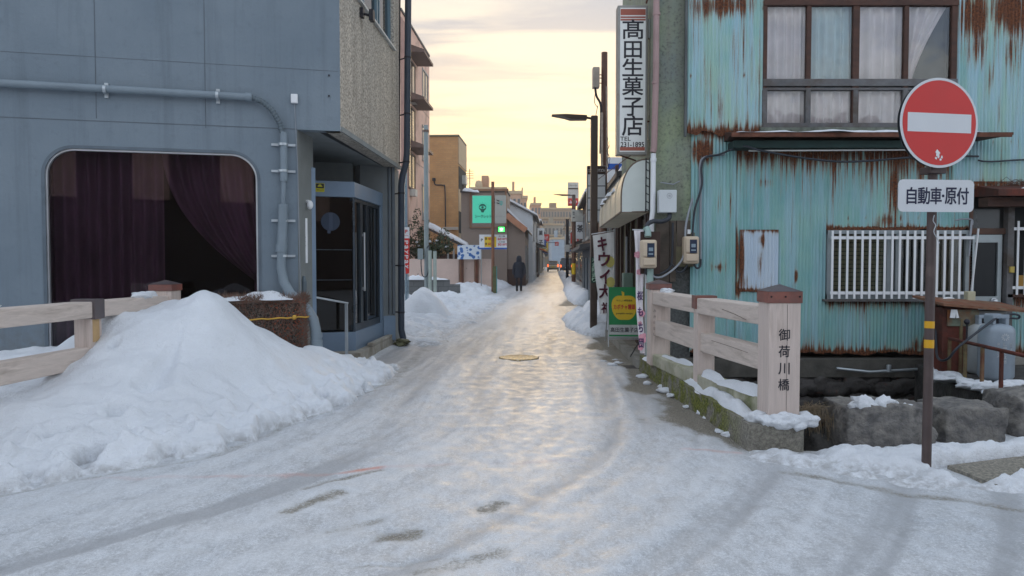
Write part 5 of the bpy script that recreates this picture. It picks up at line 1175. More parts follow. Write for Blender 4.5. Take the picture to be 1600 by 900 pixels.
# junction box, cables and meters
jb = thing('junction_box', 'pale grey metal junction box with a round mark, high on the mouldy wall', 'electrical box', at(1042, 332, 9.9))
b = MB(); c_ = at(1042, 315, 9.86); b.box(c_, (.235, .14, .30)); b.build('case', mat('pale_grey_enamel', (.58, .61, .62), .45, var=.05), jb, bevel=.01)
b = MB(); 
ring = [(math.cos(R(a_)) * .036, math.sin(R(a_)) * .036) for a_ in range(0, 360, 15)]; F0 = Fr((c_.x, c_.y - .0705), (1, 0)); cz_ = at(1044, 306, 9.8).z
b.poly(F0, [(x + .02, z + cz_) for x, z in ring], [[(x * .86 + .02, z * .86 + cz_) for x, z in ring]], .002, .001); b.glyph('45', frM(F0, .02, cz_, .001), .032, .028, .01, .001); b.build('lettering', m_greycable, jb)
b = MB(); b.tube(spl([at(1046, 334, 9.86), at(1045, 341, 9.8), at(1034, 346, 9.78), at(1020, 346, 9.76), at(1011, 352, 9.72), at(1009, 366, 9.7)]), .03, 10); b.build('flexible_cable', m_cable, jb)
def meter(px_, py_, Yd, lab, back=False):
    m_ = thing('electric_meter', lab, 'electric meter', at(px_, py_ + 25, Yd))
    c_ = at(px_, py_, Yd); s_ = Yd / F
    if back: b = MB(); b.box((c_.x - .05, c_.y + .12, c_.z + .01), (.26, .03, .46)); b.build('backboard', mat('khaki_board', (.20, .18, .11), .8, var=.3), m_)
    b = MB(); b.box((c_.x, c_.y + .01, c_.z), (.205, .16, .37), 0, 0, 1); b.build('case', mat('beige_plastic', (.58, .47, .35), .45, var=.05), m_, bevel=.03, seg=3)
    b = MB(); b.box((c_.x, c_.y - .075, c_.z + .065), (.17, .04, .20)); b.box((c_.x, c_.y - .075, c_.z - .1), (.16, .045, .1)); b.build('cover', mat('beige_plastic', (.58, .47, .35), .45, var=.05), m_, bevel=.015)
    b = MB(); b.box((c_.x + .015, c_.y - .096, c_.z + .05), (.095, .006, .18)); wd = b.build('meter_window', mat('meter_glass', (.035, .05, .085), .15, spec=.6), m_, bevel=.002)
    b = MB(); b.box((c_.x + .015, c_.y - .1, c_.z + .06), (.055, .003, .045)); b.box((c_.x + .015, c_.y - .1, c_.z + .0), (.06, .003, .02)); b.build('display', mat('meter_plate', (.25, .32, .38), .4), wd)
    return m_
m1 = meter(1013, 397, 9.62, 'beige electric meter on top of the pale green post')
b = MB(); b.box((at(1016, 395, 9.75).x, 9.76, at(1016, 395, 9.75).z), (.26, .03, .56)); b.build('backboard', m_dbr, m1)
b = MB(); c_ = at(1013, 371, 9.65); b.tube(spl([(c_.x, 9.68, c_.z + .01), (c_.x, 9.7, c_.z + .08), (c_.x - .02, 9.72, c_.z + .13)]), .045, 12); b.build('conduit_elbow', mat('pale_green_pipe', (.30, .41, .38), .5, var=.1), m1)
b = MB(); c2_ = at(1013, 420, 9.66); b.tube([(c2_.x + .03, 9.7, c2_.z), (c2_.x + .03, 9.7, .1)], .045, 14); b.build('post', mat('pale_green_pipe', (.30, .41, .38), .5, var=.1), m1)
m2 = meter(1079, 391, 9.86, 'beige electric meter on the edge of the turquoise corrugated wall', True)
cbs = thing('meter_cables', 'loops of black and grey cable running between the two beige electric meters', 'cables', at(1045, 440, 9.9))
b = MB(); b.tube(spl([at(1009, 420, 9.7), at(1010, 428, 9.7), at(1022, 430, 9.78), at(1040, 424, 9.85), at(1049, 412, 9.88), at(1051, 380, 9.9), at(1051, 348, 9.92)]), .016, 8); b.build('black_cable', m_cable, cbs)
b = MB(); b.tube(spl([at(1016, 420, 9.7), at(1020, 431, 9.68), at(1033, 433, 9.72), at(1052, 421, 9.8), at(1066, 405, 9.84), at(1070, 385, 9.86), at(1072, 350, 9.87), at(1082, 310, 9.88)]), .014, 8); b.build('grey_cable', m_greycable, cbs)
b = MB(); b.tube(spl([at(1050, 412, 9.86), at(1058, 424, 9.84), at(1066, 424, 9.84), at(1074, 414, 9.84)]), .012, 8); b.tube(spl([at(1084, 413, 9.84), at(1089, 419, 9.84), at(1094, 416, 9.86), at(1095, 405, 9.88)]), .014, 8); b.build('cable_loop', m_cable, cbs)
b = MB(); b.tube([at(1032, 285, 9.97), at(1052, 288, 9.97), at(1062, 283, 9.97)], .008, 6); b.build('short_wire', m_greycable, cbs)
b = MB(); b.box((at(1077, 362, 9.9).x, 9.93, at(1077, 362, 9.9).z), (.04, .05, .06)); b.build('small_clip', m_white, cbs)

# ================================================================== NO-ENTRY SIGN
ns = thing('road_sign', 'round red no-entry sign and white text plate on a brown pole with two yellow bands', 'road sign', gr(1447, 742))
d0_ = gr(1447, 742); yS = 5.02; q0_ = Vector((d0_.x, d0_.y, -.02)); 
tp_ = at(1459, 262, 5.06); top_ = Vector((tp_.x, tp_.y, 2.82))
top_ = q0_ + (Vector((tp_.x, 5.07, tp_.z)) - q0_) * ((2.58 + .02) / (tp_.z + .02))
b = MB(); b.tube([q0_, top_], .0305, 20); po_ = b.build('pole', m_brownpole, ns)
ax = (top_ - q0_).normalized()
def onp(z_): return q0_ + ax * ((z_ + .02) / ax.z)
for (ya, yb) in ((503, 514), (532, 545)):
    b = MB(); za, zb_ = at(1452, ya, q0_.y).z, at(1452, yb, q0_.y).z; b.tube([onp(zb_), onp(za)], .0318, 20); b.build('yellow_band', mat('reflective_yellow', (.62, .33, .01), .45, var=.1), po_)
# disc, turned about its vertical
cd_ = at(1468, 192, 4.98); yaw = R(11)
Mt = Matrix.Translation(cd_) @ Matrix.Rotation(yaw, 4, 'Z') @ Matrix.Rotation(R(90), 4, 'X')
def disc(mb, r, z_, n=64): mb.add([Mt @ Vector((r * math.cos(2 * math.pi * i / n), r * math.sin(2 * math.pi * i / n), z_)) for i in range(n)], [tuple(range(n))]); return mb
b = MB(); n = 64; rd = .300
b.prism([Mt @ Vector((rd * math.cos(2 * math.pi * i / n), rd * math.sin(2 * math.pi * i / n), -.004)) for i in range(n)], [Mt @ Vector((rd * math.cos(2 * math.pi * i / n), rd * math.sin(2 * math.pi * i / n), 0)) for i in range(n)]); b.build('disc_rim', mat('reflective_white', (.60, .62, .64), .35, var=.04, bump=.05), ns)
b = MB(); disc(b, .283, .0012); b.build('disc_face', m_red, ns)
b = MB(); b.add([Mt @ Vector(p_) for p_ in ((-.245, -.063, .0022), (.245, -.063, .0022), (.245, .063, .0022), (-.245, .063, .0022))], [(0, 1, 2, 3)]); b.build('white_bar', mat('reflective_white', (.60, .62, .64), .35, var=.04, bump=.05), ns)
b = MB(); rn = random.Random(4)
for i in range(9):
    cx_, cy_ = -.005 + rn.gauss(0, .018), -.232 + rn.gauss(0, .015); k_ = rn.uniform(.007, .018); m__ = rn.randint(5, 8)
    b.add([Mt @ Vector((cx_ + k_ * rn.uniform(.5, 1.2) * math.cos(2 * math.pi * j / m__), cy_ + k_ * rn.uniform(.5, 1.2) * math.sin(2 * math.pi * j / m__), .003 + .0001 * i)) for j in range(m__)], [tuple(range(m__))])
b.build('sticker_remains', m_white, ns)
# a second disc on the far side of the pole
Mt2 = Matrix.Translation(cd_ + Vector((.028, .085, .012))) @ Matrix.Rotation(R(11), 4, 'Z') @ Matrix.Rotation(R(90), 4, 'X')
b = MB(); b.prism([Mt2 @ Vector((rd * math.cos(2 * math.pi * i / n), rd * math.sin(2 * math.pi * i / n), -.004)) for i in range(n)], [Mt2 @ Vector((rd * math.cos(2 * math.pi * i / n), rd * math.sin(2 * math.pi * i / n), 0)) for i in range(n)]); b.build('rear_disc', mat('dark_sign_back', (.05, .055, .06), .4, .5), ns)
b = MB(); 
for zz in (at(1468, 265, 5).z,): c_ = onp(zz); b.box((c_.x + .0, c_.y, c_.z), (.12, .11, .045), yaw)
b.build('clamp', m_brownpole, ns, bevel=.004)
c_ = at(1463, 306, 4.97); Mp = Matrix.Translation(c_) @ Matrix.Rotation(R(6), 4, 'Z') @ Matrix.Rotation(R(90), 4, 'X')
ol = rrect(-.272, .272, -.108, .108, .035, 6); b = MB(); b.prism([Mp @ Vector((x, y, -.004)) for x, y in ol], [Mp @ Vector((x, y, 0)) for x, y in ol]); b.build('text_plate', mat('reflective_white', (.60, .62, .64), .35, var=.04, bump=.05), ns)
b = MB(); cx_ = -.180
for ch, x_, w_2 in (('自', -.178, .068), ('動', -.090, .084), ('車', -.003, .080), ('・', .048, .016), ('原', .103, .080), ('付', .190, .084)):
    b.glyph(ch, Mp, w_2, .110 if ch != '・' else .016, .024, .0015, cx=x_, cy=0)
b.build('lettering', mat('navy_ink', (.012, .015, .045), .5, bump=0), ns)
b = MB(); ax2 = [at(1460, 336, 4.96), at(1458, 345, 4.96), at(1462, 352, 4.96), at(1459, 362, 4.96), at(1464, 372, 4.96), at(1468, 380, 4.96)]
b.tube(spl(ax2, 3), .003, 4); b.build('loose_wire', m_steel, ns)

# ================================================================== BOULDERS, LEDGE, RAILING, CYLINDERS (right foreground)
def boulder(px0, px1, py0, Yc, dep, seed, lab, box=.5):
    c0, c1 = at(px0, 650, Yc), at(px1, 650, Yc); top = at((px0 + px1) / 2, py0, Yc + dep * .2).z; bm = bmesh.new()
    bmesh.ops.create_cube(bm, size=2); bmesh.ops.subdivide_edges(bm, edges=bm.edges[:], cuts=22, use_grid_fill=True)
    P = np.array([v.co[:] for v in bm.verts]); fs = [tuple(v.index for v in f.verts) for f in bm.faces]; bm.free()
    L = np.linalg.norm(P, axis=1, keepdims=True); Lb = np.abs(P).max(1, keepdims=True); P = P * (box + (1 - box) * (Lb / L) ** 1.0)
    nn = fbm(P[:, 0] * 1.4 + seed, P[:, 1] * 1.4 + P[:, 2] * 1.7, seed, 5, .6); nn2 = fbm(P[:, 0] * 6 + seed, P[:, 1] * 6 + P[:, 2] * 5, seed + 3, 3, .6)
    P = P * (1 + .13 * nn + .035 * nn2)[:, None]; w_ = (c1.x - c0.x) / 2; zb_ = -.25
    P = P * np.array([w_, dep / 2, (top - zb_) / 2]) + np.array([(c0.x + c1.x) / 2, Yc + dep * .2, (top + zb_) / 2])
    b = MB(); b.add(P.tolist(), fs, 0, True); return b.build('boulder', m_rock, label=lab, cat='boulder')
boulder(1308, 1450, 624, 5.85, .5, 3, 'dark grey squared boulder with a clump of snow on top, nearest the railing', .72)
boulder(1460, 1562, 626, 6.05, .5, 8, 'dark grey squared boulder behind the no-entry post, bare of snow', .74)
boulder(1566, 1700, 606, 6.30, .6, 15, 'rounded paler grey boulder at the right end of the row', .45)
s_ = MB()
for (px_, py_, r_) in ((1346, 631, .075), (1365, 634, .06), (1381, 630, .062), (1397, 636, .052), (1414, 637, .045), (1336, 637, .05), (1355, 640, .06), (1405, 640, .045), (1372, 640, .06)): s_.blob(at(px_, py_, 5.80), r_, int(px_), 3, .45, sq=(1.15, .9, .85))
s_.build('snow_lump', snow, label='clump of lumpy snow on top of the boulder nearest the railing', cat='snow lump')
dg = MB()
for i, (x_, y_, z_, r_) in enumerate(((2.50, 5.95, -.22, .2), (2.42, 6.15, -.45, .25), (2.72, 6.2, -.35, .22), (2.35, 5.8, -.5, .2))): dg.blob((x_, y_, z_), r_, 90 + i, 3, .4, sq=(1, .8, 1))
dg.build('gap_darkening_stones', m_stone_dark, label='dark stones added to darken the gap between the kerb end and first boulder', cat='stones')  # stones added to keep this gap dark
# dry grass tuft hanging by the kerb end
gt = MB(); rn = random.Random(6)
for cx_, cy_, N, hh in ((1268, 640, 130, .22), (1303, 655, 50, .18)):
    for i in range(N):
        p_ = at(cx_ + rn.gauss(0, 7), cy_ + rn.gauss(0, 3), 6.0 + rn.uniform(-.06, .1)); d_ = Vector((rn.gauss(0, .05), rn.uniform(-.06, .03), rn.uniform(.0, .05))); e_ = p_ + d_ + Vector((rn.gauss(0, .02), -.02, -rn.uniform(.08, hh)))
        gt.tube([p_, p_ + d_, e_.lerp(p_ + d_, .5) + Vector((rn.gauss(0, .01), 0, 0)), e_], .0018, 3, sm=False, cap=False)
gt.build('dry_grass', mat('straw', (.26, .20, .13), .9, var=.3), label='tuft of dry straw-coloured grass drooping in the dark gap beside the kerb end', cat='grass')
lg = MB()
lg.prism([(4.98, 6.46, -1.5), (9, 6.46, -1.5), (9, 9.86, -1.5), (5.42, 9.86, -1.5)], [(4.98, 6.46, .08), (9, 6.46, .08), (9, 9.86, .08), (5.42, 9.86, .08)])
lg.build('ledge', m_stone_dark, kind='structure')
rl = thing('pipe_railing', 'rusty iron pipe railing on the ledge in front of the gas cylinders', 'railing', (5.1, 7.6, .08))
rp = lambda y: Vector((5.0 + (y - 6.46) * .129 + .04, y, .08))
zr_ = .50; 
ra, rb = at(1463, 524, 9.4), at(1640, 565, 6.75)
b = MB(); b.tube([ra, ra.lerp(rb, .33), ra.lerp(rb, .66), rb], .02, 10); b.build('top_rail', m_rustp, rl)
m_ochre = mat('flaking_ochre_iron', (.17, .13, .065), .8, var=.4, scale=15, col2=(.14, .055, .03), c2at=.55, c2w=.2)
for px_, mt_ in ((1464, m_ochre), (1486, m_ochre), (1511, m_ochre), (1538, m_ochre), (1568, m_rustp), (1612, m_rustp)):
    # find rail point at this pixel column
    best = min((ra.lerp(rb, k_ / 400) for k_ in range(401)), key=lambda p_: abs(800 + p_.x / p_.y * F - px_)); b = MB(); b.box((best.x, best.y, (best.z + .05) / 2), (.03, .03, best.z - .05)); b.build('post', mt_, rl)
def cyl(px_, Yd, r_, z1, lab, mt_):
    c_ = at(px_, 560, Yd); m_ = thing('gas_cylinder', lab, 'gas cylinder', (c_.x, c_.y, .08))
    b = MB(); L_ = z1 - .09; prof = [(r_ * .8, .09), (r_ * .86, .10), (r_, .14), (r_, z1 - .10), (r_ * .97, z1 - .065), (r_ * .86, z1 - .03), (r_ * .6, z1 - .008), (r_ * .3, z1), (0.001, z1)]
    b.lathe((c_.x, c_.y, 0), prof, 32); b.build('body', mt_, m_)
    return m_, c_
m_cyl = mat('grey_cylinder_paint', (.27, .32, .37), .45, var=.1, scale=4, bump=.08, col2=(.26, .27, .26), c2at=.64, c2w=.1); m_cyl2 = mat('pale_cylinder_paint', (.38, .41, .42), .45, var=.12, scale=4, bump=.08, col2=(.30, .26, .2), c2at=.60, c2w=.2)
g1, cA = cyl(1556, 8.45, .184, .74, 'grey gas cylinder with white lettering and a collar, the nearer of the pair', m_cyl)
g2, cB = cyl(1534, 8.98, .184, .70, 'paler plain gas cylinder half hidden behind the lettered one', m_cyl2)
for gg, cc, zt_ in ((g1, cA, .74), (g2, cB, .70)):
    b = MB(); 
    for s__ in (-1, 1): b.box((cc.x + s__ * .075, cc.y, zt_ + .045), (.04, .15, .11))
    b.box((cc.x, cc.y + .075, zt_ + .06), (.19, .02, .10)); b.box((cc.x, cc.y - .072, zt_ + .085), (.19, .014, .045)); b.build('collar', m_cyl, gg, bevel=.006)
    b = MB(); b.tube([(cc.x, cc.y, zt_ - .01), (cc.x, cc.y, zt_ + .08)], .02, 10); b.build('valve', m_ink, gg)
fc_ = Fr((cA.x, cA.y - .168), (1, -.02)); b = MB()
def cylw(mb, text, a_, z_, w_, h_, bold=.01):
    n0 = len(mb.v); mb.glyph(text, Matrix.Identity(4), w_, h_, bold, 0, cx=a_, cy=z_)
    for i in range(n0, len(mb.v)):
        x, z, _ = mb.v[i]; th = x / .184; mb.v[i] = (cA.x + .186 * math.sin(th), cA.y - .186 * math.cos(th), z)
for i, ch in enumerate('高圧ガス'): cylw(b, ch, -.085, .52 - i * .045, .028, .032)
for i, ch in enumerate('LPガス燃'): cylw(b, ch, -.02, .52 - i * .050, .036, .038)
for i, ch in enumerate('日本海'): cylw(b, ch, .055, .51 - i * .05, .032, .034)
za_ = .60
for i in range(10):
    a_ = R(36 * i); n0 = len(b.v); 
    pts = [(-.017 + .018 * math.cos(a_ - .16), za_ + .018 * math.sin(a_ - .16)), (-.017 + .042 * math.cos(a_ - .12), za_ + .042 * math.sin(a_ - .12)), (-.017 + .042 * math.cos(a_ + .12), za_ + .042 * math.sin(a_ + .12)), (-.017 + .018 * math.cos(a_ + .16), za_ + .018 * math.sin(a_ + .16))]
    b.add([(cA.x + .186 * math.sin(x / .184), cA.y - .186 * math.cos(x / .184), z) for x, z in pts], [(0, 1, 2, 3)])
b.build('lettering', mat('stencil_white', (.55, .57, .58), .6, bump=0), g1)
hs = MB(); hs.tube(spl([(cA.x - .02, cA.y - .06, .83), at(1500, 540, 8.3), at(1482, 560, 8.4), at(1468, 562, 8.6), at(1463, 545, 9), at(1466, 500, 9.2), at(1490, 480, 9.3)]), .014, 8)
hs.tube(spl([(cA.x + .05, cA.y, .83), (cA.x + .16, cA.y - .03, .85), (cA.x + .24, cA.y - .02, .835), (cA.x + .25, cA.y, .80), (cA.x + .18, cA.y, .80), (cA.x + .05, cA.y, .805)]), .012, 8); hs.build('gas_hose', m_cable, g1)
# rusty sheet cabinet and white appliance
rc = thing('rusty_cabinet', 'tall rust-red metal cabinet between the brown pole and the gas cylinders', 'cabinet', (5.6, 9.2, .08))
c0, c1 = at(1471, 590, 9.0), at(1529, 480, 9.0)
b = MB(); b.box(((c0.x + c1.x) / 2, 9.2, (.08 + c1.z) / 2), (c1.x - c0.x, .4, c1.z - .08)); b.build('body', m_rustp, rc, bevel=.01)
b = MB(); b.box(((c0.x + c1.x) / 2 + .02, 8.985, c1.z - .13), (c1.x - c0.x - .06, .02, .2)); b.build('upper_panel', mat('greenish_iron', (.13, .15, .11), .8, var=.4, scale=9, col2=(.22, .08, .03), c2at=.52, c2w=.15), rc)
b = MB(); x_ = (c0.x + c1.x) / 2 + .0; b.box((x_, 8.985, .4), (.025, .03, .7)); b.build('centre_strip', m_ochre, rc)
b = MB(); b.beam(at(1490, 484, 8.95), at(1488, 497, 8.93), .05, .02); b.beam(at(1493, 484, 8.95), at(1496, 497, 8.93), .04, .02); b.build('white_clip', m_white, rc)
b = MB(); b.prism([(c0.x - .05, 8.9, c1.z + .02), (c1.x + .65, 8.9, c1.z - .07), (c1.x + .65, 9.6, c1.z - .0), (c0.x - .05, 9.6, c1.z + .09)], [(c0.x - .05, 8.9, c1.z + .05), (c1.x + .65, 8.9, c1.z - .04), (c1.x + .65, 9.6, c1.z + .03), (c0.x - .05, 9.6, c1.z + .12)]); b.build('lid', mat('rust_streaked_lid', (.20, .13, .085), .8, var=.4, scale=12, col2=(.20, .06, .025), c2at=.5, c2w=.2), rc)
wa = thing('water_heater', 'white metal water heater box standing behind the gas cylinders', 'water heater', (6.0, 9.4, .08)); c2_ = at(1570, 480, 9.2)
b = MB(); b.box(((c1.x + c2_.x + .05) / 2, 9.36, (.08 + c1.z - .06) / 2), (c2_.x - c1.x, .36, c1.z - .14)); b.build('body', m_offwhite, wa, bevel=.015)
b = MB(); b.box(((c1.x + c2_.x + .05) / 2 + .0, 9.17, c1.z - .3), (.28, .02, .2)); b.build('vent_panel', m_cyl, wa, bevel=.004)
tt = thing('round_tag_pole', 'thin dark stake with a round black head beside the rusty cabinet', 'stake', at(1511, 590, 8.8)); c_ = at(1511, 503, 8.8)
b = MB(); b.tube([(c_.x, c_.y, .08), c_], .011, 8); b.build('stake', m_ink, tt); b = MB(); b.blob(c_, .035, 2, 2, .05); b.build('head', m_ink, tt)
s_ = MB(); rn = random.Random(8)
for px_, py_ in ((1470, 577), (1480, 585), (1510, 592), (1518, 598), (1530, 596), (1548, 600), (1556, 606), (1568, 606), (1578, 602), (1592, 598), (1562, 612), (1496, 588)):
    q_ = gr(px_, py_ + 2, .10); s_.blob((q_.x, q_.y + .05, .09), rn.uniform(.06, .12), px_, 3, .45, sq=(1.5, 1.2, .5))
s_.build('snow_lump', snow, label='patchy lumps of snow round the feet of the gas cylinders and rusty railing', cat='snow lump')
fs_ = thing('white_frame', 'small white bent pipe and cream box hanging by the barred window behind the brown pole', 'pipe', at(1480, 465, 9.5))
b = MB(); b.tube(spl([at(1462, 458, 9.5), at(1458, 466, 9.5), at(1463, 472, 9.5), at(1478, 466, 9.5), at(1490, 467, 9.6)]), .014, 7); b.build('bent_pipe', m_white, fs_)
b = MB(); b.box(at(1515, 464, 9.6), (.1, .1, .15)); b.build('cream_box', mat('cream_plastic', (.45, .43, .30), .5), fs_, bevel=.01)

# ================================================================== MANHOLE
mh = thing('manhole_cover', 'round brass-coloured manhole cover clear of ice in the middle of the road', 'manhole cover', gr(811, 558, .02))
q_ = gr(811, 558, .02); b = MB(); b.lathe((q_.x, q_.y, 0), [(.30, -.01), (.30, .019), (.285, .022), (.27, .019), (.001, .019)], 40); 
mm_, tm, bm_ = new_mat('brass_manhole'); gm_ = G(tm); vv = gm_.coord((1, 1, 1)); ck_ = gm_.n('ShaderNodeTexVoronoi'); gm_.l(vv, ck_.inputs['Vector']); ck_.inputs['Scale'].default_value = 17
nn = gm_.noise(vv, 20, 5, .7); cc_ = gm_.mix(gm_.ramp(ck_.outputs['Distance'], [(.2, 0.0), (.45, 1.0)]), (.80, .56, .20), (.30, .22, .12)); cc_ = gm_.mix(gm_.ramp(nn, [(.55, 0.0), (.66, .8)]), cc_, (.55, .56, .56))
gm_.l(cc_, bm_.inputs['Base Color']); bm_.inputs['Roughness'].default_value = .55; gm_.l(gm_.bump(ck_.outputs['Distance'], .8, .01), bm_.inputs['Normal']); b.build('cover', mm_, mh)

# ================================================================== SHOP BANNERS, SANDWICH BOARD
m_cloth = mat('banner_cloth', (.88, .86, .84), .85, var=.06, bump=.1)
def cloth(fr_pts, Yd, name, mt_, par, wav=.03, seed=0, nx=14, nz=30):
    """banner between four corner pixels (tl, tr, br, bl) at depth Yd, with gentle folds"""
    tl, tr, br_, bl_ = [at(x, y, Yd) for x, y in fr_pts]; u, v = np.meshgrid(np.linspace(0, 1, nx), np.linspace(0, 1, nz))
    P = [(1 - v) * ((1 - u) * bl_[i] + u * br_[i]) + v * ((1 - u) * tl[i] + u * tr[i]) for i in range(3)]
    P[1] = P[1] + wav * np.sin(u * 5 + v * 3 + seed) * (1.1 - v) + wav * .5 * np.sin(u * 11 + seed)
    P[0] = P[0] + .012 * np.sin(v * 7 + seed)
    return grid_obj(name, *P, mt_, parent=par), (tl, tr, br_, bl_)
b1 = thing('shop_banner', 'white cloth banner with large dark maroon katakana and yellow patches, beside the street-name pole', 'banner', gr(957, 530, .1))
cloth([(925, 368), (958, 362), (960, 494), (937, 491)], 13.4, 'banner_cloth', m_cloth, b1, .02, 1)
b = MB(); pc_ = at(959.5, 400, 13.45); b.tube([(pc_.x, 13.45, .1), (pc_.x, 13.45, at(959, 358, 13.45).z)], .014, 8); b.tube([at(924, 366, 13.45), at(961, 360, 13.45)], .009, 8); b.build('banner_pole', m_alu, b1)
Mb = Matrix.Translation((0, 13.36, 0)) @ Matrix.Rotation(R(90), 4, 'X')
b = MB()
for ch, px_, py_, w_, h_ in (('キ', 941, 381, .16, .24), ('ウ', 944, 405, .20, .24), ('イ', 945, 432, .17, .25), ('大', 945, 455, .20, .24), ('福', 948, 481, .19, .19)):
    c_ = at(px_, py_, 13.36); b.glyph(ch, ital(Mb, 0), w_, h_, .035, .002, cx=c_.x, cy=c_.z)
b.build('lettering', mat('maroon_ink', (.10, .012, .03), .7, bump=0), b1)
b = MB()
for px_, py_, r_ in ((953, 409, .085), (954, 441, .08)):
    c_ = at(px_, py_, 13.375); b.add([c_ + Vector((r_ * math.cos(R(a_)), 0, r_ * 1.2 * math.sin(R(a_)))) for a_ in range(0, 360, 20)], [tuple(range(18))])
b.build('yellow_patch', mat('soft_yellow', (.60, .52, .16), .8), b1)
b2 = thing('shop_banner', 'narrow pink and white flowered cloth banner half hidden behind the pale green meter post', 'banner', gr(1000, 560, .1))
cloth([(990, 360), (1005, 360), (1007, 552), (999, 552)], 9.95, 'banner_cloth', mat('pinkish_cloth', (.86, .80, .82), .85, var=.12, scale=5, bump=.1), b2, .015, 2)
b = MB(); b.tube([at(988, 359, 9.97), at(1012, 359, 9.97)], .008, 8); b.tube([(at(1009, 400, 9.98).x, 9.98, .1), (at(1009, 400, 9.98).x, 9.98, at(1009, 357, 9.98).z)], .012, 8); b.build('banner_pole', m_alu, b2)
b = MB()
for px_, py_, r_ in ((996, 398, .05), (999, 425, .045), (1003, 490, .05), (1005, 528, .07), (1001, 543, .045), (1000, 505, .03)):
    c_ = at(px_, py_, 9.92)
    for k_ in range(5): cc = c_ + Vector((r_ * .5 * math.cos(k_ * 1.257), 0, r_ * .5 * math.sin(k_ * 1.257))); b.add([cc + Vector((r_ * .45 * math.cos(R(a_)), -.0003 * k_, r_ * .45 * math.sin(R(a_)))) for a_ in range(0, 360, 30)], [tuple(range(12))])
b.build('flower_print', mat('blossom_pink', (.75, .35, .42), .8, var=.3, scale=20), b2)
Mb2 = Matrix.Translation((0, 9.915, 0)) @ Matrix.Rotation(R(90), 4, 'X'); b = MB()
for ch, px_, py_, w_, h_ in (('桜', 1000, 462, .075, .12), ('も', 1000.5, 487, .07, .11), ('ち', 1001, 512, .06, .12), ('団', 1002, 536, .06, .12)):
    c_ = at(px_, py_, 9.915); b.glyph(ch, Mb2, w_, h_, .03, .002, cx=c_.x, cy=c_.z)
b.build('lettering', mat('violet_ink', (.08, .03, .13), .7, bump=0), b2)
bd = thing('sandwich_board', 'green sandwich board with a yellow apple-shaped fruit emblem and red lettering, on the pavement', 'sandwich board', gr(974, 533, .1))
Yb = 12.1; cc0, cc1 = at(950.5, 525, Yb), at(999, 448, Yb); tilt = R(7); cxb = (cc0.x + cc1.x) / 2; Mbd = Matrix.Translation((cxb, Yb - .09, cc0.z)) @ Matrix.Rotation(R(-3), 4, 'Z') @ Matrix.Rotation(R(90) - tilt * 1, 4, 'X')
wB_, hB_ = (cc1.x - cc0.x), (cc1.z - cc0.z) * 1.0
def bpl(mb, pts, z_, th=.0): return mb.add([Mbd @ Vector((x, y, z_)) for x, y in pts], [tuple(range(len(pts)))])
def bbox(mb, x0, x1, y0, y1, z0, z1): return mb.prism([Mbd @ Vector(p_) for p_ in ((x0, y0, z0), (x1, y0, z0), (x1, y1, z0), (x0, y1, z0))], [Mbd @ Vector(p_) for p_ in ((x0, y0, z1), (x1, y0, z1), (x1, y1, z1), (x0, y1, z1))])
b = MB(); bbox(b, -wB_ / 2, wB_ / 2, .0, hB_, -.012, 0); b.build('board', m_green, bd)
b = MB(); bbox(b, -wB_ / 2 + .005, wB_ / 2 - .005, .03, hB_ * .235, .0, .004); b.build('name_strip', m_offwhite, bd)
ap = []
for i in range(48):
    a_ = R(i * 7.5); r_ = 1 - .10 * math.exp(-((i * 7.5 - 90) / 20) ** 2) - .06 * math.exp(-((i * 7.5 - 270) / 16) ** 2); ap.append((.205 * r_ * (abs(math.cos(a_)) ** .8) * (1 if math.cos(a_) > 0 else -1) * (1 + .0), .215 * r_ * (abs(math.sin(a_)) ** .9) * (1 if math.sin(a_) > 0 else -1) + hB_ * .585))
ap = [(x * (1 + .12 * (y - hB_ * .585) / .2), y) for x, y in ap]
b = MB(); bpl(b, ap, .002); bpl(b, [(-.035, hB_ * .585 + .18), (.0, hB_ * .585 + .18), (-.0, hB_ * .585 + .25), (-.045, hB_ * .585 + .27)], .0025); b.build('fruit_emblem', m_yellow, bd)
b = MB(); b.glyph('やさしい野菜風味', Mbd, .26, .033, .01, .004, cy=hB_ * .585 + .115); b.build('lettering', m_ink, bd); b = MB(); b.glyph('pumpkin manjyu', Mbd, .27, .04, .012, .004, cy=hB_ * .585 - .10); b.build('lettering', m_ink, bd); b = MB(); b.glyph('高田生菓子店', Mbd, wB_ * .9, .078, .02, .006, cy=hB_ * .135); b.build('lettering', m_ink, bd)
b = MB(); b.glyph('カボチャ饅頭', Mbd, .35, .085, .03, .0045, cy=hB_ * .585 + .01); b.build('red_lettering', m_red, bd)
b = MB()
for x_ in (-wB_ / 2 - .008, wB_ / 2 + .008): b.tube([Mbd @ Vector((x_, -.17, 0)), Mbd @ Vector((x_, hB_, 0))], .010, 8)
b.tube([Mbd @ Vector((-wB_ / 2, -.01, 0)), Mbd @ Vector((wB_ / 2, -.01, 0))], .012, 8); b.tube([Mbd @ Vector((-wB_ / 2, -.04, 0)), Mbd @ Vector((wB_ / 2, -.04, 0))], .008, 8)
tpv = Mbd @ Vector((0, hB_, -.01))
for x_ in (-wB_ / 2, wB_ / 2): p_ = Mbd @ Vector((x_, hB_ * .9, -.02)); b.tube([p_, Vector((p_.x, p_.y + .42, .1))], .010, 8)
b.build('frame', m_alu, bd)
b = MB(); c_ = gr(985, 557, .11); b.tube([c_, at(1001, 530, 9.95)], .008, 6); b.build('stay', m_ink, b2)

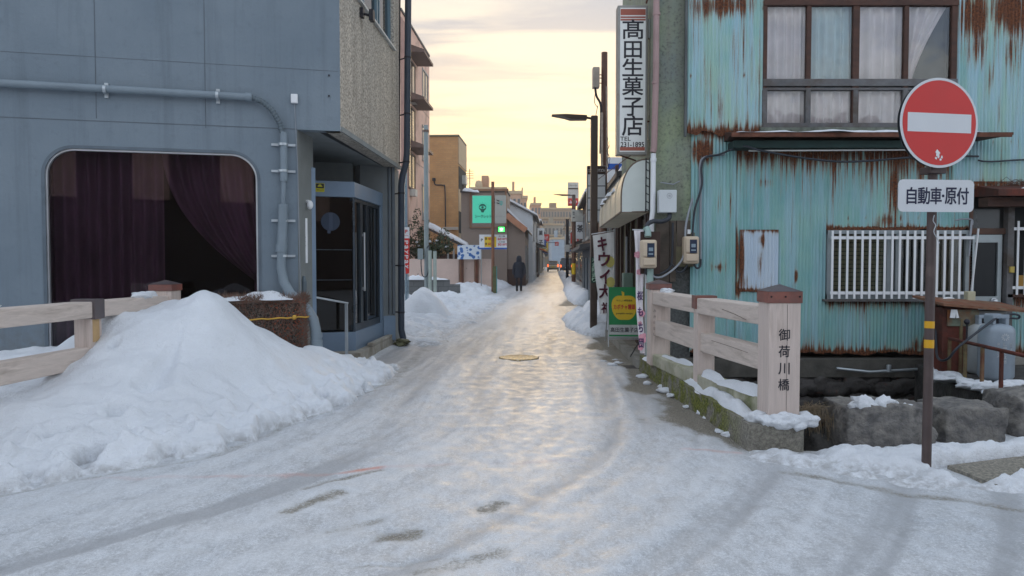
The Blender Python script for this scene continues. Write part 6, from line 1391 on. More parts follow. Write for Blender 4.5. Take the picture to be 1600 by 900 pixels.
# ================================================================== THE STREET BEYOND
sv = Vector((.0564, .9984, 0)); rv = Vector((.9984, -.0564, 0))
def ST(u, v, z=0.0): p_ = sv * v + rv * u; p_.z = z; return p_
m_win = mat('dark_window', (.045, .055, .065), .12, var=.2, bump=0, spec=.7)
m_wfr = mat('window_trim', (.30, .30, .29), .5, var=.1); m_ac = mat('pale_unit', (.50, .49, .45), .5, var=.08)
m_roofd = mat('dark_roof', (.07, .068, .07), .7, var=.3)
def window(par, fr, a0, a1, z0, z1, n=2, fm=None):
    b = MB(); w_ = max(.03, (a1 - a0) * .045)
    for i in range(n + 1): a_ = a0 + (a1 - a0) * i / n; b.fbox(fr, a_ - w_ / 2, a_ + w_ / 2, z0, z1, -.0, .05)
    b.fbox(fr, a0 - w_, a1 + w_, z1, z1 + w_, 0, .06); b.fbox(fr, a0 - w_, a1 + w_, z0 - w_, z0, 0, .09)
    f_ = b.build('window', fm or m_wfr, par); b = MB(); b.fbox(fr, a0, a1, z0, z1, .0, .02); b.build('pane', m_win, f_); return f_
def house(label, cat, side, u0, v0, v1, h, wall, depth=7, roof='flat', fwin=(), swin=(), name='house', snowy=True, eave=.35, ridge=None, awn=None, awncol=None, sh=1.0):
    """a building on one side of the street: side -1 left / +1 right; u0 = its street face; v0..v1 = its length"""
    t = thing(name, label, cat, ST(u0, v0)); ub = u0 + side * depth; ua, uc = min(u0, ub), max(u0, ub)
    FF = Fr(ST(ua, v0).xy, rv.xy); L = v1 - v0; W_ = uc - ua
    FSd = Fr(ST(u0, v0).xy, sv.xy) if side < 0 else Fr(ST(u0, v1).xy, (-sv.x, -sv.y))
    b = MB()
    if roof == 'flat':
        b.prism([ST(ua, v0), ST(uc, v0), ST(uc, v1), ST(ua, v1)], [ST(ua, v0, h), ST(uc, v0, h), ST(uc, v1, h), ST(ua, v1, h)]); b.build('wall', wall, t)
        b = MB(); b.poly(FF, [(-.06, h + .001), (W_ + .06, h + .001), (W_ + .06, h + .12), (-.06, h + .12)], (), L, .06); rf = b.build('roof', m_roofd, t)
        if snowy: b = MB(); b.prism([ST(ua, v0, h + .121), ST(uc, v0, h + .121), ST(uc, v1, h + .121), ST(ua, v1, h + .121)], [ST(ua + .1, v0 + .1, h + .3), ST(uc - .1, v0 + .1, h + .3), ST(uc - .1, v1 - .1, h + .3), ST(ua + .1, v1 - .1, h + .3)]); b.build('roof_snow', snow, rf)
    else:
        rh_ = ridge or (h + 1.3); ur = (ua + uc) / 2 if roof == 'gable' else ub
        prof = [(ua, 0), (uc, 0), (uc, h if (roof == 'gable' or side > 0 and uc == u0 or uc == u0) else rh_), (ur, rh_), (ua, h if (roof == 'gable' or ua == u0) else rh_)]
        cl = []
        for p_ in prof:
            if not cl or (abs(cl[-1][0] - p_[0]) + abs(cl[-1][1] - p_[1]) > 1e-3): cl.append(p_)
        b = MB(); b.prism([ST(u, v0, z) for u, z in cl], [ST(u, v1, z) for u, z in cl]); b.build('wall', wall, t)
        rf = None
        for (xa, za, xb, zb_) in (((ur, rh_, u0, h),) + (((ur, rh_, ub, h),) if roof == 'gable' else ())):
            d_ = Vector((xb - xa, zb_ - za)).normalized() * eave; xb2, zb2 = xb + d_.x, zb_ + d_.y
            for (nm, mt_, lo_, hi_) in (('roof', m_roofd, .01, .13), ('roof_snow', snow, .135, .30)):
                b = MB(); k_ = .0 if nm == 'roof' else .06
                b.prism([ST(xa, v0 - .25 + k_, za + lo_), ST(xb2 - d_.x * k_, v0 - .25 + k_, zb2 + lo_), ST(xb2, v1 + .25, zb2 + lo_), ST(xa, v1 + .25, za + lo_)],
                        [ST(xa, v0 - .25 + k_, za + hi_), ST(xb2 - d_.x * k_ * 2, v0 - .25 + k_, zb2 + hi_ * .9), ST(xb2, v1 + .25, zb2 + hi_ * .9), ST(xa, v1 + .25, za + hi_)])
                if nm == 'roof': rf = b.build(nm, m_roofd, t)
                elif snowy: b.build(nm, snow, rf)
    for (a0, a1, z0, z1) in fwin: window(t, FF, a0, a1, z0, z1)
    for (a0, a1, z0, z1) in swin: window(t, FSd, a0, a1, z0, z1)
    if awn:
        b = MB(); z_ = awn; b.prism([FSd.w(.1, z_, 0), FSd.w(L - .1, z_, 0), FSd.w(L - .1, z_ - .25, .8), FSd.w(.1, z_ - .25, .8)], [FSd.w(.1, z_ + .1, 0), FSd.w(L - .1, z_ + .1, 0), FSd.w(L - .1, z_ - .17, .8), FSd.w(.1, z_ - .17, .8)])
        b.build('awning', awncol or m_roofd, t)
    return t, FF, FSd
# --- salmon apartment block
m_salmon = mat('salmon_render', (.66, .43, .33), .85, var=.12, scale=.5, bump=.2, col2=(.30, .20, .16), c2at=.62, c2w=.2, c2scale=.8)
m_pinktile = brick_mat('pink_tile', (.42, .25, .21), (.36, .20, .17), (.30, .22, .19), .3, .12)
t, FF, FS2 = house('tall salmon-pink apartment block with small brown balcony canopies, just beyond the grey building', 'building', -1, -7.6, 36.6, 45.0, 13.9, m_salmon, depth=9, name='apartment_block', snowy=False)
b = MB(); b.fbox(FS2, 0, 1.6, 0, 13.6, -.02, .03); b.build('tile_strip', m_pinktile, t)
m_canb = mat('brown_canopy', (.13, .085, .07), .6, var=.2)
for py in (92, 163, 235):
    a_, z_ = FS2.px(645, py + 2); b = MB(); b.prism([FS2.w(a_ - 1.6, z_, 0), FS2.w(a_ + 1.3, z_, 0), FS2.w(a_ + 1.3, z_ - .02, .9), FS2.w(a_ - 1.6, z_ - .02, .9)], [FS2.w(a_ - 1.6, z_ + .45, 0), FS2.w(a_ + 1.3, z_ + .45, 0), FS2.w(a_ + 1.3, z_ + .12, .9), FS2.w(a_ - 1.6, z_ + .12, .9)]); b.build('canopy', m_canb, t)
    window(t, FS2, a_ - 1.3, a_ + .5, z_ - 2.0, z_ - .25, 2, m_canb)
    b = MB(); b.fbox(FS2, a_ - .9, a_ - .3, z_ - 2.45, z_ - 2.1, 0, .3); b.build('air_unit', m_ac, t)
for y0, y1 in ((108, 158), (197, 246), (290, 340)):
    a0, z1_ = FS2.px(659.5, y0); a1, z0_ = FS2.px(668, y1); window(t, FS2, a0, a1, z1_ - 1.9, z1_, 2, m_wfr)
b = MB(); 
for z_ in (3.6, 6.9, 10.2): b.fbox(FS2, 0, 8.4, z_, z_ + .03, 0, .01)
b.build('wall_joint', m_canb, t)
# --- yellow brick building
m_ybrick = brick_mat('yellow_brick', (.60, .37, .17), (.50, .29, .13), (.40, .28, .18), .32, .14)
m_tan = mat('tan_render', (.42, .32, .21), .85, var=.08)
t, FF, FS2 = house('ochre brick building with flat parapet and recessed balconies holding white air units', 'building', -1, -6.47, 49.9, 54.3, 9.93, m_ybrick, depth=9, name='brick_building', snowy=False)
b = MB(); b.fbox(FS2, -.02, 4.42, 8.1, 9.9, -.02, .05); b.fbox(FS2, -.02, 4.42, 4.9, 6.4, -.02, .05); b.fbox(FS2, -.02, 4.42, 0, 3.4, -.02, .05); b.build('balcony_front', m_tan, t)
for z_ in (6.42, 3.42): 
    b = MB(); b.fbox(FS2, .1, 4.3, z_, z_ + 1.55, -.0, .03); b.build('recess_shade_panel', m_dark_in, t); b = MB(); b.fbox(FS2, 1.8, 2.8, z_ + .5, z_ + 1.1, .03, .3); b.build('air_unit', m_ac, t)  # flat near-black panels paint the shade inside the balconies
b = MB(); b.fbox(FF, 0, 9, 9.94, 10.05, -.3, .08); b.build('coping', mat('olive_coping', (.20, .20, .14), .7), t)
b = MB(); a_, z_ = FF.px(692, 292); b.tube(spl([FF.w(a_ - .6, z_ + .45, .05), FF.w(a_ - .5, z_ + .15, .05), FF.w(a_ - .0, z_ + .1, .05), FF.w(a_ + .15, z_ - .2, .05), FF.w(a_ + .18, z_ - 3, .05)]), .04, 6); b.fbox(FF, a_ - .7, a_ - .5, z_ + .4, z_ + .6, 0, .15); b.build('wall_pipe', m_cable, t)
b = MB(); a0, z_ = FF.px(692, 357); a1, _ = FF.px(716, 357); b.fbox(FF, a0, a1, z_ - .1, z_ + .1, 0, .1); b.build('white_trunking', m_ac, t)
# --- snow-roofed shed under it
t = thing('shed', 'low lean-to shed whose long snow-covered roof slopes down toward the street, under the brick building', 'shed', at(700, 400, 42))
p0, p1 = at(668, 352, 42), at(728, 383, 42); b = MB(); ex = Vector((0, 3.5, 0))
b.prism([p0 + Vector((0, 0, -.25)), p1 + Vector((0, 0, -.2)), p1 + ex + Vector((0, 0, -.2)), p0 + ex + Vector((0, 0, -.25))], [p0 + Vector((0, 0, -.1)), p1 + Vector((0, 0, -.1)), p1 + ex + Vector((0, 0, -.1)), p0 + ex + Vector((0, 0, -.1))]); rf = b.build('roof', m_roofd, t)
s_ = MB(); e1, e2, e3 = Vector((-.1, -.08, -.09)), Vector((.12, -.08, -.09)), Vector((0, 3.4, -.09)); s_.prism([p0 + e1, p1 + e2, p1 + e3, p0 + e3], [p0 + e1 * .5 + Vector((0, .05, .30)), p1 + e2 * .5 + Vector((-.1, .05, .22)), p1 + e3 + Vector((0, 0, .3)), p0 + e3 + Vector((0, 0, .35))]); s_.build('roof_snow', snow, rf, bevel=.09, seg=3)
b = MB(); b.box(((p0.x + p1.x) / 2, 43.2, .9), (p1.x - p0.x - .3, .1, 2.0)); b.build('wall', m_brownwood, t)
for px_ in (700, 709, 716, 722): b = MB(); c_ = at(px_, 395, 42.1); b.box((c_.x, 42.1, 1.1), (.1, .1, 2.2)); b.build('post', m_wfr, t)
# --- bush
def leafy(mb, c, r, N, size, seed, mi=0, flat=1.0):
    rn = random.Random(seed)
    cl = [(Vector((rn.gauss(0, .45), rn.gauss(0, .45), rn.gauss(0, .45 * flat))), rn.uniform(.25, .5)) for _ in range(14)]
    for i in range(N):
        cc, cr = rn.choice(cl); p_ = Vector(c) + (cc + Vector((rn.gauss(0, 1), rn.gauss(0, 1), rn.gauss(0, 1))).normalized() * cr * rn.uniform(.6, 1)) * r
        a_ = Vector((rn.gauss(0, 1), rn.gauss(0, 1), rn.gauss(0, 1))).normalized(); b_ = a_.cross(Vector((rn.gauss(0, 1), rn.gauss(0, 1), rn.gauss(0, 1)))).normalized(); s_ = size * rn.uniform(.6, 1.3)
        mb.add([p_ - a_ * s_, p_ + b_ * s_ * .5, p_ + a_ * s_, p_ - b_ * s_ * .5], [(0, 1, 2, 3)], mi)
bu = thing('evergreen_bush', 'dark evergreen garden bush with a taller shoot, dusted with snow, behind the pink block wall', 'bush', at(675, 405, 38.5))
b = MB(); leafy(b, at(668, 383, 38.5), .85, 1800, .07, 2); leafy(b, at(690, 385, 38.5), .75, 1300, .07, 3, flat=.7); leafy(b, at(652, 362, 38.5), .5, 700, .06, 5, flat=1.6); leafy(b, at(648, 385, 38.5), .6, 900, .07, 6)
b.build('foliage', mat('dark_leaf', (.045, .065, .03), .7, var=.5, scale=6), bu)
b = MB(); leafy(b, at(680, 378, 38.4), .8, 160, .05, 9); leafy(b, at(656, 372, 38.4), .6, 120, .05, 12); b.build('russet_leaves', mat('russet_leaf', (.25, .10, .04), .8, var=.4), bu)
b = MB(); rn = random.Random(2)
for i in range(9): b.blob(at(660 + rn.uniform(-10, 38), 380 + rn.uniform(-8, 6), 38.2), rn.uniform(.05, .1), i, 2, .4, sq=(1.3, 1, .6))
b.build('leaf_snow', snow, bu)
b = MB()
for i in range(6): p_ = at(655 + i * 8, 410, 38.5); b.tube([p_, p_ + Vector((rn.uniform(-.2, .2), 0, .7)), p_ + Vector((rn.uniform(-.4, .4), 0, 1.3))], [.035, .02, .008], 5)
b.build('stem', m_brownwood, bu)
# --- pink wall with blue floral board
m_pinkw = mat('pink_block_wall', (.55, .42, .36), .9, var=.12, scale=1.2, col2=(.15, .11, .09), c2at=.66, c2w=.04, c2scale=3.5)
wl_ = thing('block_wall', 'faded pink block wall with stains and brown posts, behind the grey stepped wall', 'wall', at(705, 445, 36))
c0, c1 = at(600, 404.5, 36), at(768, 404.5, 36); b = MB()
for xa, xb in ((600, 716.5), (724.5, 741), (748, 768)): b.box(((at(xa, 404, 36).x + at(xb, 404, 36).x) / 2, 36.1, c0.z / 2), (at(xb, 404, 36).x - at(xa, 404, 36).x, .2, c0.z))
b.build('wall', m_pinkw, wl_)
for px_ in (721, 744.5): b = MB(); b.box((at(px_, 404, 35.95).x, 36.0, c0.z / 2), (.2, .25, c0.z + .1)); b.build('post', mat('rust_brown_post', (.20, .10, .06), .7, var=.3), wl_)
bb = thing('blue_board', 'small blue and white floral patterned board standing above the pink wall', 'signboard', at(733, 405, 35.7)); c_ = at(733, 394, 35.7)
m_, tfl, bfl = new_mat('floral_board'); gf = G(tfl); vf = gf.coord(); vo = gf.n('ShaderNodeTexVoronoi'); gf.l(vf, vo.inputs['Vector']); vo.inputs['Scale'].default_value = 5
nf = gf.noise(vf, 9, 3, .5, 1.2); gf.l(gf.mix(gf.ramp(gf.math('ADD', vo.outputs['Distance'], gf.math('MULTIPLY', nf, .5)), [(.64, 0.0), (.70, 1.0)]), (.03, .13, .38), (.62, .68, .74)), bfl.inputs['Base Color'])
b = MB(); b.box(c_, (1.13, .06, .69)); b.build('board', m_, bb); b = MB(); b.box((at(745, 404, 35.8).x, 35.78, .95), (.06, .06, 1.6)); b.box((at(722, 404, 35.8).x, 35.78, .95), (.06, .06, 1.6)); b.build('support', m_rustp, bb)
# --- grey concrete block wall
gw = thing('block_wall', 'low stepped wall of grey concrete blocks in the snow, in front of the pink wall', 'wall', at(690, 455, 30)); b = MB()
m_blk = brick_mat('grey_block', (.16, .165, .165), (.12, .125, .125), (.07, .07, .07), .4, .2)
z0_ = at(700, 437, 30).z; z1_ = at(700, 444, 30).z
b.box(((at(615, 440, 30).x + at(703, 440, 30).x) / 2, 30, z0_ / 2), (at(703, 440, 30).x - at(615, 440, 30).x, .15, z0_)); b.box(((at(703, 440, 30).x + at(719, 440, 30).x) / 2, 30, z1_ / 2), (at(719, 440, 30).x - at(703, 440, 30).x, .15, z1_)); b.build('wall', m_blk, gw)
s_ = MB(); snow_strip(s_, (at(612, 440, 30).x, 30, z0_), (at(700, 440, 30).x, 30, z0_), .3, .14, 77, seg=.1); s_.build('snow_ridge', snow, label='rounded strip of snow on top of the grey concrete block wall', cat='snow')
# --- steel pole with cable, short posts
sp_ = thing('steel_pole', 'tall pale grey steel pole with a meter box and a black cable loop', 'pole', at(663, 450, 28))
pb_, pt_ = at(663, 455, 28), at(665.5, 199, 28); m_pg = mat('pale_grey_pole', (.24, .28, .285), .5, .2, var=.1)
b = MB(); b.tube([(pt_.x, 28, 0), pt_], .088, 14); b.tube([pt_, pt_ + Vector((0, 0, .08))], .08, 12); b.build('pole', m_pg, sp_)
b = MB(); b.tube([pt_ - Vector((0, 0, .18)), pt_ - Vector((0, 0, .1))], .115, 14); b.build('collar', m_canb, sp_)
b = MB(); b.box(at(657, 397, 27.9), (.2, .14, .42)); b.build('meter_box', m_pg, sp_)
b = MB(); b.tube(spl([at(667, 388, 27.8), at(670, 384, 27.8), at(671, 395, 27.8), at(670, 420, 27.8), at(666, 432, 27.8), at(660, 430, 27.8), at(658, 415, 27.8), at(658, 405, 27.8)]), .022, 6); b.build('cable_loop', m_cable, sp_)
s_ = MB(); 
for px_, yt in ((672, 392), (679.5, 393)):
    tt = thing('short_post', 'short pale green steel post beside the tall grey pole, ' + ('nearer the pole' if px_ == 672 else 'outer of the two'), 'post', at(px_, 452, 27.7), group='short pale posts'); b = MB(); p_ = at(px_, yt, 27.7); b.tube([(p_.x, 27.7, 0), p_], .065, 12); b.build('post', mat('pale_green_post', (.33, .38, .34), .5), tt); b = MB(); b.tube([p_, p_ + Vector((0, 0, .02))], .07, 12); b.build('cap', m_pg, tt)
# --- red nobori
nb = thing('red_banner', 'narrow red banner with a white top on a pale pole, past the downpipe', 'banner', at(637, 430, 22)); 
cl_, cr_ = at(630, 355, 22), at(640, 428, 22); zt_, zb_ = cl_.z, cr_.z; xm = (cl_.x + cr_.x) / 2
def flat(mb, x0, x1, y, z0, z1, d=.01): mb.box(((x0 + x1) / 2, y, (z0 + z1) / 2), (x1 - x0, d, z1 - z0))
b = MB(); b.prism([(cl_.x, 22, zt_ - .33), (cr_.x, 22, zt_ - .33), (cr_.x - .01, 22, zb_ + .02), (cl_.x + .07, 22, zb_)], [(cl_.x, 22.01, zt_ - .33), (cr_.x, 22.01, zt_ - .33), (cr_.x - .01, 22.01, zb_ + .02), (cl_.x + .07, 22.01, zb_)]); b.build('red_cloth', mat('banner_red', (.66, .035, .03), .7, var=.08), nb)
b = MB(); flat(b, cl_.x, cr_.x, 22.003, zt_ - .33, zt_); b.build('white_cloth', m_white, nb)
Mn = Matrix.Translation((0, 21.99, 0)) @ Matrix.Rotation(R(90), 4, 'X'); b = MB()
for i, ch in enumerate('PayPay'): b.glyph(ch, Mn @ Matrix.Translation((xm, zt_ - .45 - i * .145, 0)) @ Matrix.Rotation(R(-90), 4, 'Z'), .10, .105, .02, .002)
b.build('lettering', m_white, nb)
b = MB(); b.glyph('P', Mn, .07, .10, .03, .001, cx=xm, cy=zt_ - .13); b.glyph('PayPay', Mn, .13, .035, .01, .001, cx=xm, cy=zt_ - .25); b.build('emblem', m_red, nb)
b = MB(); p_ = at(634, 262, 22.1); b.tube([(p_.x, 22.1, 0), p_], .045, 8); p2 = at(638.5, 445, 22.05); b.tube([(p2.x, 22.05, 0), (p2.x, 22.05, zb_)], .012, 6); b.build('banner_pole', mat('bluegrey_pole', (.20, .27, .32), .5, var=.3, scale=30), nb)
# yellow and blue vending sign glimpsed past the building corner
vs_ = thing('fee_machine', 'yellow and blue parking fee machine glimpsed between the grey building and its downpipe', 'machine', at(618, 430, 17)); c_ = at(618.5, 412, 17)
b = MB(); b.box((c_.x, 17, c_.z), (.20, .15, .30)); b.build('yellow_case', m_yellow, vs_, bevel=.01); b = MB(); b.box((c_.x, 17, c_.z - .26), (.20, .14, .2)); b.build('blue_case', m_blue, vs_); b = MB(); b.box((c_.x, 17.02, c_.z / 2 - .2), (.14, .1, c_.z - .4)); b.build('pedestal', m_wfr, vs_); b = MB(); b.box((c_.x + .02, 16.92, c_.z + .04), (.06, .01, .05)); b.build('display', m_red, vs_)

# --- taupe building with sign frame, sign post etc.
m_taupe = mat('taupe_render', (.27, .215, .18), .85, var=.08, scale=.8)
t, FF, FS2 = house('plain taupe-brown building behind the green eye-emblem sign and the parking price board', 'building', -1, -2.79, 44, 47, 5.6, m_taupe, depth=2.75, name='shop_building', snowy=False)
b = MB(); 
a0, z1_ = FF.px(734, 299); a1, z0_ = FF.px(792, 356)
for (xa, xb, za, zb_) in ((a0, a0 + .1, z0_, z1_), (a1 - .1, a1, z0_, z1_ + .0), (a0 - .3, a1 + .1, z1_, z1_ + .14), (a0, a1, z0_, z0_ + .05)): b.fbox(FF, xa, xb, za, zb_, 0, .12)
b.build('sign_surround', mat('orange_brown_frame', (.26, .14, .08), .6, var=.2), t)
s_ = MB(); snow_strip(s_, FF.w(a0 - .4, z1_ + .0, .3), FF.w(a0 + .6, z1_ - .1, .3), .4, .15, 101, seg=.1); s_.build('snow_ridge', snow, label='patch of snow at the top corner of the taupe building, by its sign frame', cat='snow')
t2, F2, FS3 = house('low brown house with a snowy sloping roof adjoining the plain taupe building', 'house', -1, -1.72, 44.3, 50.5, 3.4, m_taupe, depth=1.07, roof='shed', ridge=4.4, swin=((.6, 1.6, .4, 2.4), (2.4, 4.6, .5, 2.3)), eave=.35)
b = MB(); pa, pb = at(791, 336, 44.0), at(822, 360, 44.0); b.beam(pa, pb, .12, .34); b.build('bargeboard', mat('brown_bargeboard', (.42, .20, .12), .7, var=.2), t2)
b = MB(); b.fbox(F2, -.02, 1.12, .0, 1.0, -.1, .02); b.build('plinth', m_dbr, t2)
m_lgrey = mat('pale_grey_cladding', (.56, .59, .61), .7, var=.07, scale=.7)
t3, F3, FS4 = house('pale blue-grey clad house with a long snowy roof falling toward the street', 'house', -1, -1.46, 51.2, 60, 4.7, m_lgrey, depth=2.0, roof='shed', ridge=5.75, eave=.4, swin=((1.5, 3, 3, 4.1),))
b = MB(); b.fbox(F3, .95, 1.75, 1.9, 2.9, 0, .2); b.build('white_panel', m_white, t3)
# sign post and the illuminated box signs
sg = thing('post_sign', 'mint green box sign with a dark eye emblem hung on a rusty brown pole', 'sign', at(770, 448, 34)); yp = 34.0
pT = at(770, 284, yp); b = MB(); b.tube([(pT.x, yp, 0), pT], .072, 12); b.build('pole', mat('rusty_brown_pole', (.19, .085, .05), .6, var=.3, scale=6), sg)
c0, c1 = at(738, 349, yp - .05), at(768, 305.5, yp - .05); b = MB(); b.box(((c0.x + c1.x) / 2, yp, (c0.z + c1.z) / 2), (c1.x - c0.x, .2, c1.z - c0.z)); b.build('sign_case', m_wfr, sg, bevel=.01)
b = MB(); b.box(((c0.x + c1.x) / 2, yp - .102, (c0.z + c1.z) / 2), (c1.x - c0.x - .03, .006, c1.z - c0.z - .03)); b.build('sign_face', mat('mint_face', (.07, .56, .36), .5, var=.03, emis=((.07, .50, .32), .12)), sg)
def eye(mb, mb2, c, k_, y):
    F_ = Fr((c.x, y), (1, 0)); z = c.z
    def el(rx, rz, cx=0, cz=0, n=30): return [(cx + rx * math.cos(2 * math.pi * i / n), z + cz + rz * math.sin(2 * math.pi * i / n)) for i in range(n)]
    eyew = [(k_ * .85 * math.cos(R(a_)), z + k_ * .42 * math.sin(R(a_)) * abs(math.sin(R(a_))) ** .3) for a_ in range(0, 360, 12)]
    mb.poly(F_, el(k_, k_ * .95), [eyew], .004, .0); mb.poly(F_, el(k_ * .33, k_ * .33), (), .004, .001); mb.poly(F_, [(-k_ * .55, z - k_ * .75), (-k_ * .3, z - k_ * 1.35), (k_ * .3, z - k_ * 1.35), (k_ * .55, z - k_ * .75)], (), .004, .0015)
    for a_ in (35, 60, 90, 120, 145): mb.poly(F_, el(k_ * .07, k_ * .07, k_ * 1.35 * math.cos(R(a_)), k_ * 1.3 * math.sin(R(a_)), 8), (), .004, 0)
b = MB(); eye(b, None, at(754, 324, yp - .11), .17, yp - .108); b.glyph('シークレット', Matrix.Translation((0, yp - .11, 0)) @ Matrix.Rotation(R(90), 4, 'X'), .74, .15, .03, .001, cx=at(755, 338, yp - .11).x, cy=at(755, 338, yp - .11).z)
b.build('lettering', mat('dark_green_ink', (.01, .10, .07), .6, bump=0), sg)
sg2 = thing('box_sign', 'pale grey-beige box sign with a small teal eye emblem, right of the rusty pole', 'sign', at(781, 350, yp))
c0, c1 = at(773.5, 349, yp), at(791, 305.5, yp); b = MB(); b.box(((c0.x + c1.x) / 2, yp + .02, (c0.z + c1.z) / 2), (c1.x - c0.x, .16, c1.z - c0.z)); b.build('sign_case', mat('beige_sign', (.36, .355, .32), .5, var=.05), sg2, bevel=.01)
b = MB(); eye(b, None, at(783, 317, yp - .07), .09, yp - .066); b.build('emblem', mat('teal_ink', (.10, .34, .30), .6, bump=0), sg2)
b = MB(); b.glyph('シークレット', Matrix.Translation((0, yp - .066, 0)) @ Matrix.Rotation(R(90), 4, 'X'), .42, .07, .015, .001, cx=at(782.5, 338, yp - .066).x, cy=at(782.5, 338, yp - .066).z); b.build('lettering', mat('grey_ink', (.2, .2, .19), .6), sg2)
b = MB(); b.tube([at(772, 311, yp), at(780, 314, yp - .1)], .02, 5); b.tube([at(772, 316, yp), at(780, 318, yp - .1)], .02, 5); b.build('bracket', m_ink, sg2)
lp = thing('vacancy_lamp', 'glowing green parking vacancy lamp box just above the price board', 'lamp', at(783, 358, 34)); c_ = at(783.5, 358.5, 33.9)
b = MB(); b.box(c_, (.34, .12, .30)); b.build('case', m_ink, lp, bevel=.01); b = MB(); b.box((c_.x, c_.y - .065, c_.z), (.28, .012, .22)); b.build('lit_face', mat('lit_green', (.03, .9, .08), .5, bump=0, emis=((.06, 1.0, .12), 1.0)), lp)
b = MB(); b.glyph('空', Matrix.Translation((c_.x, c_.y - .073, c_.z)) @ Matrix.Rotation(R(90), 4, 'X'), .15, .15, .03, .001); b.build('lettering', mat('lit_pale', (.6, 1, .6), .5, bump=0, emis=((.6, 1, .6), 1.0)), lp)
pbd = thing('price_board', 'white and yellow parking price board with red numbers behind the rusty pole', 'sign', at(772, 390, 34.4)); y_ = 34.4
c0, c1 = at(749, 389.5, y_), at(792, 366.5, y_); b = MB(); flat(b, c0.x, c1.x, y_, c0.z, c1.z, .06); b.build('board', m_white, pbd)
b = MB(); flat(b, at(757, 380, y_).x, at(775.5, 380, y_).x, y_ - .033, at(757, 386, y_).z, at(757, 370, y_).z, .006); b.build('yellow_panel', m_yellow, pbd)
b = MB(); flat(b, c0.x, c1.x, y_ - .032, c0.z, at(757, 387, y_).z, .005); b.build('blue_strip', m_blue, pbd)
Mq = Matrix.Translation((0, y_ - .037, 0)) @ Matrix.Rotation(R(90), 4, 'X'); Mq2 = Matrix.Translation((0, y_ - .032, 0)) @ Matrix.Rotation(R(90), 4, 'X')
def tq(mb, s__, px_, py_, w_, h_, M_=Mq): c_ = at(px_, py_, y_ - .035); mb.glyph(s__, M_, w_, h_, .03, .001, cx=c_.x, cy=c_.z)
b = MB(); tq(b, '40分', 767, 373, .26, .15); tq(b, '60分', 767, 381, .26, .15); tq(b, '60', 780.5, 373.5, .16, .11, Mq2); tq(b, '100円', 788, 373.5, .22, .11, Mq2); tq(b, '30', 780.5, 382, .16, .11, Mq2); tq(b, '100円', 788, 382, .22, .11, Mq2); b.build('red_lettering', m_red, pbd)
b = MB(); tq(b, '昼', 759.5, 373, .1, .12); tq(b, '夜', 759.5, 381, .1, .12); tq(b, '月～金', 784, 369, .3, .05, Mq2); tq(b, '土日祝', 784, 378, .3, .05, Mq2); tq(b, 'P', 753, 375, .09, .12, Mq2); b.build('lettering', m_ink, pbd)
b = MB(); b.box((at(752, 380, y_).x, y_ + .05, at(752, 380, y_).z / 2), (.05, .05, at(752, 380, y_).z)); b.build('support', m_wfr, pbd)
gp = thing('mossy_post', 'greenish wooden stub post with a teal edge at the foot of the rusty pole', 'post', at(772, 448, 33.8)); c_ = at(772, 416, 33.8); b = MB(); b.box((c_.x + .02, 33.85, c_.z / 2), (.16, .12, c_.z)); b.build('post', mat('mossy_post', (.10, .11, .05), .9, var=.3), gp); b = MB(); b.box((c_.x + .12, 33.85, c_.z / 2), (.035, .12, c_.z)); b.build('teal_edge', mat('teal_paint', (.08, .26, .27), .6), gp)

# --- far houses, left side (nearest first)
P = lambda n, c, v=.12: mat(n, mul(c, 1.45), .8, var=v, scale=1)
farL = [
 ('narrow white shop with a vertical sign and dark ground floor, after the pale blue-grey house', 'shop', -1.55, 62, 68, 5.4, P('dull_white', (.36, .36, .34)), 'flat', 3.0, m_roofd),
 ('dark brown timber shop with a cream awning, before the red hanging sign', 'shop', -1.45, 68.5, 75, 5.2, P('dark_timber', (.09, .065, .05)), 'shed', 2.9, m_cream),  # its awning takes the plain cream sheet
 ('brick-red fronted shop carrying the larger red sign', 'shop', -1.6, 75.5, 82.5, 5.6, P('brick_red', (.22, .07, .05)), 'flat', 2.8, m_red),
 ('grey concrete house with narrow windows, beyond the brick-red shop', 'house', -1.7, 83, 92, 6.0, P('grey_conc', (.20, .20, .19)), 'gable', None, None),
 ('cream gabled house far along the left side', 'house', -1.5, 92.5, 101, 5.4, P('cream_wall', (.38, .34, .27)), 'shed', 2.8, m_roofd),
 ('dark grey shop far along the left side with a small red sign', 'shop', -1.6, 101.5, 112, 5.6, P('dark_grey', (.11, .11, .115)), 'shed', 2.8, m_blue),
 ('tan house at the far left end of the street, beside the cars', 'house', -1.7, 113, 128, 6.0, P('tan_far', (.30, .24, .18)), 'gable', None, None),
 ('pale green corner house at the very end of the left row', 'house', -1.8, 129, 150, 5.6, P('pale_green_far', (.26, .30, .26)), 'shed', 2.9, m_roofd)]
for lab, cat_, u0, v0, v1, h, wm, rf_, aw_, ac_ in farL:
    L = v1 - v0; n = 2 if L < 8 else 3
    house(lab, cat_, -1, u0, v0, v1, h, wm, 6, rf_, swin=[(L * (i + .2) / n, L * (i + .8) / n, 3.6, 4.7) for i in range(n)] + [(L * .15, L * .8, .5, 2.3)], fwin=((4.2, 5.4, h - 2.0, h - 1.0),), name=cat_, awn=aw_, awncol=ac_)
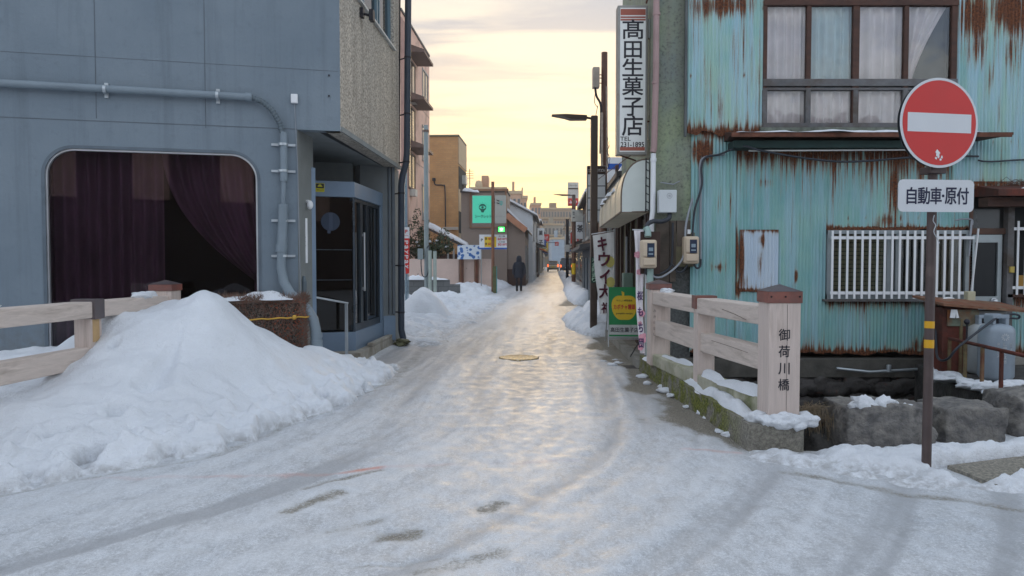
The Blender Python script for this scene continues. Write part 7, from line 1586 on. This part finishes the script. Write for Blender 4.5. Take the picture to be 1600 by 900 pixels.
# --- right side
m_dkshed = mat('blueblack_sheet', (.035, .05, .065), .5, var=.15)
t, FF, FSr = house('grey sheeted shop wall behind the white katakana banner, next beyond the cream awning', 'shop', 1, 1.42, 16.2, 20.6, 3.3, mat('grey_sheet', (.13, .14, .145), .7, var=.2), 5, 'flat', swin=((.5, 2.4, 1.2, 2.5),), name='shop')
for i in range(5): b = MB(); a_ = .3 + i * .95; b.fbox(FSr, a_, a_ + .08, 0, 3.2, 0, .05); b.build('batten', m_dbr, t)
t, FF, FSr = house('low blue-black sheet-metal shed with a bowed roof edge, behind the lamp post', 'shed', 1, 1.22, 21, 31, 1.9, m_dkshed, 5, 'shed', ridge=2.7, eave=.5, name='shed', snowy=False)
b = MB(); b.tube(spl([FF.w(-.0, 1.85, .05), FF.w(.25, 2.15, .05), FF.w(.9, 2.45, .05), FF.w(1.8, 2.62, .05)]), .05, 8); b.build('bowed_trim', m_ink, t)
for i in range(4): b = MB(); b.fbox(FSr, 1 + i * 2.4, 2.6 + i * 2.4, .1, 1.6, 0, .05); b.build('shutter', mat('shed_shutter', (.05, .07, .085), .5), t)
# snowy roof of a tall brown house behind the directory sign
t, FF, FSr = house('tall brown house with a rounded hood of snow, behind the white directory sign', 'house', 1, 1.62, 31.5, 41, 4.4, P('brown_house', (.13, .085, .06)), 5.5, 'shed', ridge=6.6, swin=((1, 3, 2.6, 3.8), (5, 8, 2.6, 3.8)))
farR = [
 ('pale concrete shop with an awning past the second street lamp', 'shop', 1.9, 41.5, 49, 5.0, P('pale_conc', (.30, .29, .27)), 'shed', 2.7, m_roofd),
 ('red-brown shop front between two grey ones on the far right', 'shop', 2.0, 49.5, 57, 4.6, P('red_brown', (.17, .06, .04)), 'flat', 2.7, m_cream),
 ('white rendered house with snow on its low roof, further along the right', 'house', 2.0, 57.5, 66, 4.8, P('white_far', (.42, .42, .41)), 'shed', 2.7, m_roofd),
 ('blue-grey shop with a wide awning beyond the white rendered one', 'shop', 2.1, 66.5, 76, 4.4, P('blue_far', (.14, .18, .22)), 'shed', 2.6, m_blue),
 ('dark gabled townhouse beside the parked van', 'house', 2.5, 76.5, 88, 5.0, P('dark_far', (.09, .085, .08)), 'gable', None, None),
 ('beige corner house behind the van on the right', 'house', 3.0, 89, 104, 5.2, P('beige_far', (.30, .25, .19)), 'shed', 2.8, m_roofd),
 ('grey house closing the right row far away', 'house', 3.0, 105, 125, 5.6, P('grey_far2', (.22, .22, .22)), 'gable', None, None)]
for lab, cat_, u0, v0, v1, h, wm, rf_, aw_, ac_ in farR:
    L = v1 - v0; n = 2
    house(lab, cat_, 1, u0, v0, v1, h, wm, 6, rf_, swin=[(L * (i + .2) / n, L * (i + .8) / n, 3.2, 4.2) for i in range(n)] + [(L * .15, L * .8, .4, 2.2)], fwin=((.5, 1.8, h - 1.7, h - .8),), name=cat_, awn=aw_, awncol=ac_)
# --- distant blocks on the skyline
def block(lab, px0, px1, pyt, Y, mt_, rows=4, cols=5, dep=14, py_b=409):
    c0, c1 = at(px0, pyt, Y), at(px1, pyt, Y); t = thing('apartment_block', lab, 'building', (c0.x, Y, 0)); F_ = Fr((c0.x, Y), (1, 0)); W_ = c1.x - c0.x; h = c0.z
    b = MB(); b.fbox(F_, 0, W_, 0, h, -dep, 0); b.build('wall', mt_, t); b = MB(); b.fbox(F_, -.2, W_ + .2, h + .01, h + .5, -dep, .2); b.build('parapet', m_tan, t)
    for i in range(rows):
        z_ = h - 2.7 - i * 3.0
        if z_ < 1: break
        b = MB(); b.fbox(F_, .4, W_ - .4, z_ - .25, z_, 0, .8); b.build('balcony', m_tan, t)
        for j in range(cols): a0 = W_ * (j + .2) / cols; window(t, F_, a0, a0 + W_ * .6 / cols, z_ + .3, z_ + 1.9, 1)
    b = MB(); b.fbox(F_, W_ * .3, W_ * .5, h + .5, h + 2.2, -6, -2); b.build('roof_house', mt_, t)
    return t
block('stepped brown apartment block on the skyline behind the pale sloping roofs', 794, 814, 303, 120, P('warm_brown', (.30, .19, .13)), 3, 3)
block('taller slim tan block on the skyline just left of the street end', 812, 823, 310, 135, P('warm_tan', (.34, .22, .15)), 3, 2)
block('reddish block with a square roof house at the end of the street', 830, 845, 320, 190, P('reddish', (.28, .15, .09)), 4, 3)
block('wide tan building with long horizontal floors closing the street', 843, 897, 327, 235, P('tan_end', (.16, .11, .07)), 5, 12)
block('grey-green block behind the rows, in front of the wide tan building', 850, 880, 352, 200, P('grey_end', (.20, .19, .16)), 4, 5)
block('pale blue-grey hall roof seen low above the cars', 862, 882, 374, 175, P('pale_blue_end', (.18, .22, .26)), 0, 4)
block('roofline coloured as if orange-lit behind the taupe building', 735, 790, 298.5, 95, P('orange_lit_colour', (.28, .16, .10)), 2, 4)  # warm orange light is put into the wall colour
# rooftop water tank and antennas
wt_ = thing('water_tank', 'small domed rooftop water tank above the taupe building', 'water tank', at(747, 298, 94)); c_ = at(747, 292, 94); b = MB(); b.lathe((c_.x, 96, at(747, 299, 96).z + .3), [(.45, 0), (.5, .5), (.35, 1.0), (.1, 1.1)], 14); b.build('tank', m_tan, wt_); b = MB(); b.box((c_.x, 96, at(747, 299, 96).z + .15), (1.2, 1.2, .3)); b.build('stand', m_roofd, wt_)
an = thing('antenna', 'thin rooftop television antenna left of the water tank', 'antenna', at(734, 298, 94)); b = MB(); p_ = at(734, 300, 96); b.tube([p_, p_ + Vector((0, 0, 3.0))], .05, 5); 
for k_ in range(4): b.tube([p_ + Vector((-.5, 0, 1.8 + k_ * .3)), p_ + Vector((.5, 0, 1.8 + k_ * .3))], .03, 4)
b.build('mast', m_rustp, an)
# --- white directory sign
ds = thing('directory_sign', 'white directory sign of two blank columns under a dark header behind the lamp', 'sign', at(932, 400, 16)); y_ = 16.0
c0, c1 = at(917, 348, y_), at(947, 259, y_); b = MB(); b.box(((c0.x + c1.x) / 2, y_ + .06, (c0.z + c1.z) / 2), (c1.x - c0.x, .12, c1.z - c0.z)); b.build('sign_case', mat('warm_white_case', (.50, .47, .42), .5), ds)
b = MB(); flat(b, c0.x + .01, c1.x - .01, y_ - .004, at(930, 271, y_).z, at(930, 260.5, y_).z); b.build('header', m_dbr, ds)
for i in range(4):
    for j in range(2):
        xa, xb = (c0.x + .02, (c0.x + c1.x) / 2 - .01) if j == 0 else ((c0.x + c1.x) / 2 + .01, c1.x - .02); ya, yb = 272.5 + i * 18.8, 272.5 + (i + 1) * 18.8 - 1.4
        b = MB(); flat(b, xa, xb, y_ - .004, at(930, yb, y_).z, at(930, ya, y_).z); b.build('panel', m_white, ds)
b = MB(); flat(b, c0.x + .008, c1.x - .008, y_ - .002, c0.z + .01, c1.z - .01, .006); b.build('backing', m_ink, ds)
b = MB(); b.glyph('ニューおおてビル', Matrix.Translation((0, y_ - .01, 0)) @ Matrix.Rotation(R(90), 4, 'X'), .36, .06, .02, .002, cx=(c0.x + c1.x) / 2, cy=at(930, 266, y_).z); b.build('lettering', m_white, ds)
b = MB(); b.box(((c0.x + c1.x) / 2, y_ + .06, c0.z / 2), (.08, .08, c0.z)); b.build('post', m_dbr, ds)
# blue and white sign and dark upright
bs = thing('blue_sign', 'white and blue roadside signboard partly hidden behind the tall vertical shop sign', 'sign', at(958, 285, 19)); c0, c1 = at(949, 283, 21), at(972, 246, 21); b = MB(); flat(b, c0.x, c1.x, 21, c0.z, c1.z, .08); b.build('board', m_white, bs)
b = MB(); flat(b, c0.x, c1.x, 20.955, at(960, 265, 21).z, at(960, 256, 21).z, .006); b.build('blue_band', m_blue, bs); b = MB(); c_ = at(964, 258, 20.6); b.box((c_.x, 20.6, c_.z / 2), (.09, .09, c_.z)); b.build('upright', m_dbr, bs)
rs = thing('red_sign', 'tall sign with white upper panels and a red lower panel beside the second street lamp', 'sign', at(895, 330, 50)); y_ = 50; c0, c1 = at(887, 322, y_), at(904, 285, y_)
b = MB(); flat(b, c0.x, c1.x, y_, c0.z, c1.z, .2); b.build('sign_case', mat('warm_white_case', (.50, .47, .42), .5), rs); b = MB(); flat(b, c0.x + .03, c1.x - .03, y_ - .105, c0.z + .02, at(895, 310, y_).z); b.build('red_panel', m_red, rs)
b = MB(); b.glyph('みのや', Matrix.Translation((0, y_ - .112, 0)) @ Matrix.Rotation(R(90), 4, 'X'), .5, .22, .03, .001, cx=(c0.x + c1.x) / 2, cy=at(895, 316, y_).z); b.build('lettering', m_white, rs)
b = MB(); flat(b, c0.x + .03, c1.x - .03, y_ - .104, at(895, 296, y_).z, at(895, 294, y_).z); b.glyph('ハート', Matrix.Translation((0, y_ - .106, 0)) @ Matrix.Rotation(R(90), 4, 'X'), .5, .13, .02, .001, cx=(c0.x + c1.x) / 2, cy=at(895, 290, y_).z); b.build('brown_lettering', m_dbr, rs)
b = MB(); b.box(((c0.x + c1.x) / 2, y_ + .1, c0.z / 2), (.12, .12, c0.z)); b.build('post', m_dbr, rs)
for lab, x0, y0, x1, y1, Y_, tx in (('larger red shop sign hanging out over the left side far down the street', 845, 377, 858, 366, 80, 'うなぎ'), ('small red sign far down the street, above the cars', 867, 384, 873, 378, 100, '止'), ):
    q_ = thing('hanging_sign', lab, 'sign', at(x0, y1, Y_)); c0, c1 = at(x0, y0, Y_), at(x1, y1, Y_); b = MB(); flat(b, c0.x, c1.x, Y_, c0.z, c1.z, .15); b.build('panel', m_red, q_); b = MB(); b.tube([(c0.x, Y_, c1.z - .1), (c0.x - .9, Y_, c1.z - .1)], .04, 5); b.build('bracket', m_ink, q_)
    b = MB(); b.glyph(tx, Matrix.Translation((0, Y_ - .08, 0)) @ Matrix.Rotation(R(90), 4, 'X'), (c1.x - c0.x) * .7, (c1.z - c0.z) * .45, .02, .001, cx=(c0.x + c1.x) / 2, cy=(c0.z + c1.z) / 2); b.build('lettering', m_white, q_)

for lab, side, v, z, w_, h_, mt_, tx in (('narrow white projecting sign on the second far-left shop', -1, 66, 3.6, .6, 1.7, m_white, '菓子'), ('small blue projecting sign beyond the narrow white one', -1, 72.5, 3.3, .8, .6, m_blue, '薬'),
    ('yellow projecting sign on the cream far-left house', -1, 96, 3.4, .8, 1.0, m_yellow, '酒'), ('white projecting box sign on the pale concrete far-right shop', 1, 43.5, 3.4, .6, 1.2, m_white, '茶'),
    ('small red projecting sign on the far-right row before the white house', 1, 55, 3.2, .6, .8, m_red, '肉'), ('tall pale projecting sign near the parked van', 1, 80, 3.6, .7, 1.6, m_offwhite, '呉服')):
    q_ = thing('projecting_sign', lab, 'sign', ST(-1.3 if side < 0 else 1.7, v)); x_ = ST(-1.5 + .35 if side < 0 else 1.95 - .4, v); b = MB(); b.box((x_.x, x_.y, z), (w_, .12, h_)); b.build('panel', mt_, q_)
    b = MB(); n__ = len(tx)
    for i, ch in enumerate(tx): b.glyph(ch, Matrix.Translation((x_.x, x_.y - .065, z)) @ Matrix.Rotation(R(90), 4, 'X'), w_ * .6, min(h_ / n__, w_) * .7, .03, .001, cy=(n__ / 2 - .5 - i) * h_ / n__)
    b.build('lettering', m_ink if mt_ in (m_white, m_offwhite, m_yellow) else m_white, q_); b = MB(); b.tube([(x_.x, x_.y, z + h_ / 2 - .1), (x_.x + side * .9, x_.y, z + h_ / 2 - .1)], .03, 5); b.build('bracket', m_ink, q_)
# --- street lamps and utility poles
m_lamp = mat('dark_bronze_lamp', (.085, .062, .052), .45, .3, var=.15)
def lamp(px_, Y, pyt, arm_px, r_, lab, d=1.0):
    t = thing('street_lamp', lab, 'street lamp', at(px_, 430, Y)); p_ = at(px_, pyt, Y); b = MB(); b.box((p_.x, Y, p_.z / 2), (r_ * 2, r_ * 2, p_.z)); b.build('pole', m_lamp, t, bevel=r_ * .3)
    e_ = at(arm_px, pyt, Y); L = p_.x - e_.x; b = MB(); b.tube([(p_.x, Y, p_.z - .06), (p_.x - L * .22, Y, p_.z - .03)], r_ * .35, 8); b.build('arm', m_lamp, t)
    b = MB(); x0 = p_.x - L * .18; zz = p_.z - .02
    F_ = Fr((0, Y), (1, 0)); b.prism([(x0, Y - .09, zz - .06), (x0 - L * .38, Y - .11, zz - .06), (x0 - L * .52, Y - .13, zz - .02), (p_.x - L, Y - .10, zz + .02), (p_.x - L, Y - .10, zz + .03), (x0 - L * .5, Y - .13, zz + .035), (x0, Y - .09, zz + .02)],
            [(x0, Y + .09, zz - .06), (x0 - L * .38, Y + .11, zz - .06), (x0 - L * .52, Y + .13, zz - .02), (p_.x - L, Y + .10, zz + .02), (p_.x - L, Y + .10, zz + .03), (x0 - L * .5, Y + .13, zz + .035), (x0, Y + .09, zz + .02)]); b.build('lamp_head', m_lamp, t); return t, p_
t, p_ = lamp(928.5, 14.6, 181, 862, .068, 'dark street lamp with a flat head and a vertical street-name panel low on its pole')
Ml = Matrix.Translation((0, 14.6 - .069, 0)) @ Matrix.Rotation(R(90), 4, 'X'); b = MB(); c0, c1 = at(928.5, 442, 14.53), at(928.5, 402, 14.53); b.box((c0.x, 14.6 - .068, (c0.z + c1.z) / 2), (.13, .006, c1.z - c0.z)); np_ = b.build('name_panel', mat('deep_green_panel', (.012, .05, .035), .5), t)
b = MB()
for i, ch in enumerate('木倉町通り'): b.glyph(ch, Ml, .085, .085, .02, .004, cx=c0.x, cy=c1.z - .05 - i * .098)
b.build('lettering', mat('pale_green_ink', (.45, .65, .50), .5, bump=0), t)
lamp(896.5, 44.0, 304, 865, .10, 'second street lamp of the same kind farther down, beside the white cabinet box')
up_ = thing('utility_pole', 'thin brown utility pole behind the first street lamp carrying a white box and cables', 'utility pole', at(944, 440, 17.5)); p_ = at(944.5, 82, 17.5)
m_up = mat('reddish_brown_pole', (.13, .065, .045), .6, var=.2, scale=3); b = MB(); b.tube([(p_.x, 17.5, 0), (p_.x, 17.5, p_.z)], [.085, .072], 14); b.build('pole', m_up, up_)
c_ = at(931, 122, 17.45); b = MB(); b.box(c_, (.16, .2, .48)); b.build('white_box', mat('warm_box', (.40, .34, .28), .5), up_, bevel=.02)
for y_ in (117, 122, 130): b = MB(); q_ = at(937, y_, 17.45); b.tube([q_ - Vector((.04, 0, 0)), q_ + Vector((.14, 0, 0))], .012, 5); b.build('bracket', m_up, up_)
b = MB(); b.tube(spl([at(930, 137, 17.4), at(932, 150, 17.4), at(938, 162, 17.4), at(939, 180, 17.4), at(938, 240, 17.4)]), .028, 6); b.tube(spl([at(930, 145, 17.4), at(929, 160, 17.4), at(934, 168, 17.4)]), .008, 5); b.tube(spl([at(934, 165, 17.4), at(931, 180, 17.4)]), .008, 5); b.build('drop_cable', m_ink, up_)
b = MB(); b.tube([at(948, 135, 17.38), at(948.5, 260, 17.38)], .022, 7); b.tube([at(940.5, 176, 17.36), at(940.5, 290, 17.36)], .03, 7); b.build('conduit', mat('warm_conduit', (.38, .31, .25), .6, var=.3, scale=14), up_)
rn = random.Random(9); b = MB(); pt = [at(948.5 + rn.uniform(-.5, 3.5), y_, 17.35) for y_ in range(215, 275, 5)]; b.tube(spl(pt, 3), .006, 4); pt = [at(951 + rn.uniform(-2, 2.5), y_, 17.35) for y_ in range(220, 270, 4)]; b.tube(spl(pt, 3), .005, 4); b.build('loose_wire', m_ink, up_)
ub = thing('utility_pole', 'brown utility pole with a white cabinet and yellow warning wrap, middle distance on the right', 'utility pole', at(896, 447, 40)); p_ = at(896, 330, 40)
b = MB(); b.tube([(p_.x + .02, 40, 0), (p_.x + .02, 40, p_.z + .6)], .11, 12); b.build('pole', m_up, ub); b = MB(); b.box(at(902, 337, 39.8), (.62, .3, .64)); b.build('cabinet', mat('warm_cabinet', (.50, .49, .44), .5), ub, bevel=.02)
b = MB(); c_ = at(896, 420, 40); b.tube([(p_.x + .02, 40, c_.z - .3), (p_.x + .02, 40, c_.z + .3)], .115, 12); b.build('warning_wrap', m_yellow, ub)
b = MB(); 
for i_, y_ in enumerate((331.5, 334.5, 340)): b.box(at(896.5, y_, 39.64), (.1, .01, .04))
b.build('vent', m_ink, ub)
ub = thing('utility_pole', 'slim dark pole nearest the road edge, left of the yellow-wrapped utility pole', 'utility pole', at(886.5, 439, 52)); p_ = at(886.5, 342, 52); b = MB(); b.tube([(p_.x, 52, 0), p_], .11, 10); b.build('pole', m_ink, ub); b = MB(); b.box((p_.x, 51.9, 2.4), (.3, .05, .5)); b.build('plate', m_offwhite, ub)
# overhead wires
wr_ = thing('overhead_wires', 'thin sagging overhead wires running down the street between the utility poles', 'wires', at(890, 300, 60)); b = MB()
def sag(a, c, d, n=10): a, c = Vector(a), Vector(c); return [a.lerp(c, i / n) - Vector((0, 0, d * 4 * (i / n) * (1 - i / n))) for i in range(n + 1)]
b.tube(sag(at(896, 331, 40), at(886.5, 343, 52), .1), .012, 4); b.tube(sag(at(886.5, 343, 52), at(873, 362, 90), .5), .014, 4); b.tube(sag(at(896, 327, 40), at(872, 360, 90), .5), .014, 4); b.build('wire', m_ink, wr_)

# --- cars
def car(kind, mt_, lab):
    t = thing('van' if kind == 'van' else 'car', lab, 'van' if kind == 'van' else 'car'); L, W_, H = (4.0, 1.7, 1.9) if kind == 'van' else (3.9, 1.68, 1.52)
    prof = [(-L / 2, .30), (-L / 2 + .03, .85), (-L / 2 + .18, 1.0), (-L / 2 + .42, H - .06), (-L / 2 + .7, H), (.35, H), (.95, 1.0 if kind != 'van' else 1.15), (L / 2 - .1, .84), (L / 2, .6), (L / 2 - .02, .30)]
    b = MB()
    def ring(k, yk): return [Vector((x_ * k, y, z)) for y, z in prof for x_ in (yk,)]
    lv = []
    for s_ in (-1, 1): lv.append([Vector((s_ * W_ / 2 * (1 if z < 1.05 else 1 - .22 * (z - 1.05) / (H - 1.05)), y, z)) for y, z in prof])
    b.prism(lv[0], lv[1]); b.build('body', mt_, t, bevel=.05, seg=3)
    b = MB(); zr = H - .12; b.prism([(-W_ * .36, -L / 2 + .13, 1.05), (W_ * .36, -L / 2 + .13, 1.05), (W_ * .33, -L / 2 + .36, zr), (-W_ * .33, -L / 2 + .36, zr)], [(-W_ * .36, -L / 2 + .3, 1.05), (W_ * .36, -L / 2 + .3, 1.05), (W_ * .33, -L / 2 + .5, zr), (-W_ * .33, -L / 2 + .5, zr)]); b.build('rear_window', m_win, t)
    for s_ in (-1, 1):
        b = MB(); b.prism([(s_ * W_ * .47, -L / 2 + .55, 1.02), (s_ * W_ * .47, .75, 1.02), (s_ * W_ * .42, .35, zr), (s_ * W_ * .42, -L / 2 + .7, zr)], [(s_ * W_ * .505, -L / 2 + .55, 1.02), (s_ * W_ * .505, .75, 1.02), (s_ * W_ * .45, .35, zr), (s_ * W_ * .45, -L / 2 + .7, zr)]); b.build('side_window', m_win, t)
        b = MB(); b.box((s_ * W_ * .43, -L / 2 - .0, .88), (.16, .06, .3)); b.build('tail_light', mat('lit_tail', (.7, .03, .02), .4, emis=((1, .12, .03), 1.6)), t, bevel=.01)
        for y in (-L / 2 + .72, L / 2 - .75):
            b = MB(); b.lathe((s_ * W_ * .44, y, .31), [(.12, -.09), (.29, -.1), (.31, -.06), (.31, .06), (.29, .1), (.12, .09)], 20, axis='x'); wh = b.build('wheel', m_ink, t); b = MB(); b.lathe((s_ * W_ * .44 + s_ * .09, y, .31), [(.17, -.01), (.17, .012), (.03, .016)], 14, axis='x'); b.build('rim', m_alu, wh)
    b = MB(); b.box((0, -L / 2 - .03, .42), (W_ * .96, .12, .2)); b.build('bumper', m_roofd, t, bevel=.03)
    b = MB(); b.box((0, -L / 2 - .0, .68), (.34, .03, .17)); b.build('number_plate', m_yellow if kind != 'van' else m_white, t)
    b = MB(); b.box((0, -L / 2 + .9, H + .04), (W_ * .7, 1.2, .09)); b.build('roof_snow', snow, t, bevel=.03); return t
c1_ = car('hatch', mat('pale_yellow_car', (.50, .48, .30), .35, var=.05, spec=.6), 'small pale yellow-green car seen from behind with lit tail lights')
p_ = gr(864, 424.5); c1_.location = (p_.x, p_.y, .01); c1_.rotation_euler.z = -math.atan(.0565)
c2_ = car('van', mat('dark_teal_van', (.06, .10, .12), .35, var=.05, spec=.6), 'dark boxy van with lit lamps standing behind the poles, right of the small car')
p_ = gr(884.5, 426); c2_.location = (p_.x, p_.y, .01); c2_.rotation_euler.z = -math.atan(.0565)

# ================================================================== PERSON
def skin_fig(name, joints, edges, radii, mt_, parent, sub=2):
    me = bpy.data.meshes.new(name); me.from_pydata([tuple(j) for j in joints], edges, []); o = bpy.data.objects.new(name, me); COL.objects.link(o); me.materials.append(mt_)
    sk = o.modifiers.new('skin', 'SKIN'); sk.use_smooth_shade = True
    for i, r_ in enumerate(radii): me.skin_vertices[0].data[i].radius = r_ if isinstance(r_, tuple) else (r_, r_)
    me.skin_vertices[0].data[0].use_root = True
    ss = o.modifiers.new('sub', 'SUBSURF'); ss.levels = sub; ss.render_levels = sub; o.parent = parent; return o
gp_ = gr(811, 455.5); pr = thing('person', 'person in a dark hooded winter coat walking away down the icy street', 'person', (0, 0, 0), 0)
J = [(0, 0, .90), (0, .0, 1.12), (0, .0, 1.38), (0, .02, 1.47), (0, .03, 1.56), (0, .035, 1.66),
     (-.10, 0, .86), (-.11, .07, .48), (-.10, -.10, .09), (-.10, .04, .04), (.10, 0, .86), (.11, .03, .47), (.10, .10, .09), (.10, .24, .05),
     (-.18, 0, 1.36), (-.24, -.03, 1.08), (-.25, .05, .84), (-.25, .08, .76), (.18, 0, 1.36), (.24, .02, 1.08), (.26, -.05, .84), (.26, -.05, .76)]
E_ = [(0, 1), (1, 2), (2, 3), (3, 4), (4, 5), (0, 6), (6, 7), (7, 8), (8, 9), (0, 10), (10, 11), (11, 12), (12, 13), (2, 14), (14, 15), (15, 16), (16, 17), (2, 18), (18, 19), (19, 20), (20, 21)]
RR = [.13, .13, .14, .055, .085, .08, .085, .058, .045, .035, .085, .058, .045, .035, .06, .05, .036, .03, .06, .05, .036, .03]
skin_fig('body', J, E_, RR, mat('dark_trousers', (.018, .018, .028), .8), pr)
m_coat = mat('navy_coat', (.016, .022, .036), .75, var=.25, scale=10, bump=.3, bscale=20)
b = MB(); rings = [(.66, .235, .155, 0), (.72, .232, .155, 0), (.9, .222, .150, 0), (1.05, .215, .145, 0), (1.2, .222, .15, 0), (1.33, .22, .145, 0), (1.40, .19, .13, .0), (1.45, .12, .11, .01), (1.48, .095, .10, .02)]
n = 24; vs = [(rx * math.cos(2 * math.pi * j / n), cy + ry * math.sin(2 * math.pi * j / n), z + .012 * math.sin(3 * 2 * math.pi * j / n) * (z < .8)) for z, rx, ry, cy in rings for j in range(n)]
b.add(vs, [(i * n + j, i * n + (j + 1) % n, (i + 1) * n + (j + 1) % n, (i + 1) * n + j) for i in range(len(rings) - 1) for j in range(n)], 0, True)
for s_, P_ in ((-1, [(-.17, 0, 1.37), (-.23, -.015, 1.22), (-.255, -.03, 1.07), (-.265, .02, .94), (-.265, .05, .83)]), (1, [(.17, 0, 1.37), (.23, .01, 1.22), (.255, .02, 1.07), (.27, -.02, .94), (.275, -.05, .83)])): b.tube(P_, [.075, .08, .072, .065, .058], 14)
b.build('coat', m_coat, pr)
b = MB(); b.lathe((0, .0, 0), [(.12, 1.42), (.135, 1.50), (.128, 1.60), (.105, 1.68), (.06, 1.725), (.001, 1.735)], 20); b.build('hood', m_coat, pr)
for s_, y0 in ((-1, -.10), (1, .10)): b = MB(); b.tube([(s_ * .10, y0 + (.0), .34), (s_ * .10, y0, .12), (s_ * .10, y0 + .0, .05)], [.062, .058, .06], 12); b.box((s_ * .10, y0 + .09, .045), (.10, .28, .09)); b.build('boot', mat('black_boot', (.012, .012, .014), .6), pr, bevel=.01)
pr.location = (gp_.x, gp_.y, .02)

# ================================================================== ACROSS THE JUNCTION (behind the viewpoint; seen in the window's reflection)
def opposite(lab, x0, x1, y0, y1, h, mt_, pan, rows):
    t = thing('building', lab, 'building', ((x0 + x1) / 2, y1, 0)); b = MB(); b.box(((x0 + x1) / 2, (y0 + y1) / 2, h / 2), (x1 - x0, y1 - y0, h)); b.build('wall', mt_, t)
    F_ = Fr((x1, y1), (-1, 0))
    for z_ in rows:
        n_ = int((x1 - x0) / 2.6)
        for i in range(n_): a0 = (x1 - x0) * (i + .2) / n_; b = MB(); b.fbox(F_, a0, a0 + 1.3, z_, z_ + 1.9, 0, .05); b.build('shutter', pan, t)
opposite('brown building across the junction with pinkish shutters', 1.5, 17, -22, -14, 8.0, mat('opposite_brown', (.13, .095, .095), .8), mat('pinkish_shutter', (.60, .45, .42), .7), (3.5,))
opposite('dark house across the junction with pale pink panels', -12, .8, -21, -14, 6.6, mat('opposite_dark', (.07, .06, .065), .8), mat('pink_panel', (.62, .47, .43), .7), (3.9,))
hz = MB(); hz.box((0, 130, 14.5), (420, 420, 37)); m_, th_, bh_ = new_mat('haze'); th_.nodes.remove(bh_); vo_ = th_.nodes.new('ShaderNodeVolumePrincipled'); vo_.inputs['Color'].default_value = (.95, .93, .9, 1); vo_.inputs['Density'].default_value = .0009; vo_.inputs['Anisotropy'].default_value = .35
th_.links.new(vo_.outputs[0], th_.nodes['Material Output'].inputs['Volume']); hz.build('haze', m_, kind='stuff')
